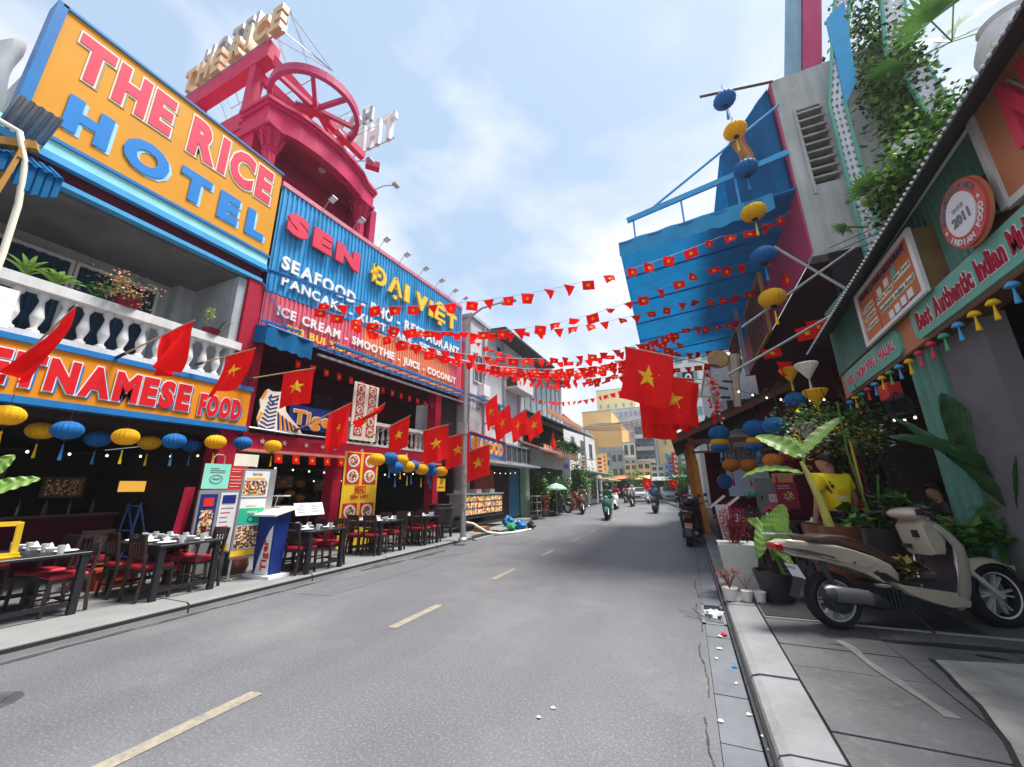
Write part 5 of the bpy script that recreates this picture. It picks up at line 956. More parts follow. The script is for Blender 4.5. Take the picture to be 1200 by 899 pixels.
text(MBR, 'www.indian food', navy, g5, -6.8,-6.0,.055,.09,.012,.004,.02)
RSN = thing('round_sign', 'round pink and white sign with the year 2011 standing off the green wall', 'sign', (2.7,5,4.2)); g6 = Fr((2.72,-.39,-.21), (0,-1,0), (0,0,1), (-1,0,0)); gz = 4.19
def disc(par, nm, m, r, d0, d1, u=-5.0, w=4.19, fr=None, n=40, r0=0):
    fr = fr or g6; mb = MB(); O = [fr(u+r*.93*cos(2*pi*k/n), w+r*sin(2*pi*k/n), d0) for k in range(n)]; mb.prism(O, fr.n*(d1-d0)); return mb.build(nm, m, par)
disc(RSN, 'back_disc', mat('brown_edge', 0), .33, -.26, -.20); disc(RSN, 'red_ring', mat('sign_red', (.60,.10,.08), .5), .325, -.03, .0); disc(RSN, 'rim', orgb, .34, -.05, -.03); disc(RSN, 'white_centre', sheet, .215, .0, .012)
for a, b in ((-.12,.12),(.12,-.12)): mb = MB(); mb.tube([g6(-5+a,4.19+b,-.2), g6(-5+a,4.19+b,-.03)], .015, 6); mb.build('spacer', steel, RSN)
text(RSN, '2011', ink, g6, -5.12,-4.88,4.10,4.20,.014,.006,.03); text(RSN, 'SINCE', mat('print_pale', (.4,.4,.42), .6), g6, -5.08,-4.92,4.24,4.28,.014,.005,.01)
def arctext(par, s, m, r, a0, a1, h, flip):
    for i, ch in enumerate(s):
        if ch == ' ': continue
        a = radians(a0+(a1-a0)*i/(len(s)-1)); me = tmesh(ch, 1., .03); b4 = bb(me); t = -1 if flip else 1; ca, sa = cos(a), sin(a); k = h/.7
        ex = (sa*t, -ca*t); ey = (ca*t, sa*t); mb = MB()
        mb.tmesh(me, lambda p: g6(-5+r*.93*ca+ex[0]*(p.x-(b4[0]+b4[1])/2)*k+ey[0]*(p.y-.35)*k, 4.19+r*sa+ex[1]*(p.x-(b4[0]+b4[1])/2)*k+ey[1]*(p.y-.35)*k, .003+(p.z+.5)*.006)); mb.build('letter', m, par)
arctext(RSN, 'SERVING DELICIOUS', ink, .27, 170, 30, .055, False); arctext(RSN, 'INDIAN FOOD', sheet, .27, 215, 345, .055, True)
for a in (0.05,3.35): mb = MB(); cx, cy = -5+.27*.93*cos(a), 4.19+.27*sin(a); mb.prism([g6(x,y,.002) for x,y in star_pts(.025,cx,cy)], g6.n*.006); mb.build('star', sheet, RSN)
NB2 = thing('name_board', 'salmon board with a white frame and a big red letter at the right picture edge', 'sign', (2.85,3.5,4.4)); g7 = RS(2.88)
mb = MB(); g7.box(mb, -4.36, -1.5, 3.86, 5.0, -.08, 0); mb.build('board', orgb, NB2); mb = MB(); g7.box(mb, -4.42, -4.34, 3.82, 5.0, -.06, .03); g7.box(mb, -4.34, -1.5, 3.80, 3.87, -.06, .03); mb.build('frame', wallw, NB2)
letters(NB2, 'NAMASTE', pinklet, g7, -3.98, -1.5, 4.1, 4.72, .02, .06, .05, .15, outline=white)
# small painted charms under the fascia
cols = [sky_blue, star_y, mat('charm_green', (.05,.35,.15), .4), pinklet]
CHm = []
for ci, m_ in enumerate(cols):
    t = thing('hanging_charm', 'x', 'charm', (0,0,0), 'coloured charms hanging in a row under the salmon fascia')
    mb = MB(); mb.lathe([(.0,.055),(.03,.05),(.052,.02),(.056,0),(.02,-.012)], (0,0,0), 12); mb.build('cap', m_, t); mb = MB(); mb.lathe([(.008,-.012),(.012,-.07),(.026,-.17),(.022,-.175)], (0,0,0), 8); mb.build('tassel', m_, t); CHm.append(t)
nmc = ['blue','yellow','green','red']; uc = set()
for k in range(17):
    y = 9.0-.28*k; ci = (0,1,2,3,0,1,2,0,1,3,3,2,0,1,1,0,3)[k]; o = CHm[ci] if ci not in uc else copy_tree(CHm[ci]); uc.add(ci)
    o.location = (2.80, y*.94, 1.5+(2.95+.062*(9.3-y)-1.5)*.94+random.uniform(-.02,.01)); o.scale = (.9,)*3; o['label'] = '%s charm under the salmon fascia, number %s from its far end' % (nmc[ci], ['one','two','three','four','five','six','seven','eight','nine','ten','eleven','twelve','thirteen','fourteen','fifteen','sixteen','seventeen'][k])
BC = thing('bird_cage', 'dark wire cage with a red cloth hanging beside the green column', 'cage', (2.85,7.0,2.7)); mb = MB()
for k in range(12): a = 2*pi*k/12; mb.tube([(2.85+.13*cos(a),7.0+.13*sin(a),2.42),(2.85+.13*cos(a),7.0+.13*sin(a),2.62),(2.85,7.0,2.76)], .005, 4)
mb.lathe([(.14,2.40),(.14,2.43)], (2.85,7,0), 14); mb.build('wires', black, BC); mb = MB(); mb.box((2.8,7.05,2.68),(2.95,7.35,2.9)); mb.build('cloth', panred, BC)
# ================================================================== concrete tower and pink house (y from 9.1)
TW = thing('concrete_building', 'tall grey concrete building with a louvred vent and a pink side wall', 'building', (4,9.1,0)); g8 = FS(9.1)
cw = mat('raw_concrete', (.50,.50,.48), .9, .12, .9, .2, 18, dirt=(.2,.2,.2), damt=.7, streak=.75); pinkw = mat('pink_wall', (.55,.07,.17), .8, .1, .8, .1, 12, dirt=(.4,.08,.15), damt=.5, streak=.5)
mb = MB()
for a in ((3.04,3.37,6.2,11.0),(3.37,3.82,6.2,7.83),(3.37,3.82,9.92,11.0),(3.82,5.3,6.2,11.0)): g8.box(mb, *a, -.3, 0)
mb.build('wall', cw, TW); mb = MB(); g8.box(mb, 3.3,3.36,7.6,10.0,0,.03); g8.box(mb, 3.0,5.3,6.12,6.2,-.3,.04); mb.build('joint_band', cw, TW)
mb = MB(); g8.box(mb, 3.37,3.82,7.83,9.92,-.5,-.3); mb.build('vent_back', dark, TW)
for k in range(9):
    z = 7.95+.225*k; mb = MB(); mb.hexa([g8(3.35,z,.06), g8(3.84,z,.06), g8(3.84,z+.03,-.16), g8(3.35,z+.03,-.16), g8(3.35,z+.05,.06), g8(3.84,z+.05,.06), g8(3.84,z+.08,-.16), g8(3.35,z+.08,-.16)]); mb.build('louvre_slat', concm, TW)
mb = MB(); mb.box((3.0,9.105,6.2),(3.035,19,10.95)); mb.build('pink_side_wall', pinkw, TW)
mb = MB(); mb.box((3.04,9.41,6.12),(10,19,6.19)); mb.box((6.0,9.4,.12),(6.1,19,6.1)); mb.box((3.3,18.9,.12),(6,19,6.1)); mb.build('deep_soffit', maroon, TW)
mb = MB(); mb.box((3.0,11.5,.12),(3.25,18.9,2.4))
mb.build('inner_wall', maroon, TW)
mb = MB(); mb.hexa([(3.86,9.8,11),(4.25,9.8,11),(4.25,10.1,11),(3.86,10.1,11),(4.5,9.8,14.6),(4.9,9.8,14.6),(4.9,10.1,14.6),(4.5,10.1,14.6)]); mb.build('pink_tower_strip', pinkw, TW); mb = MB(); mb.hexa([(3.5,9.9,11),(3.84,9.9,11),(3.84,10.1,11),(3.5,10.1,11),(4.14,9.9,14.6),(4.48,9.9,14.6),(4.48,10.1,14.6),(4.14,10.1,14.6)]); mb.build('blue_tower_strip', mat('faded_blue', (.25,.42,.52), .7, .1, 2, streak=.5), TW)
# perforated screens
latm = mat('screen_white', (.66,.65,.70), .7, .08)
SCn = thing('perforated_screen', 'tall white perforated screens with teal edges around the roof garden', 'screen', (3.9,8.9,5.5))
def perf(P, wv, n, cols_=3):
    """panel of small tiles with diamond holes, running along P0->P1"""
    a, b = V(P[0]), V(P[1]); d = b-a; wv = V(wv); mb = MB(); r = random.Random(n)
    for i in range(n):
        for c in range(cols_):
            o = a+d*(i/n)+wv*(c/cols_); e1 = d/n; e2 = wv/cols_; h = .28+.12*r.random(); g_ = [o, o+e2, o+e2+e1, o+e1]; cen = o+e1*.5+e2*.5
            inner = [cen-e1*h, cen+e2*h, cen+e1*h, cen-e2*h]
            vs = g_+inner; mb.add(vs, [(0,1,4),(1,5,4),(1,2,5),(2,6,5),(2,3,6),(3,7,6),(3,0,7),(0,4,7)])
    o = mb.build('perforated_panel', latm, SCn); o.modifiers.new('s','SOLIDIFY').thickness = .03
    for w_ in (0,1): mb = MB(); mb.beam(a+wv*w_, b+wv*w_, .05, .07, up=(0,1,0)); mb.build('teal_edge', mintb, SCn)
perf([(3.74,8.85,5.6),(3.86,8.85,9.55)], (.26,0,0), 22); perf([(3.86,8.85,9.55),(4.5,8.85,12.4)], (.28,0,0), 15); perf([(5.3,8.7,12.6),(4.75,8.6,9.4)], (.36,0,0), 16); perf([(4.9,8.4,9.3),(5.1,8.3,6.4)], (.34,0,0), 14)
mb = MB(); mb.hexa([(4.12,8.8,9.4),(4.4,8.8,9.9),(4.4,8.9,9.9),(4.12,8.9,9.4),(4.25,8.8,11.9),(4.62,8.8,12.2),(4.62,8.9,12.2),(4.25,8.9,11.9)]); mb.build('teal_fin', sky_blue, SCn)
# ================================================================== blue canvas: awning over the pavement and hung sheets
BA = thing('street_awning', 'huge blue canvas awning stretched out over the right side of the street', 'awning', (1,9,7.5))
def aw(i, j):
    x0, x1 = -.87-.27*j, 3.0; y = 9.0+9.6*j; z = (7.56-.5*j)+((7.86-7.56)*i)
    return (x0+(x1-x0)*i, y, z+.05*sin(pi*i)*abs(sin(6*pi*j))-.02*sin(9*i))
mb = MB(); mb.grid(aw, 12, 48); mb.build('canvas_sheet', canvas, BA, smooth=80)
mb = MB(); lightcanvas = mat('valance_canvas', (.045,.33,.60), .7, .1, 3, trans=.15)
mb.grid(lambda i, j: (-.87+3.4*i, 8.98+.02*sin(30*i), 7.56+.26*i-(.40+.045*abs(sin(i*8*pi/1)))*j), 96, 3); mb.build('valance', lightcanvas, BA, smooth=60)
mb = MB(); mb.grid(lambda i, j: (-.87-.27*i, 9+9.6*i, 7.56-.5*i-.12*j), 30, 1); mb.build('side_hem', canvas, BA)
for k in range(7): j = k/6; mb = MB(); mb.beam((-.87-.27*j,9+9.6*j,7.5-.5*j),(3.0,9+9.6*j,7.80-.5*j), .04, .04); mb.build('purlin', blue, BA)
mb = MB(); mb.beam((-.6,8.95,8.11),(3.0,9.0,8.78), .06, .14); mb.build('upper_beam', sky_blue, BA); mb = MB(); mb.tube([(-.1,8.95,8.2),(3.05,9.0,10.15)], .03, 6); mb.build('stay_rod', sky_blue, BA)
for x, z in ((-.45,8.1),(.7,8.3),(1.9,8.55)): mb = MB(); mb.beam((x,9,z),(x,9,7.5+.09*(x+.9)), .04, .04, up=(0,1,0)); mb.build('strut', sky_blue, BA)
HC = thing('hanging_canvas', 'tall blue canvas sheets hung on the pink wall above the awning', 'canvas', (2.4,9.3,9)); mb = MB()
mb.grid(lambda i, j: (1.78+1.2*i, 9.55-.35*i+.05*sin(14*i)+.02*sin(7*j), 7.8+(1.9+1.25*i)*j), 24, 8); mb.build('side_sheet', canvas, HC, smooth=60)
mb = MB(); mb.grid(lambda i, j: (2.97-.04*abs(sin(20*j)), 9.2+9*j, 7.9+3.0*i), 4, 40); mb.build('wall_sheet', canvas, HC, smooth=60)
mb = MB(); mb.grid(lambda i, j: (1.78+1.2*i, 9.55-.35*i+8*j, 9.7+1.25*i), 6, 10); mb.build('sloping_sheet', canvas, HC)
mb = MB(); mb.tube([(1.5,9,11.22),(3.05,9,10.88)], .035, 6); tag(mb.build('hanging_bar', mat('rust_bar', (.12,.07,.06), .7), loc=(2.9,9,10.9)), 'rusty bar at the roof corner that the big lanterns hang from', 'bar')
mb = MB(); mb.grid(lambda i, j: (2.02+.3*i+.06*sin(6*j), 9.02+.05*sin(9*i), 8.75+1.0*j), 8, 8); tag(mb.build('cloth_strip', mat('orange_cloth', (.55,.25,.12), .8, trans=.2), loc=(2.1,9,9)), 'pale orange cloth strip between the upper yellow and blue lanterns', 'cloth')
for k, (c, x, z) in enumerate((('b',1.96,10.58),('y',2.04,9.6),('b',2.09,8.47),('y',2.06,7.31),('b',2.07,6.21),('y',2.07,5.22))):
    lantern(c, (x,8.75,z), ['blue lantern, topmost of the vertical string by the tower','yellow lantern, second from the top of the vertical string','blue lantern beside the awning corner in the vertical string','yellow lantern in front of the blue awning underside','large blue lantern, second lowest of the vertical string','large yellow lantern with tassel, lowest of the vertical string'][k], 'big lanterns strung down beside the blue awning', 1.5, .95)
mb = MB(); mb.tube([(1.96,8.78,11.1),(2.04,8.78,9.6),(2.09,8.78,8.4),(2.06,8.78,7.3),(2.07,8.78,5.3)], .006, 4); tag(mb.build('lantern_rope', black, loc=(2,8.78,10)), 'thin cord that the vertical string of big lanterns hangs on', 'cord')
# steel brackets, lattice screens, disc lantern
for k, (a, b) in enumerate((((3.5,8.8,4.9),(2.3,8.8,6.4)), ((3.6,8.8,6.0),(1.45,8.8,4.7)), ((3.5,8.75,4.92),(1.05,8.75,3.7)))): mb = MB(); mb.tube([a, b], .028, 6); tag(mb.build('steel_bracket', steel, loc=a), ['grey tube crossing the other below the pink wall','long grey tube rising to the roof corner of the concrete building','lowest grey tube leading to the small lantern disc'][k], 'tube')
latw = mat('brown_lattice', (.16,.07,.05), .7, .2); LS = thing('lattice_screen', 'brown wooden lattice screens standing under the blue awning', 'screen', (2.4,13,5.3))
for (xa, ya, yb, z0, z1, nm) in ((2.4,10.9,13.6,5.25,6.9,0),(2.3,14.6,17.2,5.6,7.0,1)):
    mb = MB(); n = 12
    for k in range(n): y = ya+(yb-ya)*k/n; mb.beam((xa,y,z0),(xa,min(yb,y+.9),z1), .02, .05); mb.beam((xa+.03,y+.2,z1),(xa+.03,min(yb,y+1.1),z0), .02, .05)
    mb.build('lattice', latw, LS); mb = MB()
    for p, q in (((xa,ya,z0),(xa,ya,z1)), ((xa,yb,z0),(xa,yb,z1)), ((xa,ya,z0),(xa,yb,z0)), ((xa,ya,z1),(xa,yb,z1))): mb.beam(p, q, .07, .07, up=(0,1,0) if p[2] != q[2] else (0,0,1))
    mb.build('frame', mat('ochre_wood', 0), LS)
mb = MB(); mb.beam((2.2,13.9,4.9),(2.2,13.9,7.2), .12, .12, up=(0,1,0)); tag(mb.build('steel_post', steel, loc=(2.2,13.9,5)), 'grey post between the two brown lattice screens', 'post')
mb = MB(); mb.lathe([(0,-.04),(.2,-.03),(.22,0),(.2,.03),(0,.04)], (0,0,0), 18, ax='y'); o = mb.build('paper_disc', mat('tan_paper', (.35,.22,.1), .7, .2, 9)); o.location = (.98,9.4,4.25); tag(o, 'round tan paper disc hanging at the far end of the blue awning', 'lantern')
# ================================================================== restaurant with timber posts and tiled roof
ochre = mat('ochre_post', (.52,.20,.03), .55, .12, 5, dirt=(.3,.1,.02), damt=.5)
TR = thing('timber_restaurant', 'open timber restaurant with leaning orange posts and a dark tiled eave', 'building', (1.2,14,0))
brt = mat('brown_roof', (.07,.04,.035), .8, .25, 6)
mb = MB(); mb.hexa([(-.28,12.4,2.86),(3.0,12.4,4.25),(3.0,20,4.25),(-.28,20,2.86),(-.28,12.4,2.93),(3.0,12.4,4.33),(3.0,20,4.33),(-.28,20,2.93)]); mb.build('roof', brt, TR)
for k in range(10): mb = MB(); x = -.2+.32*k; mb.tube([(x,12.32,2.95+.425*(x+.28)),(x,20,2.95+.425*(x+.28))], .05, 6); mb.build('roof_tile', brt, TR)
mb = MB(); mb.beam((-.25,12.42,2.78),(3.0,12.42,4.15), .06, .16); mb.build('bargeboard', mat('brown_board', (.14,.06,.04), .7, .2), TR)
mb = MB(); mb.beam((.25,12.6,2.75),(3.0,12.6,2.75), .08, .14); mb.beam((.25,12.6,2.45),(3.0,12.6,2.45), .05, .06); mb.beam((.3,12.5,3.0),(.3,20,3.0), .1, .12)
for x in (.7,1.0,1.3,1.9): mb.beam((x,12.6,2.45),(x,12.6,2.75), .05, .04, up=(0,1,0))
mb.build('lintel', mat('brown_board', 0), TR)
for k, (x, y) in enumerate(((.41,13.4),(.33,15.8),(.28,18.4))): mb = MB(); mb.beam((x,y,.12),(x-.16,y,3.05), .15, .15, up=(0,1,0)); mb.build('post', ochre, TR)
mb = MB()
for x0, x1, z0, z1 in ((1.1,1.4,2.15,2.5),(1.45,1.75,2.15,2.5),(1.8,2.1,2.1,2.5),(1.1,2.1,2.1,2.55)):
    for p, q in (((x0,z0),(x1,z0)),((x0,z1),(x1,z1)),((x0,z0),(x0,z1)),((x1,z0),(x1,z1))): mb.beam((p[0],13.0,p[1]),(q[0],13.0,q[1]), .03, .03, up=(0,1,0))
    if x1-x0 < .5: a, b, c, d = x0+.08, x1-.08, z0+.09, z1-.09; [mb.beam((p[0],13.0,p[1]),(q[0],13.0,q[1]), .025, .025, up=(0,1,0)) for p, q in (((a,c),(b,c)),((a,d),(b,d)),((a,c),(a,d)),((b,c),(b,d)))]
mb.build('window_lattice', black, TR)
mb = MB(); mb.box((1.1,13.1,1.2),(2.15,13.14,2.55)); mb.build('frosted_pane', mat('frosted_pane', (.62,.68,.82), .5, .08, 3, dirt=(.3,.35,.45), damt=.4, trans=.3), TR)
mb = MB(); mb.box((2.15,12.9,.12),(3.1,13.2,4.0)); mb.build('inner_wall', maroon, TR); mb = MB(); mb.box((.9,19.8,.12),(3,20,3)); mb.build('rear_wall', maroon, TR)
EB = thing('electrical_cabinet', 'grey electrical cabinet with a red lightning warning label', 'cabinet', (1.75,11.1,.12)); ge = FS(11.0)
mb = MB(); ge.box(mb, 1.5, 2.02, .85, 1.66, -.25, 0); ge.box(mb, 1.6,1.9,.12,.85,-.2,-.05); mb.build('box', stonem, EB); mb = MB(); ge.box(mb, 1.72,2.0,1.1,1.3,0,.005); mb.build('warning_label', sheet, EB)
mb = MB()
for a in ((1.72,2.0,1.1,1.11),(1.72,2.0,1.29,1.3),(1.72,1.73,1.11,1.29),(1.99,2.0,1.11,1.29)): ge.box(mb, *a, .005, .009)
mb.prism([ge(1.76,1.22,.007), ge(1.79,1.27,.007), ge(1.785,1.22,.007), ge(1.80,1.22,.007), ge(1.765,1.13,.007), ge(1.775,1.2,.007)], ge.n*.004); mb.build('red_print', panred, EB); lines(EB, ge, 1.82,1.98,1.13,1.27,.006,3,ink,3); mb = MB(); ge.box(mb, 1.56,1.6,1.18,1.26,0,.02); mb.build('lock', black, EB)
PSr = thing('dish_poster', 'maroon poster with a pale top and a dish photo hanging over the cabinet', 'poster', (2.1,10.6,1.3)); gp = FS(10.6); mb = MB(); gp.box(mb, 1.82,2.22,.98,1.55,-.02,0); mb.build('sheet', mat('maroon_print', (.30,.02,.04), .5), PSr); mb = MB(); gp.box(mb, 1.80,2.18,1.55,1.75,-.02,.003); mb.build('header', orgb, PSr)
mb = MB(); mb.prism([gp(2.05+.1*cos(a),1.25+.1*sin(a),.002) for a in [k*pi/6 for k in range(12)]], gp.n*.006); mb.build('dish_photo', dishm2, PSr); lines(PSr, gp, 1.86,2.1,1.4,1.5,.002,2,sheet,2); lines(PSr, gp, 1.86,2.1,1.6,1.7,.004,2,ink,4)
# reading stands
for k, (x, y, lab) in enumerate(((.62,11.2,'black menu stand with a white-edged sloping top, farther of the pair'), (.82,10.2,'black menu stand with a white-edged sloping top, nearer of the pair'))):
    t = thing('menu_stand', lab, 'menu stand', (x,y,.12)); mb = MB(); mb.hexa([(x-.14,y-.1,.95),(x+.2,y-.1,1.22),(x+.2,y+.3,1.22),(x-.14,y+.3,.95),(x-.16,y-.1,1.0),(x+.18,y-.1,1.27),(x+.18,y+.3,1.27),(x-.16,y+.3,1.0)]); mb.build('top', maroon, t)
    mb = MB(); mb.beam((x-.16,y-.11,.98),(x+.2,y-.11,1.26), .02, .05); mb.build('white_edge', sheet, t); mb = MB(); mb.box((x-.04,y,.12),(x+.04,y+.08,1.05)); mb.box((x-.15,y-.1,.12),(x+.15,y+.2,.16)); mb.build('post', blackwood, t)
mb = MB(); mb.grid(lambda i, j: (.58+.25*i-.08*j, 9.8+.1*i, .35+.75*j), 3, 3); o = mb.build('price_card', sheet, loc=(.6,9.8,.3)); tag(o, 'white card with red lettering leaning against the nearer menu stand', 'card'); lines(o, Fr((.6,9.795,.4), (1,.4,0), (-.1,0,1), (0,-1,0)), 0,.2,.05,.6,.003,7,panred,5)
# right dining furniture (dark, in shade)
def rtable(x0, x1, y0, y1, z, lab, m=blackwood):
    t = thing('dining_table', lab, 'table', ((x0+x1)/2,(y0+y1)/2,.12), 'tables of the timber restaurant'); mb = MB(); mb.box((x0,y0,z-.04),(x1,y1,z)); mb.build('tabletop', m, t)
    for a in (x0+.04,x1-.04):
        for b in (y0+.04,y1-.04): mb = MB(); mb.box((a-.03,b-.03,.12),(a+.03,b+.03,z-.04)); mb.build('leg', m, t)
    mb = MB(); mb.box((x0+.04,y0+.02,z-.25),(x1-.04,y0+.04,z-.04)); mb.build('apron', maroon, t)
    for i in range(3): px = x0+(i+.5)*(x1-x0)/3; w_ = lab.split(',')[0]; e_ = ('left','middle','right')[i]; put('plate', (px,y0+.2,z), e_+' white plate on the '+w_, 'plate', 'plates on the '+w_); put('napkin', (px,y0+.2,z+.008), e_+' folded napkin on the '+w_, 'napkin', 'napkins on the '+w_)
rtable(.62,1.5,8.1,8.8,.86,'maroon table by the kerb, behind the white planter'); rtable(1.75,2.7,8.3,9.0,.86,'dark table behind the banana plant, near the person in yellow'); rtable(.75,1.6,9.6,10.3,.86,'dark table below the electrical cabinet')
rc_ = 0
for x, y, rz, lab in ((.85,7.6,.1,'dark chair with red seat just behind the white planter'),(1.3,7.65,-.1,'dark chair with red seat behind the big black pot'),(1.1,9.15,pi,'dark chair between the two kerbside tables'),(2.0,7.9,.2,'dark chair behind the person in yellow'),(1.3,10.7,pi,'dark chair in front of the electrical cabinet'),(2.5,9.4,pi,'dark chair deepest under the concrete building')):
    chair(x,y,rz,lab)
mb = MB(); mb.grid(lambda i, j: (1.2+.45*i, 8.85, 1.02+.0*j+.12*sin(pi*j)), 3, 4); tag(crumple('red_cushion', 'x', 'cushion', redcush, (1.55,9.2,.98), .2, 4, .35), 'maroon cushion bundle on a chair before the cabinet', 'cushion')
crumple('green_cloth', 'crumpled green cloth beside the cabinet at the timber restaurant', 'cloth', bagg, (1.35,10.9,1.22), .13, 8, .5); mb = MB(); mb.lathe([(0,-.03),(.18,-.02),(.2,.02),(.17,.03),(0,.0)], (0,0,0), 18, ax='y'); o = mb.build('blue_tub', mat('dark_blue_tub', (.01,.07,.22), .4)); o.location = (.95,12.0,1.6); o.rotation_euler = (0,.2,.3); tag(o, 'blue plastic tub hanging upright beside the first timber post', 'tub')
# lanterns of the right side, different shapes
LCY = lantern_proto(lan_y, star_y, 'cone'); LCW = lantern_proto(lan_w, lan_w, 'cone'); LRR = lantern_proto(lan_r, flagred); usc = set()
def lan2(p, loc, lab, sc=1.):
    o = p if p.name not in usc else copy_tree(p); usc.add(p.name); o.location = loc; o.scale = (sc,)*3; o['label'] = lab; o['group'] = 'lanterns hanging in the right-hand restaurant'
lan2(LCY, (2.2,9.2,3.72), 'yellow top-shaped lantern high under the dark soffit'); lan2(LCW, (2.2,8.09,3.5), 'white top-shaped lantern high under the dark soffit'); lan2(LCY, (2.2,7.95,2.98), 'lower yellow top-shaped lantern near the mint fascia end'); lan2(LCW, (2.1,8.6,2.5), 'lower white lantern above the banana leaf')
lantern('b', (2.2,9.2,3.15), 'blue lantern among the top-shaped ones under the soffit', 'lanterns hanging in the right-hand restaurant', 1.1)
lantern('b', (1.62,10.5,2.78), 'large blue lantern with yellow bands, middle one over the banana leaf', 'lanterns hanging in the right-hand restaurant', 1.55, 1.0); lantern('b', (1.62,8.4,2.55), 'large blue lantern nearest the banana leaf', 'lanterns hanging in the right-hand restaurant', 1.25); lantern('b', (.86,10.5,2.72), 'large blue lantern at the left, by the red tassels', 'lanterns hanging in the right-hand restaurant', 1.4)
for k, (x, y, z) in enumerate(((1.60,10.6,2.50),(1.56,10.6,2.36),(.84,10.5,2.5),(.82,10.5,2.38))): lantern('y' if k % 2 == 0 else 'b', (x,y,z), ['yellow lantern stacked under the middle blue one','blue lantern lowest in the middle stack','yellow lantern stacked under the left blue one','blue lantern lowest in the left stack'][k], 'lanterns hanging in the right-hand restaurant', 1.2, .7)
LOR = lantern_proto(mat('lantern_orange', (.6,.2,.02), .6, trans=.3), lan_r)
lan2(LOR, (1.15,12,2.03), 'orange round lantern left of the frosted pane', 1.3); lan2(LOR, (1.55,12,2.0), 'orange round lantern before the frosted pane', 1.3); lan2(LOR, (1.5,8.5,1.93), 'orange lantern half hidden by the banana leaf', 1.0); lan2(LRR, (2.0,9.6,2.1), 'red lantern beside the banana leaf', 1.1)
RTs = thing('red_tassels', 'cluster of red tassels and baubles hanging at the awning end', 'decoration', (.75,9.5,3.7)); r = random.Random(8); mb = MB()
for k in range(34): x, z = .78+r.uniform(-.09,.09)+.0*k, 4.05-.036*k; a = V((x, 9.4+r.uniform(-.08,.08), z)); mb.add([a, a+V((r.uniform(-.1,.1),0,-r.uniform(.05,.14))), a+V((r.uniform(-.06,.06),.05,-.12))], [(0,1,2)])
mb.build('tassels', flagred, RTs)
for k in range(12): mb = MB(); mb.lathe([(0,-.03),(.03,0),(0,.03)], (.8+r.uniform(-.14,.14),9.35,3.9-.1*k), 6); mb.build('bauble', sheet, RTs)
mb = MB(); mb.tube([(.78,9.4,4.2),(.78,9.4,2.8)], .005, 4); mb.build('cord', black, RTs)
mb = MB(); mb.grid(lambda i, j: (1.15+.3*i*(1-.5*j)+.04*sin(12*i), 9.5+.05*sin(9*i), 4.35-1.2*j), 10, 6); tag(mb.build('fabric_drape', mat('beige_fabric', (.5,.38,.3), .8, trans=.2), loc=(1.2,9.5,4)), 'beige fabric drape hanging beside the red tassels', 'fabric')
for k, (x, y, z) in enumerate(((2.55,8.9,4.55),(2.75,8.9,4.65),(1.9,8.8,4.15),(2.1,9,3.9),(2.3,9.3,6.6),(2.55,9.2,5.9))):
    o = bpy.data.objects.new('small_flag', PM[(0,1,3,2,0,1)[k]]); COL.objects.link(o); o.location = (x,y,z); o.rotation_euler = (.3,0,-.4+.3*k); o.scale = (1.3,)*3
    tag(o, ['small red flag caught on the crossing tubes, left one','small red flag caught on the crossing tubes, right one','small red flag below the lowest big yellow lantern','folded small red flag under the crossing tubes','small red flag high beside the pink wall','small red flag beside the pink wall, lower one'][k], 'flag')
bulb_string('string of warm bulbs along the right-hand restaurant front', ((1.15,9.4,3.55),(2.9,9.6,3.2)), 7); bulb_string('pair of bulbs hanging beside the green column', ((3.2,8.3,2.55),(3.3,7.6,2.5)), 3, .05)
# ================================================================== leaves and plants
def blade(mb, base, tip, w, sag=.1, fold=.25, shape='banana', n=14, m=0, rip=.0, up=(0,0,1), curl=0):
    b, t = V(base), V(tip); d = (t-b).normalized(); u = V(up); side = d.cross(u).normalized(); nn = side.cross(d).normalized()
    def fn(i, j):
        k = (j-.5)*2
        pw = (sin(pi*min(1,i**.75))**.55 if 0 < i < 1 else .02) if shape == 'banana' else (max(.03, 1.12*(1-i)**.55*(.35+i)**.30) if shape == 'heart' else max(.03, sin(pi*i**.5)))
        back = -.16*(t-b).length*abs(k)**1.5*(1-i)**3 if shape == 'heart' else 0
        return b.lerp(t, i)+nn*(sag*4*i*(1-i))+side*(w*pw*k)+nn*(fold*w*pw*(abs(k)**1.3)-rip*sin(abs(k)*3+i*38)*abs(k)+curl*k*i*w)+d*back
    mb.grid(fn, n, 8, m)
def foliage(name, parent, c, r, n, size, ms, seed=0, kind=True, flat=.8, clump=6):
    rr = random.Random(seed); cl = [V((c[0]+rr.uniform(-1,1)*r[0], c[1]+rr.uniform(-1,1)*r[1], c[2]+rr.uniform(-1,1)*r[2])) for _ in range(clump)]; mb = MB()
    for k in range(n):
        q = cl[k % clump]; s = .5; p = V((q.x+rr.gauss(0,r[0]*s*.8), q.y+rr.gauss(0,r[1]*s*.8), q.z+rr.gauss(0,r[2]*s*.8)))
        a, e = rr.uniform(0,2*pi), rr.uniform(-.6,.9); L = size*rr.uniform(.6,1.3); d = V((cos(a)*cos(e), sin(a)*cos(e), sin(e)))*L; sd = V((-sin(a), cos(a), rr.uniform(-.4,.4)))*L*.32; up_ = V((0,0,L*.12))
        mb.add([p, p+d*.5+sd-up_, p+d, p+d*.5-sd-up_, p+d*.5], [(0,1,4),(1,2,4),(2,3,4),(3,0,4)], rr.choice(range(len(ms))))
    o = mb.build(name, ms, parent)
    if kind: o['kind'] = 'stuff'
    return o
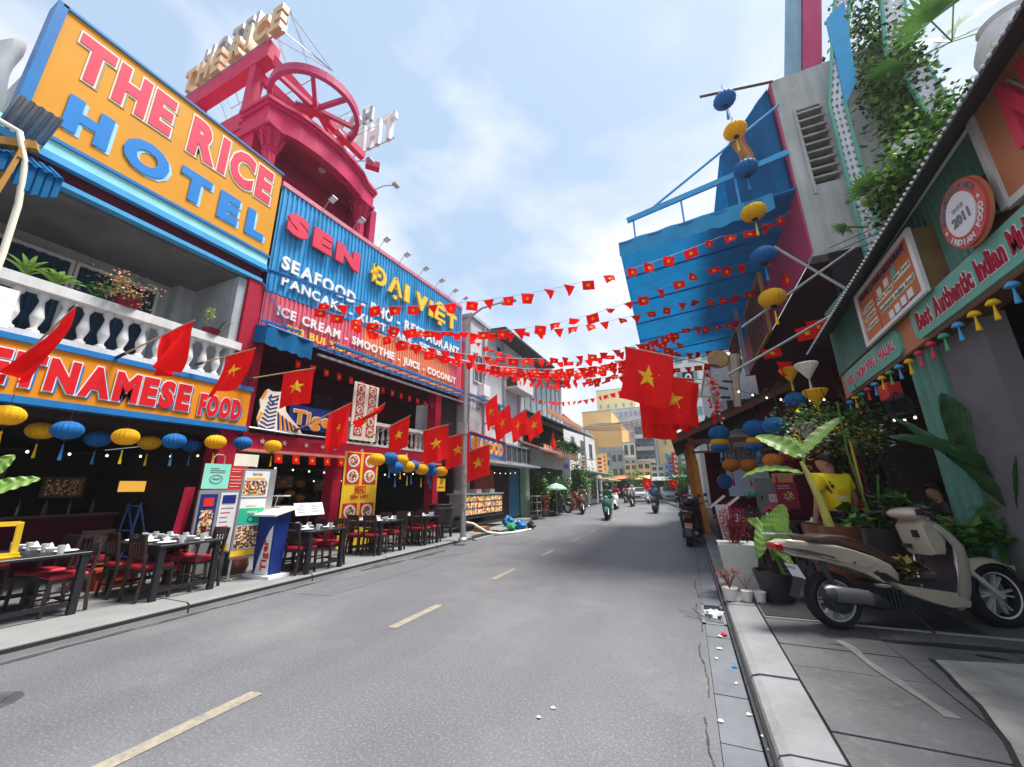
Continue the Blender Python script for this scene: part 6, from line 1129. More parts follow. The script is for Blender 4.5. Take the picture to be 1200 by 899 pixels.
def pot(parent, x, y, z, r, h, m, soil=True, n=22, square=False, flare=.8):
    mb = MB(); mb.lathe([(0,z),(r*flare,z),(r*flare,z+.01),(r*(flare+.12),z+h*.4),(r,z+h*.8),(r*1.05,z+h*.93),(r*1.08,z+h),(r*.93,z+h),(r*.9,z+h*.88),(0,z+h*.86)], (x,y,0), n); mb.build('pot', m, parent, smooth=40)
soilm = mat('soil', (.03,.022,.016), .95)
# light-green elephant ear in the black pot
EE = thing('elephant_ear_plant', 'light green big-leaved plant in a large black pot at the kerb', 'plant', (.88,6.15,.12)); pot(EE, .88,6.15,.122,.23,.34, mat('black_plastic_pot', (.02,.022,.027), .45), flare=.72)
for k, (b, t, w_) in enumerate((((.93,6.15,.84),(1.08,5.98,1.26),.17), ((.86,6.12,1.0),(.70,5.95,.62),.11), ((.98,6.1,.98),(1.16,5.98,.66),.13), ((.84,6.2,.98),(.70,6.3,1.06),.07), ((.95,6.05,.72),(1.05,5.85,.56),.06), ((.92,6.25,.95),(.98,6.45,1.1),.12))):
    mb = MB(); blade(mb, b, t, w_, .03, .18, 'heart', 34, 0, .012, up=(-.2,-1,.25)); mb.build('leaf', leaf_l, EE, smooth=60)
    mb = MB(); mb.tube([(.88+.02*k,6.15,.42), ((b[0]+.88)/2,(b[1]+6.15)/2,(b[2]+.45)/2+.03), b], .011, 6); mb.build('stem', leaf_l, EE)
mb = MB(); mb.lathe([(.05,.4),(.045,.5),(.03,.58)], (.9,6.15,0), 8, rib=.1); mb.build('trunk', soilm, EE)
# small white pots
for k, (x, r_) in enumerate(((.34,.085),(.52,.062),(.66,.066))):
    t = thing('small_plant_pot', ['white pot with a leafless reddish twig plant, leftmost of three at the kerb','empty-looking small white pot, middle of three at the kerb','small white pot, right one of three at the kerb'][k], 'plant pot', (x,5.98,.12)); pot(t, x,5.98,.122,r_,.14 if k == 0 else .12, mat('white_pot', (.66,.64,.6), .5, .06, 6, dirt=(.3,.25,.2), damt=.5), flare=.75)
    if k < 2:
        rr = random.Random(k+3); mb = MB()
        for i in range(26 if k == 0 else 6): a = rr.uniform(0,6.3); L = rr.uniform(.1,.26); mb.tube([(x,5.98,.25), (x+.5*L*cos(a)*.6,5.98+.3*L*sin(a),.26+L*.6), (x+.7*L*cos(a),5.98+.6*L*sin(a),.26+L)], .003, 4)
        mb.build('twigs', mat('red_twig', (.22,.06,.05), .8), t)
        if k == 0: foliage('leaves', t, (x,5.98,.42), (.09,.06,.05), 160, .03, [mat('red_twig',0)], 4)
WP = thing('white_planter', 'tall white tapering planter with a crimson flowering plant at the kerb', 'plant', (.52,6.75,.12)); mb = MB()
mb.add([(.38,6.6,.122),(.72,6.6,.122),(.72,6.95,.122),(.38,6.95,.122),(.31,6.52,.70),(.79,6.52,.70),(.79,7.02,.70),(.31,7.02,.70)], [(0,3,2,1),(0,1,5,4),(1,2,6,5),(2,3,7,6),(3,0,4,7),(4,5,6,7)]); mb.build('planter', mat('white_planter', (.55,.54,.50), .7, .08, 3, dirt=(.3,.29,.27), damt=.6), WP)
rr = random.Random(2); mb = MB()
for i in range(24): x = .53+rr.uniform(-.16,.16); mb.tube([(.53+.3*(x-.53),6.75,.68), (x,6.7+rr.uniform(-.1,.1),.9), (x+rr.uniform(-.05,.05),6.7,1.0+rr.uniform(0,.22))], .004, 4)
mb.build('stems', mat('red_twig',0), WP); foliage('red_leaves', WP, (.53,6.7,.93), (.17,.10,.20), 900, .035, [mat('crimson_leaf', (.35,.01,.04), .6, trans=.2), mat('crimson_leaf_dark', (.15,.005,.02), .6)], 6, clump=14)
# banana plant in a glazed pot
BN = thing('banana_plant', 'banana plant with two big light leaves in a brown glazed pot', 'plant', (1.6,6.35,.12)); pot(BN, 1.6,6.35,.122,.29,.88, terra, flare=.7)
mb = MB(); mb.tube([(1.6,6.35,.95),(1.56,6.38,1.3),(1.50,6.42,1.62),(1.46,6.45,1.8)], [.055,.045,.035,.02], 10); mb.build('stem', mat('banana_stem', (.42,.40,.10), .5, .2, 8), BN, smooth=60)
for b, t, w_, sg, nm, up_ in (((1.50,6.5,1.86),(1.02,6.7,2.20),.13,.05,'leaf',(.3,-.9,.4)), ((1.44,6.4,1.64),(.73,6.55,1.60),.085,.10,'leaf',(.1,-.5,.9)), ((1.50,6.5,1.9),(2.15,6.8,2.42),.10,.04,'leaf',(-.3,-.6,.8)), ((1.5,6.45,1.85),(1.42,6.9,2.2),.1,.02,'leaf',(0,-1,.2))):
    mb = MB(); blade(mb, b, t, w_, sg, .22, 'banana', 44, 0, .007, up=up_); mb.build(nm, leaf_l, BN, smooth=60)
    mb = MB(); mb.tube([(1.48,6.44,1.7), b, V(b).lerp(V(t),.97)+V((0,0,sg*.1))], [.018,.012,.003], 6); mb.build('leaf_stalk', leaf_l, BN)
P2t = thing('potted_shrub', 'dark leafy shrub in a dark glazed pot between the person in yellow and the scooter', 'plant', (2.05,6.4,.12)); pot(P2t, 2.05,6.4,.122,.33,.86, darkpot, flare=.65)
foliage('leaves', P2t, (2.1,6.5,1.2), (.26,.2,.2), 240, .12, [leaf_d, leaf_m, leaf_d], 9); mb = MB(); mb.tube([(2.05,6.4,.95),(2.0,6.5,1.9),(2.05,6.6,2.6)], .014, 6); mb.tube([(2.1,6.4,.95),(2.25,6.5,1.6)], .012, 6); mb.build('stem', leaf_m, P2t)
VY = thing('flowering_vine', 'hanging vine with small yellow and peach flowers above the person in yellow', 'plant', (2.2,7.4,2.2)); foliage('leaves', VY, (2.15,7.4,2.3), (.5,.3,.34), 1100, .075, [leaf_l, leaf_m, leaf_m], 13, clump=12)
foliage('flowers', VY, (2.1,7.2,2.12), (.42,.2,.2), 300, .07, [star_y, mat('peach_flower', (.75,.35,.2), .6), sheet], 14, clump=14); mb = MB()
for k in range(7): x = 1.5+.22*k; mb.tube([(x,7.5,3.0),(x+.05,7.4,2.5),(x-.04+.03*k,7.35,2.0)], .006, 4)
mb.build('stems', leaf_d, VY)
SH = thing('dark_shrub', 'dense dark small-leaved shrub in front of the dark doorway by the green column', 'plant', (2.7,7.3,.12)); foliage('leaves', SH, (2.32,7.3,1.75), (.24,.22,.55), 1500, .06, [leaf_d, mat('leaf_deep', (.012,.035,.014), .5, trans=.1), leaf_d, leaf_m], 17, clump=18); mb = MB()
for k in range(6): mb.tube([(2.4,7.3,.12),(2.4+.03*k,7.3,.9),(2.2+.06*k,7.2,1.9)], .014, 5)
mb.build('stems', soilm, SH)
SH2 = thing('dark_shrub', 'low dark fern-like shrub behind the scooter handlebars', 'plant', (2.75,6.5,.12)); foliage('leaves', SH2, (2.62,6.6,.75), (.25,.2,.28), 900, .075, [leaf_d, leaf_m, leaf_d], 19, clump=12); mb = MB(); mb.tube([(2.7,6.6,.12),(2.65,6.55,1.3)], .02, 5); mb.build('stem', soilm, SH2)
PLt = thing('planter', 'grey concrete planter full of bright green leaves behind the scooter front wheel', 'plant', (3.3,6.2,.12)); mb = MB(); mb.box((2.85,6.05,.122),(4.2,6.5,.66)); mb.build('box', mat('planter_concrete', (.42,.42,.40), .8, .1, 2, dirt=(.2,.2,.19), damt=.5), PLt)
foliage('leaves', PLt, (3.2,6.15,.95), (.42,.16,.20), 620, .15, [leaf_m, mat('leaf_fresh', (.11,.26,.04), .4, .25, 7, trans=.3), leaf_m], 23, clump=12)
bdk = mat('banana_shaded', (.025,.085,.022), .4, .2, 6, trans=.2); veins(bdk, 8, .3)  # leaf green darkened: the shade over these leaves is put into the colour
BR2 = thing('banana_plant', 'dark broad-leaved banana plant leaning over the green column at the right', 'plant', (3.2,5.9,.12)); mb = MB(); mb.tube([(3.2,6.2,.3),(3.15,6.1,1.0),(3.1,6.05,1.4)], [.035,.03,.02], 8); mb.build('stem', leaf_m, BR2)
for b, t, w_, sg, up_ in (((3.12,6.05,1.3),(2.82,5.95,2.50),.17,-.03,(-.3,-1,.1)), ((3.1,6.0,1.5),(2.30,6.1,2.05),.11,.16,(0,-.8,.6)), ((3.05,5.9,1.2),(2.42,6.2,2.3),.07,.14,(0,-.9,.3)), ((3.2,5.9,1.1),(3.35,5.5,2.3),.16,.03,(-.4,-1,.1)), ((3.15,5.9,1.0),(3.0,5.5,1.75),.09,.04,(-.3,-1,.2)), ((3.3,6.0,1.2),(3.1,5.7,2.9),.15,.05,(-.6,-1,0))):
    mb = MB(); blade(mb, b, t, w_, sg, .2, 'banana', 44, 0, .008, up=up_); mb.build('leaf', bdk, BR2, smooth=60)
    mb = MB(); mb.tube([(3.2,6.1,.5), b], .014, 5); mb.build('leaf_stalk', leaf_m, BR2)
LE = thing('elephant_ear_plant', 'ribbed green leaves of a plant poking in at the left picture edge', 'plant', (-6.7,1.45,.12)); pot(LE, -6.75,1.2,.122,.2,.35, darkpot)
for b, t, w_, up_ in (((-6.62,1.50,1.52),(-6.45,1.88,1.68),.11,(1,-.5,.6)), ((-6.6,1.45,1.6),(-6.5,1.66,1.92),.12,(1,-.3,.3)), ((-6.6,1.4,1.5),(-6.45,1.62,1.28),.12,(1,-.4,.3))):
    mb = MB(); blade(mb, b, t, w_, .02, .15, 'heart', 34, 0, .012, up=up_); mb.build('leaf', leaf_l, LE, smooth=60); mb = MB(); mb.tube([(-6.75,1.2,.45), b], .01, 5); mb.build('stem', leaf_l, LE)
# balcony plants
for k, (y, z, lab) in enumerate(((1.75,4.6,'green strap-leaved plant on the balcony rail at the left'),(2.05,4.6,'broad light green leaves spilling on the balcony rail'))):
    t = thing('balcony_plant', lab, 'plant', (-8.52,y,4.6)); pot(t, -8.7,y,4.45,.1,.15, darkpot)
    for i in range(7): a = -1.2+.4*i; mb = MB(); blade(mb, (-8.6,y,4.62), (-8.45+.06*cos(a*3),y+.34*sin(a),4.68+.24*cos(a)*(1 if k == 0 else .6)), .035 if k == 0 else .05, .06, .3, 'banana', 8); mb.build('leaf', leaf_l, t)
t = thing('balcony_plant', 'peach-flowered bougainvillea in a red bowl on the balcony rail', 'plant', (-8.5,2.87,4.6)); pot(t, -8.5,2.87,4.6,.17,.15, mat('red_bowl', (.2,.01,.02), .5))
foliage('flowers', t, (-8.45,2.85,4.92), (.2,.26,.18), 420, .055, [mat('peach_flower',0), mat('peach_flower_pale', (.8,.5,.38), .6), leaf_m], 31, clump=12); foliage('leaves', t, (-8.45,2.6,4.72), (.1,.2,.06), 120, .06, [leaf_m, leaf_d], 32)
t = thing('balcony_plant', 'pale yellow flowering plant in a red bowl at the right of the balcony rail', 'plant', (-8.5,4.2,4.6)); pot(t, -8.5,4.2,4.6,.15,.11, mat('red_bowl',0)); foliage('flowers', t, (-8.45,4.1,4.92), (.08,.1,.14), 160, .045, [mat('pale_flower', (.6,.55,.25), .6), leaf_l], 33)
for i in range(5): mb = MB(); blade(mb, (-8.47,4.3,4.66), (-8.42,4.38+.05*i,4.95+.07*(i % 3)), .025, .02, .3, 'banana', 6); mb.build('leaf', leaf_m, t)
# roof garden over the green restaurant
def fan_palm(label, c, r, n, seed, par=None):
    t = par or thing('fan_palm', label, 'plant', c); rr = random.Random(seed)
    for f_ in range(n):
        a0 = rr.uniform(0,2*pi); e = rr.uniform(.1,1.0); hub = V(c)+V((cos(a0)*cos(e), sin(a0)*cos(e)*.8, sin(e)))*r*.9; mb = MB(); mb.tube([c, hub], .012, 5); d = (hub-V(c)).normalized(); sd = d.cross(V((0,0,1))).normalized()
        for k in range(17):
            a = (k-8)/8*1.35; q = hub+(d*cos(a)+sd*sin(a))*r*rr.uniform(.75,.95)-V((0,0,r*.18*abs(a))); s2 = (d*-sin(a)+sd*cos(a))*r*.05; mb.add([hub, hub.lerp(q,.6)+s2, q, hub.lerp(q,.6)-s2], [(0,1,2,3)])
        mb.build('frond', leaf_l if f_ % 2 else leaf_m, t)
    return t
fan_palm('large light green fan palm on the roof at the top of the picture', (5.35,7.9,9.2), .75, 7, 1); fan_palm('small fan palm frond hanging beside the perforated screen', (3.45,7.3,5.9), .38, 4, 5); fan_palm('small fan palm leaning out below the first one near the roof edge', (3.15,7.2,5.5), .28, 3, 9)
for lab, c, r, n, s in (('tall feathery green shrub between the perforated screens', (4.85,8.6,8.9), (.34,.25,1.2), 2200, 41), ('bushy green shrub in the roof garden below the feathery one', (4.75,8.2,7.3), (.38,.3,.6), 1500, 42), ('trailing green plant along the eave of the green restaurant', (3.75,7.0,5.9), (.35,.5,.32), 2000, 43), ('dark shrub behind the roof garden screens', (5.1,9.0,10.6), (.5,.2,1.4), 2200, 44), ('low green plant at the end of the roof garden near the fan palm', (4.9,7.3,7.0), (.4,.5,.5), 1500, 45)):
    t = thing('roof_shrub', lab, 'plant', c); foliage('leaves', t, c, r, n, .11, [leaf_m, leaf_d, leaf_l], s, clump=20); mb = MB()
    for k in range(4): mb.tube([(c[0]+.1*k-.15,c[1],c[2]-r[2]-.6),(c[0]+.05*k,c[1],c[2]),(c[0]+.2*k-.3,c[1],c[2]+r[2]*.8)], .02, 5)
    mb.build('stem', soilm, t)
t = thing('roof_jar', 'large white cracked jar standing on the roof edge at the top right', 'jar', (5.6,7.3,8.0)); mb = MB(); mb.lathe([(0,0),(.25,.02),(.42,.3),(.45,.6),(.35,.9),(.28,1.0),(.33,1.06)], (5.6,7.3,7.6), 20); mb.build('body', wallw, t, smooth=40)
t = thing('roof_planter_wall', 'mossy grey parapet of the roof garden above the scalloped eave', 'wall', (4,8,4.95)); mb = MB(); mb.box((3.7,3.0,4.98),(3.9,9.0,5.4)); mb.hexa([(4.6,3,5.2),(6.2,3,5.2),(6.2,7,5.2),(4.6,8.4,5.2),(4.6,3,6.2),(6.2,3,8.2),(6.2,7,8.2),(4.6,8.4,6.2)]); mb.build('parapet', mat('mossy_wall', (.16,.16,.15), .9, .2, 2, .3, 15, dirt=(.05,.07,.04), damt=.7), t)
mb = MB(); mb.lathe([(0,0),(.14,.02),(.2,.12),(.18,.26),(.12,.3)], (4.15,7.6,6.9), 14); tag(mb.build('hanging_pot', wallw, loc=(4.15,7.6,6.9), smooth=40), 'white hanging pot among the roof garden leaves', 'pot'); mb = MB(); mb.lathe([(0,0),(.1,.02),(.15,.1),(.13,.2)], (4.2,7.4,6.4), 14); tag(mb.build('tilted_pot', steel, loc=(4.2,7.4,6.4), smooth=40), 'small grey pot below the white hanging pot on the roof', 'pot')
for k in range(5): mb = MB(); mb.tube([(3.2+.1*k,8.8,6.1-.1*k),(4.2,7.6,5.9-.12*k),(5.0,6.5,5.9-.1*k)], .008, 4); tag(mb.build('roof_cable', black, loc=(4,8,6)), ['topmost','second','middle','fourth','lowest'][k]+' thin dark cable across the roof garden', 'cable')
# ================================================================== scooters
tyre_m = mat('tyre_rubber', (.018,.018,.02), .75, .15, 20, .1, 60); alloy = mat('alloy_rim', (.62,.62,.62), .35, .05, metal=.35); engm = mat('engine_dark', (.035,.04,.045), .45, .2, 9, metal=.4); seatm = mat('seat_brown', (.055,.03,.025), .5, .1)
redlens = mat('tail_lens', (.4,.01,.01), .15); clearlens = mat('head_lens', (.6,.6,.62), .1)
def wheel(par, x, z, R, tw, spokes=6, stripe=False, y=0):
    mb = MB(); n = 36; pr = [(R-.07,-tw*.5),(R-.03,-tw*.62),(R-.01,-tw*.4),(R,0),(R-.01,tw*.4),(R-.03,tw*.62),(R-.07,tw*.5),(R-.075,0),(R-.07,-tw*.5)]; mb.lathe(pr, (x,y,z), n, ax='y'); wl = mb.build('wheel', tyre_m, par, smooth=35)
    mb = MB(); mb.lathe([(R-.085,-tw*.42),(R-.068,-tw*.45),(R-.068,tw*.45),(R-.085,tw*.42),(R-.085,-tw*.42)], (x,y,z), n, ax='y')
    for k in range(spokes):
        a = 2*pi*k/spokes
        for da in (-.16,.16): mb.beam((x+.03*cos(a),y,z+.03*sin(a)), (x+(R-.08)*cos(a+da),y,z+(R-.08)*sin(a+da)), .018, .03, up=(0,1,0))
    mb.lathe([(.045,-tw*.5),(.045,tw*.5),(.02,tw*.55)], (x,y,z), 14, ax='y'); mb.lathe([(.02,-tw*.55),(.045,-tw*.5)], (x,y,z), 14, ax='y'); mb.build('rim', alloy, wl, smooth=30)
    if stripe: mb = MB(); mb.lathe([(R-.088,-tw*.56),(R-.062,-tw*.64)], (x,y,z), n, ax='y', cap=False); mb.lathe([(R-.088,tw*.56),(R-.062,tw*.64)], (x,y,z), n, ax='y', cap=False); mb.build('white_stripe', sheet, wl)
def rprism(mb, pts, w, m=0, inset=.16, wf=None):
    cx = sum(p[0] for p in pts)/len(pts); cz = sum(p[1] for p in pts)/len(pts); wf = wf or (lambda s: 1); L = []
    for yy, k in ((-1,inset),(-.93,inset*.45),(-.7,0),(.7,0),(.93,inset*.45),(1,inset)): L.append([(p[0]+(cx-p[0])*k, yy*w*wf(p[0]), p[1]+(cz-p[1])*k) for p in pts])
    n = len(pts); vs = [q for l in L for q in l]; fs = [tuple(range(n))[::-1], tuple(5*n+i for i in range(n))]
    for r in range(5):
        for i in range(n): fs.append((r*n+i, r*n+(i+1) % n, (r+1)*n+(i+1) % n, (r+1)*n+i))
    mb.add(vs, fs, m)
def scooter(label, body, inner, loc, rot, sx=1., lean=0., detail=True, mirrors=True, group=None, plate_red=False):
    t = thing('motor_scooter', label, 'motor scooter', (0,0,0), group)
    def P(name, m, fn, smooth=35): mb = MB(); fn(mb); return mb.build(name, m, t, smooth=smooth)
    wheel(t, 0, .26, .26, .12, 6); wheel(t, 1.64, .285, .285, .10, 6, detail)
    tail = [(-.50,.80),(-.48,.74),(-.34,.67),(-.13,.63),(.13,.56),(.32,.49),(.46,.41),(.63,.40),(.65,.50),(.60,.58),(.45,.66),(.25,.73),(.07,.78),(-.23,.815),(-.42,.83)]
    P('tail_body', body, lambda mb: rprism(mb, tail, .15, wf=lambda s: .45 if s < -.4 else .8 if s < -.2 else 1))
    P('seat', seatm, lambda mb: rprism(mb, [(-.22,.80),(-.2,.85),(0,.875),(.2,.86),(.42,.77),(.6,.66),(.68,.57),(.55,.60),(.35,.70),(.1,.78)], .135))
    def rail(mb):
        for s in (-1,1): mb.tube([(-.1,s*.14,.83),(-.3,s*.13,.875),(-.5,s*.09,.885),(-.56,0,.885)], .013, 6)
    P('grab_rail', chrome, rail)
    P('floor_body', body, lambda mb: rprism(mb, [(.45,.45),(.61,.41),(.85,.37),(1.13,.33),(1.25,.25),(1.22,.19),(1.03,.19),(.82,.25),(.61,.33)], .175))
    P('belly_cover', engm, lambda mb: rprism(mb, [(.5,.36),(.82,.26),(1.15,.20),(1.05,.15),(.62,.17)], .13))
    rows = [(.17,1.10,1.25,.12),(.25,1.12,1.33,.15),(.35,1.11,1.37,.18),(.5,1.13,1.40,.205),(.65,1.16,1.42,.21),(.75,1.19,1.41,.205),(.85,1.16,1.35,.18),(.95,1.12,1.27,.14),(1.0,1.1,1.2,.1)]
    def shell(mb):
        mb.grid(lambda i, j: (lambda r, a: (r[1]+(r[2]-r[1])*sin(a)**.8, -r[3]*cos(a), r[0]))(rows[round(i*8)], pi*j), 8, 14)
    P('front_cowl', body, shell, 50)
    P('inner_shield', inner, lambda mb: mb.grid(lambda i, j: (lambda r: (r[1]+.015+.06*sin(pi*j), r[3]*.97*(1-2*j), r[0]))(rows[1+round(i*6)]), 6, 10), 50)
    def rim_(mb):
        for s in (-1,1): mb.tube([(r[1],s*r[3],r[0]) for r in rows], .012, 6)
    P('shield_edge', chrome if detail else body, rim_)
    P('dash_cowl', body, lambda mb: rprism(mb, [(1.04,.66),(1.00,.80),(.98,.95),(1.05,1.02),(1.18,.97),(1.20,.80),(1.16,.66)], .15))
    def head(mb):
        mb.grid(lambda i, j: (1.03+.15*cos(2*pi*j)*sin(pi*i)**.7, -.17*cos(pi*i), 1.06+.07*sin(2*pi*j)*sin(pi*i)**.7), 10, 16)
    P('handlebar_cover', body, head, 60)
    P('screen', mat('smoke_screen', (.02,.025,.03), .12), lambda mb: mb.grid(lambda i, j: (1.1+.07*i, -.11+.22*j, 1.09+.07*i*(1-.6*(2*j-1)**2)), 3, 6), 60)
    def bars(mb):
        for s in (-1,1): mb.tube([(1.02,s*.15,1.06),(.97,s*.25,1.08),(.93,s*.37,1.06)], .018, 8); mb.tube([(1.03,s*.2,1.05),(1.02,s*.34,1.03)], .008, 5)
    P('handlebar', black, bars)
    P('headlight', clearlens, lambda mb: mb.lathe([(.0,.05),(.05,.04),(.08,.0),(.07,-.03)], (1.17,0,1.03), 14, ax='x'))
    P('tail_light', redlens, lambda mb: rprism(mb, [(-.53,.79),(-.50,.73),(-.42,.72),(-.44,.79)], .08))
    P('rear_mudguard', engm, lambda mb: mb.grid(lambda i, j: (-.22-.16*i, -.07+.14*j, .62-.34*i), 5, 3)); t.children[-1].modifiers.new('s','SOLIDIFY').thickness = .02
    pl = P('number_plate', mat('plate_red', (.75,.45,.45), .5) if plate_red else sheet, lambda mb: mb.hexa([(-.29,-.09,.46),(-.29,.09,.46),(-.28,.09,.46),(-.28,-.09,.46),(-.35,-.09,.59),(-.35,.09,.59),(-.34,.09,.59),(-.34,-.09,.59)]), None)
    if detail or plate_red: text(t, '59-X1', panred if plate_red else ink, Fr((-.345,.0,.545), (0,-1,0), (-.42,0,1), (-1,0,-.42)), -.065,.065,.0,.028,.002,.003,.02,name='plate_print')
    ang = [radians(20+14*k) for k in range(10)]
    P('front_fender', body, lambda mb: mb.grid(lambda i, j: (lambda a: (1.64+(.345-.03*(2*j-1)**2)*cos(a)+.0, .085*(2*j-1), .285+(.345-.05*(2*j-1)**2)*sin(a)))(ang[round(i*9)]), 9, 6), 60); t.children[-1].modifiers.new('s','SOLIDIFY').thickness = .012
    def fork(mb):
        for s in (-1,1): mb.tube([(1.25,s*.085,.72),(1.42,s*.085,.48),(1.63,s*.085,.27)], [.02,.022,.026], 8)
    P('fork', alloy, fork)
    P('muffler', mat('muffler_metal', (.10,.10,.105), .35, .1, metal=.7), lambda mb: mb.tube([(-.2,-.17,.36),(-.15,-.17,.355),(.15,-.17,.31),(.32,-.16,.27),(.45,-.13,.2)], [.045,.075,.075,.06,.025], 14), 40)
    def eng(mb):
        mb.box((-.05,-.02,.2),(.45,.16,.38)); mb.box((.35,-.13,.18),(.62,.12,.42)); mb.lathe([(.09,-.14),(.11,-.12),(.11,.0)], (0,0,.26), 14, ax='y')
        for k in range(5): mb.box((.40+.04*k,-.16,.2),(.42+.04*k,-.13,.36))
        mb.tube([(-.02,-.14,.28),(-.12,-.13,.62)], .03, 8)
    P('engine', engm, eng)
    if detail:
        P('tail_stripe', purple, lambda mb: rprism(mb, [(-.46,.765),(-.30,.715),(-.02,.66),(.1,.62),(.0,.675),(-.28,.745)], .1535), None)
        P('floor_mat', engm, lambda mb: mb.box((.70,-.13,.405),(1.08,.13,.425)))
        P('lever_cables', black, lambda mb: [mb.tube([(1.02,s*.2,1.05),(1.12,s*.16,1.0),(1.14,s*.08,.95)], .006, 5) for s in (-1,1)])
        P('switch_pod', black, lambda mb: [mb.box((.96,s*.19-.03,1.045),(1.03,s*.19+.03,1.11)) for s in (-1,1)])
        P('footpeg', steel, lambda mb: mb.box((.34,-.24,.40),(.42,-.15,.42)))
        P('exhaust_shield', mat('muffler_shield', (.25,.25,.26), .3, metal=.6), lambda mb: mb.grid(lambda i, j: (-.12+.34*i, -.17-.08*sin(pi*(.15+.7*j)), .345-.04*i+.075*cos(pi*(.15+.7*j))), 6, 6), 60)
        P('chain_guard_bolts', chrome, lambda mb: [mb.lathe([(0,-.155),(.012,-.155),(.012,-.14)], (a,0,b), 8, ax='y') for a, b in ((.0,.66),(.2,.61),(.4,.53),(.75,.34),(1.0,.27))])
    P('stand', black, lambda mb: (mb.tube([(.62,-.12,.2),(.72,-.22,.01)], .012, 6), mb.tube([(.4,.1,.2),(.3,.16,.05)], .012, 6)))
    if detail:
        P('side_vent', engm, lambda mb: rprism(mb, [(.36,.53),(.48,.52),(.62,.42),(.54,.40),(.42,.45)], .158))
        P('body_seam', mat('seam_brown', (.25,.2,.15), .5), lambda mb: mb.tube([(-.34,-.152*.8,.70),(-.1,-.154,.67),(.15,-.154,.61),(.3,-.153,.56),(.42,-.153,.60)], .004, 4))
        P('glove_recess', black, lambda mb: (mb.box((.975,-.09,.83),(1.0,-.03,.90)), mb.box((.975,.03,.72),(1.0,.12,.76))))
        text(t, 'scooter', mat('seam_brown',0), Fr((0,-.153,0), (1,0,-.16), (.16,0,1), (0,-1,0)), -.03,.12,.712,.732,0,.003,.01,name='side_script') if False else None
    if mirrors:
        for s in (-1,1): P('mirror', black, lambda mb: (mb.tube([(1.0,s*.2,1.08),(1.02,s*.26,1.22)], .007, 5), mb.lathe([(0,-.012),(.05,-.008),(.055,.0),(0,.012)], (1.0,s*.29,1.26), 12, ax='x')))
    t.location = loc; t.rotation_euler = (lean, 0, rot); t.scale = (sx,1,1); ORG[t.name] = (0,0,0); return t
beige = mat('beige_gloss', (.46,.39,.30), .2, .04, 2, coat=.5, dirt=(.36,.29,.21), damt=.35); purple = mat('purple_grey_plastic', (.075,.06,.075), .6, .1)
ysh0 = mat('stake_yellow', (.55,.42,.08), .7)
main = scooter('large beige scooter parked across the right pavement, front wheel to the right', beige, purple, (1.21,5.22,.122), radians(23.8), lean=-.05, mirrors=False)
t = thing('dry_leaf_bundle', 'bundle of dried brown leaves resting on the beige scooter floorboard', 'leaf bundle', (1.95,5.6,.55)); foliage('leaves', t, (1.93,5.62,.62), (.11,.09,.06), 240, .09, [mat('dry_leaf', (.12,.08,.03), .8, .3), soilm, mat('dry_leaf_light', (.3,.2,.06), .8)], 51)
mb = MB(); mb.box((2.45,8.0,.5),(2.62,8.03,2.05)); tag(mb.build('crimson_board', mat('crimson_board', (.42,.008,.03), .6, streak=.4), loc=(2.5,8,.5)), 'narrow crimson board standing right of the person in yellow', 'board')
mb = MB(); mb.box((2.2,7.0,1.0),(2.225,7.02,2.1)); tag(mb.build('bamboo_stake', ysh0, loc=(2.2,7,1)), 'thin yellow stake beside the person in yellow', 'stake')
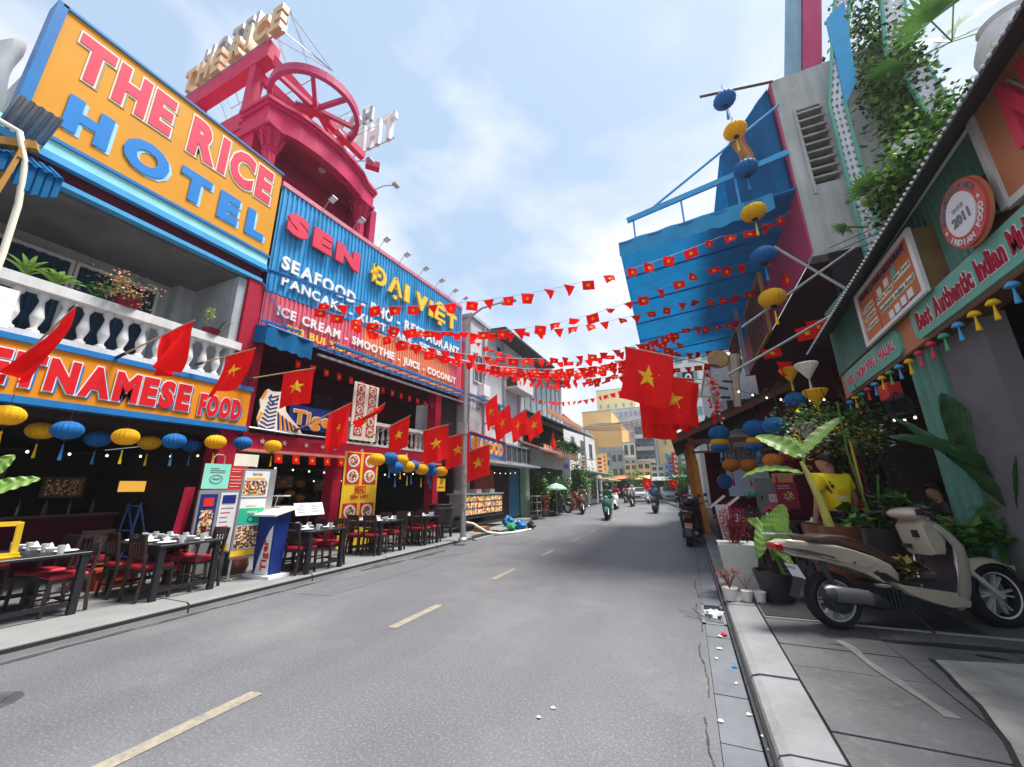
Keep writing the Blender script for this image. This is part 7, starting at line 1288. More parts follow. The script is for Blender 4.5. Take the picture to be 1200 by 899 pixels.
# ================================================================== people
skin_m = mat('skin', (.42,.22,.14), .55, .06, 8); hair = mat('black_hair', (.012,.01,.01), .5, .2, 30)
def skinfig(name, par, pts, edges, m, sub=1, root=0):
    me = bpy.data.meshes.new(name); me.from_pydata([p[:3] for p in pts], edges, []); me.materials.append(m); o = bpy.data.objects.new(name, me); COL.objects.link(o); o.parent = par; ORG[o.name] = (0,0,0)
    sk = o.modifiers.new('skin', 'SKIN'); sk.use_smooth_shade = True
    if not me.skin_vertices: me.attributes.update() if hasattr(me.attributes, 'update') else None
    for i, p in enumerate(pts):
        sv = me.skin_vertices[0].data[i]; r = p[3]; sv.radius = r if isinstance(r, tuple) else (r, r); sv.use_root = (i == root)
    sb = o.modifiers.new('sub', 'SUBSURF'); sb.levels = sb.render_levels = sub; return o
def person(label, J, shirt, pants, loc, rot, helmet=None, fingers=False, shoe=black, group=None):
    t = thing('person', label, 'person', (0,0,0), group)
    L, Rr = 'L', 'R'; B = [(*J['pelvis'],(.10,.075)),(*J['chest'],(.10,.07)),(*J['neck'],.052),(*J['head'],(.075,.09)),(J['head'][0]+.0,J['head'][1],J['head'][2]+.09,(.07,.085))]; E_ = [(0,1),(1,2),(2,3),(3,4)]
    fx = J['face']; B.append((J['head'][0]+fx[0]*.09, J['head'][1]+fx[1]*.09, J['head'][2]-.005, .014)); E_.append((3,5)); B.append((J['head'][0]+fx[0]*.05, J['head'][1]+fx[1]*.05, J['head'][2]-.07, .035)); E_.append((3,6))
    for s in (L, Rr):
        k = len(B); B += [(*J['sh'+s],.05),(*J['el'+s],.038),(*J['wr'+s],.027)]; E_ += [(1,k),(k,k+1),(k+1,k+2)]
        w_ = V(J['wr'+s]); e = V(J['el'+s]); d = (w_-e).normalized(); q = w_+d*.06; B.append((*q,(.036,.02))); E_.append((k+2,k+3)); hk = k+3
        if fingers:
            sd = d.cross(V((1,.2,0))).normalized()
            for i in range(4):
                a = q+d*.055+sd*(.017*(i-1.5)); c = a+d*(.035-.006*abs(i-1.2))+V((fx[0]*.02,fx[1]*.02,0)); B += [(*a,.009),(*c,.008)]; E_ += [(hk,len(B)-2),(len(B)-2,len(B)-1)]
            a = w_+d*.03+sd*.035+V((fx[0]*.02,fx[1]*.02,0)); B.append((*a,.010)); E_.append((hk,len(B)-1))
        k = len(B); B += [(*J['hip'+s],.06),(*J['kn'+s],.055),(*J['an'+s],.035),(*J['to'+s],.035)]; E_ += [(0,k),(k,k+1),(k+1,k+2),(k+2,k+3)]
    skinfig('body', t, B, E_, skin_m, 2 if fingers else 1)
    T = [(*J['pelvis'],(.165,.125)),(*[(a+b)/2 for a, b in zip(J['pelvis'],J['chest'])],(.165,.12)),(*J['chest'],(.19,.125)),(*[a*.35+b*.65 for a, b in zip(J['chest'],J['neck'])],(.11,.09))]; e2 = [(0,1),(1,2),(2,3)]
    for s in (L, Rr): k = len(T); mid = [a*.35+b*.65 for a, b in zip(J['sh'+s],J['el'+s])]; T += [(*J['sh'+s],.080),(*mid,.070)]; e2 += [(2,k),(k,k+1)]
    skinfig('shirt', t, T, e2, shirt, 2)
    Q = [(*J['pelvis'],(.16,.12))]; e3 = []
    for s in (L, Rr): k = len(Q); Q += [(*J['hip'+s],.098),(*J['kn'+s],.07),(*[a*.15+b*.85 for a, b in zip(J['kn'+s],J['an'+s])],.055)]; e3 += [(0,k),(k,k+1),(k+1,k+2)]
    skinfig('trousers', t, Q, e3, pants, 1)
    h = V(J['head'])+V((0,0,.05))
    if helmet:
        mb = MB(); mb.grid(lambda i, j: (h.x+.135*cos(2*pi*j)*sin(pi*.62*i), h.y+.125*sin(2*pi*j)*sin(pi*.62*i), h.z+.13*cos(pi*.62*i)), 8, 16); mb.build('helmet', helmet, t, smooth=60)
    else:
        bk = V((-fx[0],-fx[1],0)); mb = MB(); tm = lambda j: pi*(.56+.20*(cos(2*pi*j)*bk.x+sin(2*pi*j)*bk.y)); rg = lambda i, j: 1+.035*sin(9*2*pi*j+7*i)*i; mb.grid(lambda i, j: (h.x+bk.x*.014+.100*rg(i,j)*cos(2*pi*j)*sin(tm(j)*i), h.y+bk.y*.014+.095*rg(i,j)*sin(2*pi*j)*sin(tm(j)*i), h.z+.005+.112*cos(tm(j)*i)), 12, 28); nx, ny = -fx[1], fx[0]; ea = MB(); [ea.lathe([(0,-.03),(.018,-.02),(.022,.01),(.012,.03),(0,.033)], (h.x+s_*nx*.094, h.y+s_*ny*.094, h.z-.045), 8, sx=.6) for s_ in (-1,1)]; ea.build('ears', skin_m, t, smooth=60); mb.build('hair', hair, t, smooth=60)
    for s in (L, Rr): a = J['to'+s]; b = J['an'+s]; mb = MB(); mb.tube([(b[0],b[1],b[2]-.02), (a[0],a[1],a[2]+.0), ((a[0]*1.3-b[0]*.3),(a[1]*1.3-b[1]*.3),a[2]-.01)], [.05,.045,.03], 8); mb.build('shoe', shoe, t, smooth=50)
    t.location = loc; t.rotation_euler = (0,0,rot); return t
STAND = dict(pelvis=(0,0,.93),chest=(0,0,1.24),neck=(.01,0,1.45),head=(.02,0,1.56),face=(1,0),shL=(0,.17,1.38),elL=(-.02,.24,1.10),wrL=(.05,.25,.87),shR=(0,-.17,1.38),elR=(-.02,-.24,1.10),wrR=(.05,-.25,.87),
  hipL=(0,.09,.88),knL=(.02,.1,.48),anL=(0,.1,.08),toL=(.13,.11,.04),hipR=(0,-.09,.88),knR=(.02,-.1,.48),anR=(0,-.1,.08),toR=(.13,-.11,.04))
RIDE = dict(pelvis=(.12,0,.92),chest=(.18,0,1.2),neck=(.24,0,1.38),head=(.27,0,1.49),face=(1,0),shL=(.2,.18,1.33),elL=(.45,.27,1.12),wrL=(.68,.29,1.09),shR=(.2,-.18,1.33),elR=(.45,-.27,1.12),wrR=(.68,-.29,1.09),
  hipL=(.14,.10,.88),knL=(.55,.16,.80),anL=(.58,.15,.40),toL=(.72,.15,.38),hipR=(.14,-.10,.88),knR=(.55,-.16,.80),anR=(.58,-.15,.40),toR=(.72,-.15,.38))
ysh = mat('yellow_shirt', (.78,.60,.01), .75, .06, 5); J2 = dict(STAND); J2['face'] = (.6,.8); J2['head'] = (.03,0,1.55); J2['elR'] = (0,-.23,1.1)
# stands facing the street (towards -x), back half turned to the camera
PY = person('person in a bright yellow T-shirt and black trousers standing behind the brown pot', J2, ysh, black, (1.88,6.95,.122), radians(118), fingers=True); PY.scale = (1.2,1.2,1.06)
shirtprint = mat('shirt_print_dark', (.03,.06,.02), .8); mb = MB(); fpr = Fr((1.76,6.80,0), (1,.12,0), (0,0,1), (0,-1,0))
shirt_ob = [c for c in PY.children if c.name.startswith('shirt')][0]
pmats = [shirtprint, mat('shirt_print_orange', (.75,.35,.02), .8), mat('shirt_print_pale', (.6,.5,.4), .8)]
for k, (u, w_, rx, rz, m_) in enumerate(((-.05,1.47,.025,.03,0),(-.07,1.52,.014,.018,0),(.05,1.39,.06,.045,1),(.01,1.32,.05,.022,2),(.07,1.31,.035,.025,2),(.05,1.21,.07,.05,0),(-.02,1.18,.04,.03,0))):
    r = random.Random(k+70); mb = MB(); mb.grid(lambda i, j: (1.88+u+rx*i*cos(2*pi*j)*(1+.2*sin(5*2*pi*j+k)), 6.70, w_+rz*i*sin(2*pi*j)), 5, 18)
    o = mb.build('shirt_print', pmats[m_]); o.parent = shirt_ob; o.matrix_parent_inverse = (Matrix.Translation(PY.location) @ PY.rotation_euler.to_matrix().to_4x4() @ Matrix.Diagonal((*PY.scale,1))).inverted()
    sw = o.modifiers.new('wrap', 'SHRINKWRAP'); sw.target = shirt_ob; sw.wrap_method = 'PROJECT'; sw.use_project_y = True; sw.use_positive_direction = True; sw.use_negative_direction = False; sw.offset = -.006 if False else .006
J3 = dict(STAND); J3['head'] = (.05,0,1.22); J3['neck'] = (.03,0,1.10); J3['chest'] = (0,0,.92); J3['pelvis'] = (-.05,0,.62)
for s, y in (('L',1),('R',-1)): J3['sh'+s] = (0,.17*y,1.04); J3['el'+s] = (.05,.22*y,.8); J3['wr'+s] = (.25,.15*y,.7); J3['hip'+s] = (0,.09*y,.6); J3['kn'+s] = (.42,.12*y,.56); J3['an'+s] = (.4,.12*y,.1); J3['to'+s] = (.53,.12*y,.05)
person('person with dark hair sitting in the dark doorway beside the green column, face turned left', J3, black, black, (3.42,8.0,.13), radians(178))
mb = MB(); mb.box((3.3,7.85,.12),(3.6,8.15,.58)); tag(mb.build('stool', blackwood, loc=(3.45,8,.12)), 'dark stool under the person sitting in the doorway', 'stool')
def rider(lab, slab, loc, rot, shirt, pants, helmet, body, inner=purple):
    s = scooter(slab, body, inner, loc, rot, .8, detail=False, group='scooters in the street'); person(lab, RIDE, shirt, pants, loc, rot, helmet=helmet, group='riders in the street')
cm = lambda n, c: mat(n, c, .7, .08)
rider('rider in a green jacket with brown helmet coming nearest down the street','green scooter coming towards the camera, nearest in the street', (-3.72,20.4,0), -pi/2+.1, cm('green_jacket',(.04,.22,.12)), cm('teal_trousers',(.03,.16,.12)), cm('brown_helmet',(.10,.07,.05)), cm('green_body',(.03,.13,.09)))
rider('rider in a red top on a white scooter coming down the street','white scooter ridden by the person in a red top', (-4.75,29.6,0), -pi/2+.05, cm('red_top',(.45,.02,.03)), black, cm('dark_helmet',(.05,.04,.04)), white)
rider('rider in a white shirt farthest down the street','dark scooter ridden by the person in a white shirt', (-4.1,33.6,0), -pi/2, white, black, cm('grey_helmet',(.3,.3,.32)), engm)
rider('rider in a blue shirt riding away from the camera','dark scooter with a pale tail being ridden away', (-1.85,24.6,0), pi/2, cm('blue_shirt',(.03,.10,.24)), black, cm('navy_helmet',(.04,.06,.1)), engm)
rider('rider in khaki stopped at the left kerb','brown scooter stopped at the left kerb', (-5.95,24.2,0), -pi/2+.2, cm('khaki_shirt',(.18,.14,.09)), cm('olive_trousers',(.06,.06,.03)), cm('dark_helmet',0), cm('brown_body',(.08,.05,.04)))
scooter('black scooter parked with its tail and number plate towards the camera at the right kerb', black, black, (-.12,11.55,.0), pi/2-.02, .8, lean=.08, detail=False, plate_red=True)
for k, (x, y, m_, lab) in enumerate(((-.02,13.6,engm,'dark scooter parked behind the black one at the right kerb'), (-.1,15.2,white,'white scooter parked third in the row at the right kerb'), (-.2,17.0,engm,'dark scooter parked fourth in the row at the right kerb'), (-.35,19.2,cm('red_body',(.25,.02,.02)),'red scooter parked last in the row at the right kerb'))):
    scooter(lab, m_, black, (x,y,0), pi/2-.15, .8, lean=.1, detail=False)
for k, (x, y, m_, lab) in enumerate(((-7.6,21.9,engm,'dark scooter parked on the left pavement by the umbrella'), (-7.9,26.5,cm('red_body',0),'red scooter parked far down the left pavement'), (-8.3,28.0,engm,'dark scooter parked beside the red one on the left pavement'))):
    scooter(lab, m_, black, (x,y,.12), .2, .8, lean=.1, detail=False)
# ================================================================== buildings farther along the left
def win(par, fr, u, w_, wd, ht, fm=wallg, gm=glass, bars=1, dep=.05):
    mb = MB(); t = .05
    for a in ((u-t,u+wd+t,w_+ht,w_+ht+t), (u-t,u+wd+t,w_-t*1.4,w_), (u-t,u,w_,w_+ht), (u+wd,u+wd+t,w_,w_+ht)): fr.box(mb, *a, 0, dep)
    for k in range(bars): x = u+wd*(k+1)/(bars+1); fr.box(mb, x-.02,x+.02,w_,w_+ht, .005, dep*.8)
    o = mb.build('window', fm, par); mb = MB(); fr.box(mb, u, u+wd, w_, w_+ht, .001, .012); mb.build('pane', gm, o)
def house(name, label, x0, x1, y0, y1, h, m, wins=(), fw=(), roof=None, parapet=True):
    """wins: (u0,w0,w,h) on the street face x1 ; fw: on the face towards the camera y0"""
    t = thing(name, label, 'building', ((x0+x1)/2, (y0+y1)/2, 0)); mb = MB(); mb.box((x0,y0,.05),(x1,y1,h)); mb.build('wall', m, t)
    f = Fr((x1,0,0), (0,1,0), (0,0,1), (1,0,0)); g = Fr((0,y0,0), (1,0,0), (0,0,1), (0,-1,0))
    for a in wins: win(t, f, *a[:4], *(a[4:]))
    for a in fw: win(t, g, *a[:4], *(a[4:]))
    if parapet: mb = MB(); mb.box((x0-.08,y0-.08,h),(x1+.08,y1+.08,h+.14)); mb.build('parapet', roof or wallg, t)
    return t, f, g
pgm = mat('pale_green_wall', (.46,.55,.46), .8, .06, 1.5); shut = mat('blue_shutter', (.03,.16,.26), .5); greenp = mat('green_pillar', (.28,.42,.27), .7)
A1, f, g_ = house('seafood_house', 'pale grey panelled house with a dark roof edge above the SEAFOOD sign', -13, -7.8, 13.5, 19.3, 8.8, mat('grey_panel', (.56,.58,.58), .8, .08, 1.5, dirt=(.3,.3,.3), damt=.5), [(13.8,6.0,.7,1.2), (15.6,4.3,.8,1.0), (16.0,7.4,1.0,.9)], [(-9.5,6.6,1.0,1.4)], parapet=False)
mb = MB(); mb.hexa([(-8.0,15.2,8.75),(-6.9,15.2,8.75),(-6.9,22.8,8.95),(-8.0,22.8,8.95),(-8.0,15.2,8.9),(-6.9,15.2,8.85),(-6.9,22.8,9.05),(-8.0,22.8,9.1)]); mb.build('dark_roof_edge', mat('dark_roof', (.06,.065,.07), .7), A1); mb = MB(); mb.box((-12,13.4,8.8),(-7.7,15.3,8.95)); mb.build('roof_slab', wallg, A1)
for u in (14.6,16.7,18.6): mb = MB(); f.box(mb, u, u+.08, 2.6, 8.7, 0, .12); mb.build('pilaster', wallg, A1)
mb = MB(); f.box(mb, 17.0,19.2,6.35,6.45,0,.7); f.box(mb, 17.0,19.2,6.45,7.1,.66,.7); mb.build('balcony', wallw, A1)
mb = MB(); P = [f(17.2,6.45,.01), f(19.0,6.45,.01)]+[f(18.1+.9*cos(pi*k/10),6.9+.75*sin(pi*k/10),.01) for k in range(11)]; mb.prism(P, f.n*.02); mb.build('arched_opening', dark, A1); mb = MB()
for k in range(10): mb.beam(f(18.1+.95*cos(pi*k/10),6.9+.8*sin(pi*k/10),.05), f(18.1+.95*cos(pi*(k+1)/10),6.9+.8*sin(pi*(k+1)/10),.05), .06, .12, up=f.n)
mb.build('pink_arch_trim', mat('pink_trim', (.6,.3,.3), .7), A1)
mb = MB(); f.box(mb, 13.6,19.0,.12,2.5,-.02,.02); mb.build('dark_shopfront', dark, A1)
mb = MB(); corr(mb, f, 17.3,18.5,.2,2.4,.03,.12,.03,horiz=False); mb.build('blue_shutter', shut, A1); mb = MB(); f.box(mb, 18.7,19.2,.12,3.0,0,.35); mb.build('green_pillar', greenp, A1); mb = MB(); f.box(mb, 13.9,15.6,.9,2.3,.03,.06); mb.build('red_shop_interior', mat('red_wood',0), A1)
mb = MB(); f.box(mb, 13.5,19.4,2.5,2.6,0,.9); mb.build('shop_canopy', wallg, A1)
for k in range(5): mb = MB(); f.box(mb, 16.0+.62*k,16.58+.62*k,2.7,3.42,.46,.5); mb.build('upper_pane', glass, A1)
mb = MB(); f.box(mb, 15.9,19.15,2.62,2.7,0,.55); f.box(mb, 15.9,19.15,3.42,3.5,0,.55)
for k in range(6): f.box(mb, 15.93+.62*k,15.99+.62*k,2.7,3.42,.4,.52)
mb.build('pane_frame', steel, A1)
mb = MB(); mb.box((-8.0,14.2,5.4),(-7.5,14.8,5.9)); mb.build('air_conditioner', sheet, A1)
SFs = thing('seafood_sign', 'blue sign with a red rim reading SEAFOOD in orange letters', 'sign', (-7.3,14,3)); fs = YS(-7.3); fs = Fr((-7.3,0,3.62), (0,1,-.035), (0,0,1), (1,0,0)); mb = MB(); fs.box(mb, 12.5,15.85,-.40,.42,-.1,0); mb.build('board', blue, SFs); mb = MB()
for a in ((12.45,15.9,.42,.47),(12.45,15.9,-.45,-.40),(12.45,12.5,-.4,.42),(15.85,15.9,-.4,.42)): fs.box(mb, *a, -.1,.03)
mb.build('rim', panred, SFs); letters(SFs, 'SEAFOOD', org, fs, 12.8,15.6,-.22,.28,.01,.02,.05,.1, outline=cream)
A2, f, g_ = house('balcony_house', 'white house with glazed balconies, orange scalloped canopy and hanging plants', -13, -7.9, 19.5, 27.5, 8.9, wallw, [(19.9+1.0*k,5.9,.85,2.4,steel,mat('pale_glass', (.40,.48,.50), .2),0) for k in range(7)], parapet=False)
mb = MB(); f.box(mb, 19.4,27.6,8.9,9.05,0,.7); mb.build('roof_edge', mat('dark_roof',0), A2); zz = mat('zigzag_orange', (.6,.16,.06), .6)
def scallops(par, fr, u0, u1, w0, h, d, n, m, name='scallop_trim'):
    mb = MB()
    for k in range(n): a = u0+(u1-u0)*k/n; b = u0+(u1-u0)*(k+1)/n; mb.prism([fr(a,w0,d), fr(b,w0,d), fr(b,w0-h*.5,d), fr((a+b)/2,w0-h,d), fr(a,w0-h*.5,d)], fr.n*.02)
    mb.build(name, m, par)
scallops(A2, f, 22.5,27.6,9.0,.35,.75,20,orgb); scallops(A2, f, 19.5,27.0,5.75,.4,1.45,26,orgb)
mb = MB(); mb.hexa([f(19.3,5.6,0),f(28.6,5.75,0),f(28.6,5.05,1.8),f(19.3,5.1,1.4),f(19.3,5.7,0),f(28.6,5.85,0),f(28.6,5.15,1.8),f(19.3,5.2,1.4)]); mb.build('black_canopy', mat('black_canopy', (.02,.022,.025), .6), A2)
mb = MB(); f.box(mb, 19.5,27.5,3.75,3.85,0,1.0); f.box(mb, 19.6,27.4,.12,2.7,-.02,.02); f.box(mb,19.6,27.4,3.85,5.4,0,.03); mb.build('balcony_floor_and_shade', mat('dark_shade', (.03,.035,.035), .8), A2)  # floor slab, plus thin dark wall sheets standing in for shade
def zig(par, fr, u0, u1, w0, h, d, n):
    mb = MB(); fr.box(mb, u0, u1, w0, w0+h, d, d+.02, 0)
    for k in range(n): a = u0+(u1-u0)*k/n; b = u0+(u1-u0)*(k+1)/n; m_ = (a+b)/2; mb.prism([fr(a,w0+h*.1,d+.021), fr(m_,w0+h*.75,d+.021), fr(b,w0+h*.1,d+.021), fr(b,w0+h*.35,d+.021), fr(m_,w0+h,d+.021), fr(a,w0+h*.35,d+.021)], fr.n*.01, 1)
    mb.build('zigzag_panel', [zz, cream], par)
zig(A2, f, 20.0,27.4,3.3,.55,1.0,16); zig(A2, f, 19.3,21.3,4.3,1.1,.3,4)
mb = MB(); mb.hexa([f(18.6,3.9,0),f(22.5,3.9,0),f(22.5,3.4,1.3),f(18.6,3.4,1.3),f(18.6,4.0,0),f(22.5,4.0,0),f(22.5,3.5,1.3),f(18.6,3.5,1.3)]); mb.build('tiled_roof', mat('pink_tiles', (.36,.2,.17), .8, .2, 9), A2)
for k, (y0, y1) in enumerate(((22.0,24.6),(25.0,27.4))):
    t = thing('balcony_greenery', ['dense leafy plants hanging on the far left balcony, nearer box','leafy plants on the far left balcony, farther box'][k], 'plant', (-6.9,y0,4.0)); foliage('leaves', t, (-6.9,(y0+y1)/2,4.1), (.15,(y1-y0)/2,.25), 700, .2, [leaf_m, leaf_l, leaf_d], 60+k, clump=14)
mb = MB(); mb.box((-7.0,23.8,1.7),(-6.5,23.85,3.4)); o = mb.build('vertical_banner', mat('violet_white', (.6,.58,.68), .6), loc=(-6.8,23.8,1.7)); tag(o, 'pale vertical banner with a violet round mark beyond the scalloped canopy', 'banner'); mb = MB(); mb.prism([(-6.75+.16*cos(a),23.79,2.8+.16*sin(a)) for a in [k*pi/8 for k in range(16)]], (0,-.01,0)); mb.build('round_mark', mat('violet', (.25,.2,.5), .6), o)
for k, (x, y) in enumerate(((-7.3,20.6),(-6.9,22.6),(-7.4,24.5))):
    t = thing('street_plant', ['bushy potted plant behind the scooters at the left pavement','tall potted palm beside the pale umbrella','bushy plant beyond the pale umbrella'][k], 'plant', (x,y,.12)); pot(t, x,y,.12,.25,.4, darkpot); foliage('leaves', t, (x,y,1.3), (.35,.35,.6), 600, .2, [leaf_m, leaf_d, leaf_l], 70+k, clump=10); mb = MB(); mb.tube([(x,y,.4),(x,y,1.5)], .03, 5); mb.build('stem', soilm, t)
UM = thing('parasol', 'pale green parasol on the left pavement in front of the balcony house', 'parasol', (-6.75,21.5,.12)); mb = MB(); mb.lathe([(.62,1.42),(.58,1.5),(.35,1.66),(.05,1.76),(0,1.78)], (-6.75,21.5,0), 12); mb.build('canopy', mat('parasol_green', (.42,.62,.52), .7, trans=.3), UM); mb = MB(); mb.tube([(-6.75,21.5,.12),(-6.75,21.5,1.75)], .02, 6); mb.build('pole', steel, UM)
for k, (x, y, m_) in enumerate(((-7.1,18.9,steel),(-6.9,19.5,cm('red_body',0)),(-7.2,23.2,darkwood),(-6.9,25.0,terra))):
    t = thing('handcart' if k < 2 else 'street_barrel', ['metal trolley rack with white cloth near the green pillar','small red upright trolley near the green pillar','dark barrel on the left pavement beyond the parasol','brown barrel farthest on the left pavement'][k], 'trolley' if k < 2 else 'barrel', (x,y,.12)); mb = MB()
    if k < 2:
        for a in (-.25,.25): mb.tube([(x+a,y-.3,.12),(x+a,y-.3,1.1)], .02, 5); mb.tube([(x+a,y+.3,.12),(x+a,y+.3,1.1)], .02, 5)
        for z in (.4,.8,1.1): mb.box((x-.27,y-.32,z),(x+.27,y+.32,z+.03))
        mb.build('rack', m_, t); mb = MB(); mb.lathe([(.0,-.02),(.08,-.02),(.08,.02),(0,.02)], (x+.3,y-.3,.2), 10, ax='x'); mb.build('wheel', black, t)
    else: mb.lathe([(.25,.12),(.31,.4),(.31,.6),(.26,.85),(.22,.85),(0,.82)], (x,y,0), 14); mb.build('body', m_, t, smooth=40); mb = MB(); mb.lathe([(.315,.44),(.32,.47),(.315,.5)], (x,y,0), 14); mb.build('hoop', black, t)
A3, f, g_ = house('white_house', 'white house with three narrow windows over a street awning, far left', -13, -8.3, 29, 40.5, 6.5, wallw, [(31.0,4.2,1.0,1.4),(34.2,4.2,1.1,1.4),(37.6,4.2,1.2,1.4),(33.5,.3,2.5,2.0),(37.2,.3,2.5,2.0)], [(-12.2,4.0,1.6,1.6),(-9.9,4.0,1.2,1.6)])
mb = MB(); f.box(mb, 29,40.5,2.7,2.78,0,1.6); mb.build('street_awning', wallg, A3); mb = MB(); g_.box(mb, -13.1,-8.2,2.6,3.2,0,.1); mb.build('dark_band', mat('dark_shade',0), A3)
A4, f, g_ = house('pale_blue_house', 'low pale blue house with an orange upper wall down the left side', -16, -9.6, 41, 49.5, 4.6, mat('pale_blue_wall', (.38,.47,.56), .8, .06), [(42,2.6,2.2,.6),(45,2.6,2.2,.6),(42,.3,2,1.7),(45.5,.3,2,1.7)], [(-11.8,3.0,1.6,.6)])
apr = mat('apricot_wall', (.86,.52,.2), .8, .06, .6); yew = mat('pale_yellow_wall', (.88,.70,.35), .8, .05, .6); dgr = mat('dark_grey_wall', (.13,.15,.17), .7, .1)
def fblock(label, x0, x1, y, h, m, nx, nz, w0=1.2, dep=8, ww=.5, wh=.45, gm=glass, half=None, side=0):
    fw = []; dx = (x1-x0)/max(1,nx); dz = (h-w0)/max(1,nz)
    for i in range(nx):
        for k in range(nz): fw.append((x0+dx*(i+.5-ww/2), w0+dz*(k+.25), dx*ww, dz*wh, wallg, gm, 1))
    sw = [(y+1+2.2*i, w0+dz*(k+.25), 1.1, dz*wh, wallg, gm, 1) for i in range(side) for k in range(nz)]
    t, f_, g2 = house('far_building', label, x0, x1, y, y+dep, h, m, sw, fw)
    if half: mb = MB(); g2.box(mb, x0-.02,x1+.02,.1,half[0],0,.06); mb.build('lower_wall', half[1], t)
    return t, g2
fblock('plain apricot block with no windows, higher of the two apricot walls', -14.2,-9.6,61,13.2,apr,0,0,half=(6,wallg)); fblock('lower apricot wall above a blank grey wall', -11.4,-7.8,58,10.6,apr,0,0,half=(7.2,wallg))
t, g2 = fblock('narrow cream house front with ornate arched windows at the street end', -7.8,-6.1,57.6,7.6,cream,2,3,1.0,wh=.6)
for k in range(3):
    mb = MB(); g2.box(mb, -7.85,-6.05,1.0+2.2*k,1.12+2.2*k,0,.3); mb.build('cornice', wallw, t)
t, g2 = fblock('dark grey apartment block with open balconies at the street end', -6.05,-3.5,58.5,9.9,dgr,3,5,.8)
for k in range(5): mb = MB(); g2.box(mb, -6.0,-3.6,1.2+1.75*k,1.3+1.75*k,0,.6); g2.box(mb, -6.0,-3.6,1.3+1.75*k,1.75+1.75*k,.56,.6); mb.build('balcony', steel if k % 2 else wallw, t)
fblock('tallest pale yellow building with a grey roof house, far behind the flags', -14.6,-7.2,76,20.2,yew,5,5,10,gm=wallg,ww=.2,wh=.3); fblock('pale yellow wall rising right of the apartment block', -4.4,-.3,66,11.8,yew,3,4,3,ww=.25,wh=.3,gm=wallg); fblock('grey patterned building between the yellow ones', -11.5,-4.6,70,15.0,mat('pale_grey_far', (.55,.58,.62), .8, .1, 1.2, dirt=(.35,.38,.42), damt=.7),8,7,2,gm=wallg)
t, g2 = fblock('white hotel tower with black letter boxes on the right side of the street end', .1,3.7,40,14.6,wallw,3,7,2.2,dep=10,gm=mat('teal_glass', (.12,.3,.3), .2))
for k, (u, w_, s) in enumerate(((.9,11.2,'O'),(.9,9.9,'O'),(.5,8.2,'H'),(.25,4.2,'L'))): mb = MB(); g2.box(mb, u, u+.95, w_, w_+1.05, .05, .3); o = mb.build('letter_box', dark, t); text(t, s, sheet, g2, u+.2,u+.75,w_+.2,w_+.85,.31,.03,.05,name='letter')
fblock('beige building behind the white hotel tower', 3.9,9,46,13,mat('beige_wall', (.5,.45,.38), .8),4,6,2); fblock('low pale green shop row at the street end under the yellow wall', -3.4,0,57.5,3.6,pgm,3,1,.6,dep=5); fblock('low white shop row at the street end, left part', -13.5,-8.0,57.2,3.4,wallw,5,1,.5,dep=.7)
fblock('grey building far left behind the apricot walls', -24,-14.4,60,9,wallg,6,4,1); fblock('pale building at the far right behind the towers', 4,16,60,14,wallw,7,6,2)
H2, f, g_ = house('roof_terrace_house', 'white and grey house with a red sloping roof line behind the white house', -19, -12.2, 42, 55, 9.2, mat('pale_grey_far',0), [(43,7,2,1.2),(47,7,2,1.2)], [(-17,6.8,1.5,1.2),(-14.5,6.8,1.5,1.2)]); mb = MB(); mb.beam((-12.1,42,9.6),(-12.1,55,8.6), .3, .2); mb.build('red_roof_line', panred, H2)
# right side beyond the timber restaurant
R3, f3, g3_ = house('right_house', 'grey house on the right beyond the timber restaurant', 1.6, 8, 20.5, 28, 7.2, wallg, (), [(2.2,4.0,1.2,1.4),(4.2,4.0,1.2,1.4)]); R4, f3, g3_ = house('right_house', 'white house farther on the right before the hotel tower', 1.0, 8, 28.5, 38, 5.5, wallw, (), [(1.6,3.6,1.2,1.0)])
for k, (x0, x1, y, z, m_) in enumerate(((-9.4,-6.6,56.9,3.0,orgb),(-6.4,-4.4,56.9,2.9,yew),(-4.2,-1.8,56.9,2.7,steel),(-1.6,1.0,56.9,3.0,mintb),(-12.2,-9.6,56.9,2.9,wallg))):
    mb = MB(); mb.hexa([(x0,y-1.6,z-.5),(x1,y-1.6,z-.5),(x1,y,z),(x0,y,z),(x0,y-1.6,z-.42),(x1,y-1.6,z-.42),(x1,y,z+.1),(x0,y,z+.1)]); tag(mb.build('shop_awning', m_, loc=(x0,y,z)), ['orange awning at the street end','yellow awning at the street end','grey awning at the street end','mint awning at the street end','pale awning at the left of the street end'][k], 'awning')
    mb = MB(); mb.box((x0+.1,y+.2,.1),(x1-.1,y+.28,z-.3)); tag(mb.build('shopfront', dark, loc=(x0,y,.1)), ['dark shopfront under the orange awning','dark shopfront under the yellow awning','dark shopfront under the grey awning','dark shopfront under the mint awning','dark shopfront under the pale awning'][k], 'shopfront')
# awning over the left pavement before the cross street
mb = MB(); mb.hexa([(-10.3,40.8,2.6),(-7.2,40.8,2.2),(-7.2,49,2.2),(-10.3,49,2.6),(-10.3,40.8,2.75),(-7.2,40.8,2.3),(-7.2,49,2.3),(-10.3,49,2.75)]); tag(mb.build('pavement_awning', mat('tan_awning', (.6,.42,.24), .7), loc=(-8,41,2)), 'tan awning sloping over the left pavement near the street end', 'awning')
street_lamp('second street lamp far down the left side', -6.95, 30, 6.3, 1.6)
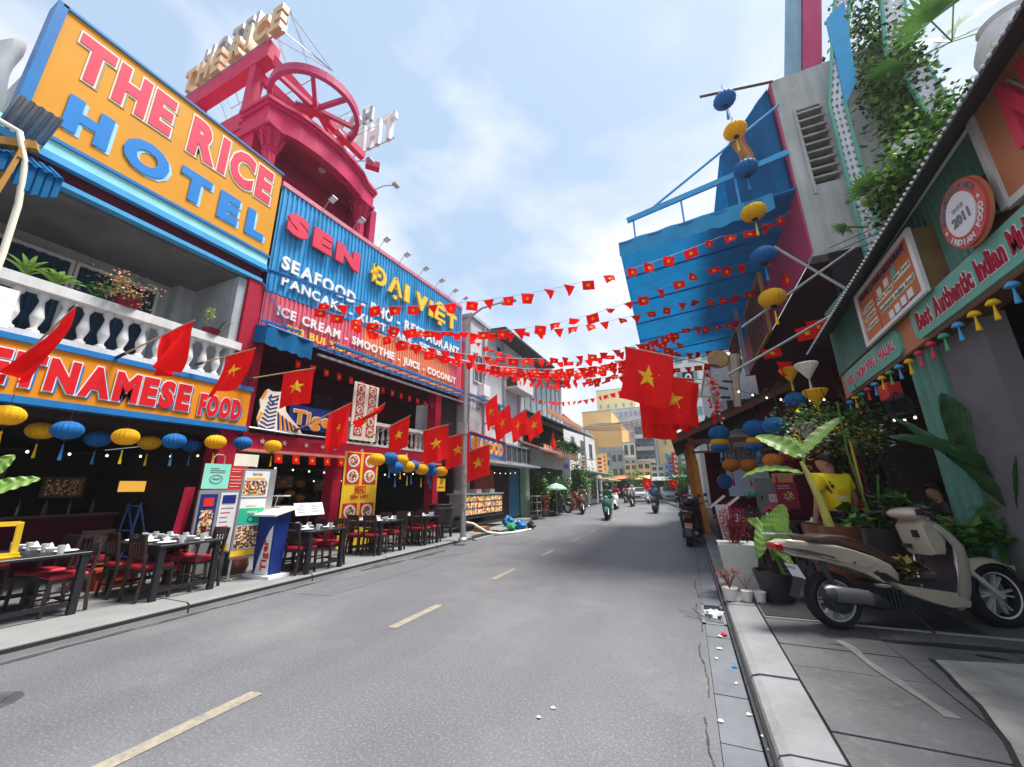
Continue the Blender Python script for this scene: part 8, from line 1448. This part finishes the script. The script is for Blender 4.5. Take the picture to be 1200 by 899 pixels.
# street trees
def tree(lab, x, y, h, r, seed, z=.12):
    t = thing('street_tree', lab, 'tree', (x,y,z)); mb = MB(); mb.tube([(x,y,z),(x+.05,y,h*.35),(x-.05,y,h*.6),(x+.05,y,h*.85)], [.09,.07,.05,.02], 8)
    for k in range(5): a = 1.3*k+seed; mb.tube([(x,y,h*(.45+.06*k)), (x+r*.6*cos(a),y+r*.6*sin(a),h*(.62+.07*k))], [.04,.012], 5)
    mb.build('trunk', mat('bark', (.12,.09,.07), .9), t); foliage('crown', t, (x,y,h*.72), (r,r,h*.28), 1300, .22, [leaf_m, leaf_d, leaf_l], seed, clump=22)
tree('slim young tree at the left kerb before the white house', -7.2,28.5,2.9,.5,81); tree('bushy tree on the left pavement near the white house', -8.2,31,2.4,.9,82); tree('tree farther along the left pavement', -8.9,36,3.4,1.0,83); tree('small tree at the right of the street end', -.9,47,3.0,1.0,84)
# cars
def car(lab, x, y, m, rot=0):
    t = thing('parked_car', lab, 'car', (0,0,0)); mb = MB(); side = [(-2.1,.35),(-2.15,.75),(-1.5,.92),(-.9,1.42),(.7,1.45),(1.35,.98),(2.05,.85),(2.15,.4)]; rprism(mb, side, .85, inset=.06); mb.build('body', m, t, smooth=30)
    mb = MB(); rprism(mb, [(-1.38,.95),(-.86,1.37),(.66,1.40),(1.22,.98)], .865, inset=.03); mb.build('side_window', glass, t); mb = MB(); mb.quad((1.38,-.7,1.0),(1.38,.7,1.0),(.78,.62,1.42),(.78,-.62,1.42)); mb.build('windscreen', glass, t)
    for a in (-1.35,1.35):
        for s in (-.86,.86): mb = MB(); mb.lathe([(0,-.1),(.31,-.1),(.33,0),(.31,.1),(0,.1)], (a,s,.33), 16, ax='y'); mb.build('wheel', tyre_m, t)
    for s in (-.6,.6): mb = MB(); mb.box((2.05,s-.18,.62),(2.17,s+.18,.78)); mb.build('headlight', clearlens, t)
    mb = MB(); mb.box((2.1,-.4,.45),(2.18,.4,.58)); mb.build('grille', black, t); t.location = (x,y,0); t.rotation_euler = (0,0,rot)
car('white car coming towards the camera at the street end', -4.9,45.5,white,-pi/2); car('pale silver car at the right near the street end', -1.9,47,steel,-pi/2+.1)
# far flags and red banner, distant hanging decorations
flag('small red flag far down the street near the white car', 'distant flags over the street', (-1.9,30,1.95), (-2.9,30,2.15), .62,.8, (0,0), .5,.03); flag('tiny red flag near the right row of scooters, far off', 'distant flags over the street', (-.3,26,1.75),(-.95,26,1.92), .42,.46,(0,0),1.,.03); flag('small red flag standing before the plants of the balcony house', 'distant flags over the street', (-6.9,21.0,3.6),(-6.6,21.0,4.7), .8,.6,(.2,0),1.,.05, narrow=.5, star=False)
# overhead cables on the left
for k, (a, b) in enumerate((((-7.9,13.4,6.4),(-8.0,27,5.9)), ((-7.9,13.4,6.0),(-8.0,27,5.5)), ((-7.7,13.3,5.0),(-7.9,29,5.1)))):
    mb = MB(); mb.tube([V(a).lerp(V(b),i/10)-V((0,0,.5*(i/10)*(1-i/10))) for i in range(11)], .02, 5); tag(mb.build('overhead_cable', black, loc=a), ['upper','middle','lower'][k]+' overhead cable along the grey panelled house', 'cable')

# narrow shopfronts, upright signs and planting that close the view down the street
r9 = random.Random(44); sgc = [yew, apr, panred, mintb, sky_blue, sheet, navy]
for k, (x, y, z, w_, h_, lab) in enumerate(((-7.5,36.5,2.6,.7,1.8,'upright yellow sign over the far left pavement'),(-8.6,44,3.0,.8,2.2,'upright apricot sign over the left pavement near the street end'),(-.9,36,2.4,.6,1.9,'upright red sign on the far right side'),(-.3,30,2.8,.6,1.7,'upright mint sign on the far right side'),(-1.6,43,2.6,.7,2.0,'upright pale blue sign near the right of the street end'),(-8.0,32.5,2.9,.6,1.2,'upright white sign beside the tree at the left'),(.2,25,3.6,.6,1.4,'upright navy sign beyond the timber restaurant'))):
    t = thing('upright_sign', lab, 'sign', (x,y,z)); mb = MB(); mb.box((x,y,z),(x+w_,y+.15,z+h_)); mb.build('box', sgc[k], t); mb = MB()
    for i in range(4): mb.box((x+w_*.25,y-.01,z+h_*(.12+.21*i)),(x+w_*.75,y,z+h_*(.24+.21*i)))
    mb.build('print', sheet if k in (2,6,3) else panred, t); mb = MB(); mb.tube([(x+w_,y+.08,z+h_*.8),(x+w_+(.9 if x > -3 else -1.6),y+.08,z+h_*.8)], .03, 5); mb.build('bracket', black, t)
for k in range(9):
    x = -13.0+1.75*k; h = 4.2+r9.uniform(0,2.6); y = 57.0+.05*k
    t, g2 = fblock(['leftmost','second','third','fourth','fifth','sixth','seventh','eighth','rightmost'][k]+' narrow pale shophouse in the row closing the street', x, x+1.7, y, h, [wallw,pgm,wallg,yew,apr,wallw,mat('pale_blue_wall',0),wallg,cream][k], 2, 2, 2.6, dep=.6, ww=.6, wh=.5)
    mb = MB(); g2.box(mb, x+.1,x+1.6,.1,2.2,0,.04); mb.build('shop_opening', dark, t); mb = MB(); g2.box(mb, x,x+1.7,2.25,2.6,0,.5); mb.build('shop_sign', [panred,yew,navy,mintb,panyel,sheet,panred,sky_blue,apr][k], t)
tree('round street tree at the left of the street end', -9.8,50.5,4.0,1.3,91); tree('small street tree in front of the shophouse row', -6.2,55.5,3.2,1.0,92); tree('street tree on the right before the hotel tower', .6,34,3.2,.8,93)
for k, (x, y, m_, ro, lab) in enumerate(((-3.4,40,white,-pi/2,'white scooter far down the middle of the street'),(-5.6,41,engm,-pi/2,'dark scooter far down the street on the left'),(-2.6,37,engm,pi/2,'dark scooter riding away far down the street'))):
    s = scooter(lab, m_, black, (x,y,0), ro, .8, detail=False, group='scooters in the street'); person(['rider in grey on the far white scooter','rider in pink on the far dark scooter at the left','rider in black riding away far down the street'][k], RIDE, [cm('grey_shirt',(.3,.3,.32)), cm('pink_shirt',(.5,.2,.25)), black][k], black, (x,y,0), ro, helmet=cm('dark_helmet',0), group='riders in the street')
for k in range(6):
    a = V((-7.9-.1*k,30+2*k,6.2+.2*k)); b = V((.9,26+3*k,6.4+.3*k)); mb = MB(); mb.tube([a.lerp(b,i/12)-V((0,0,1.6*(i/12)*(1-i/12))) for i in range(13)], .018, 4); tag(mb.build('overhead_cable', black, loc=tuple(a)), ['first','second','third','fourth','fifth','sixth'][k]+' overhead cable slung across the far street, counted from the near end', 'cable')
# air between here and the street end
hb = MB(); hb.box((-60,-12,-1.3),(40,120,26)); hzo = hb.build('haze', bpy.data.materials.new('haze_air')); hzo['kind'] = 'stuff'
hm = bpy.data.materials['haze_air']; hm.use_nodes = True; n_ = hm.node_tree.nodes; n_.remove(n_['Principled BSDF']); pv_ = n_.new('ShaderNodeVolumePrincipled'); pv_.inputs['Color'].default_value = (.93,.95,1,1); pv_.inputs['Density'].default_value = .0010; pv_.inputs['Anisotropy'].default_value = .3
hm.node_tree.links.new(pv_.outputs[0], n_['Material Output'].inputs['Volume'])
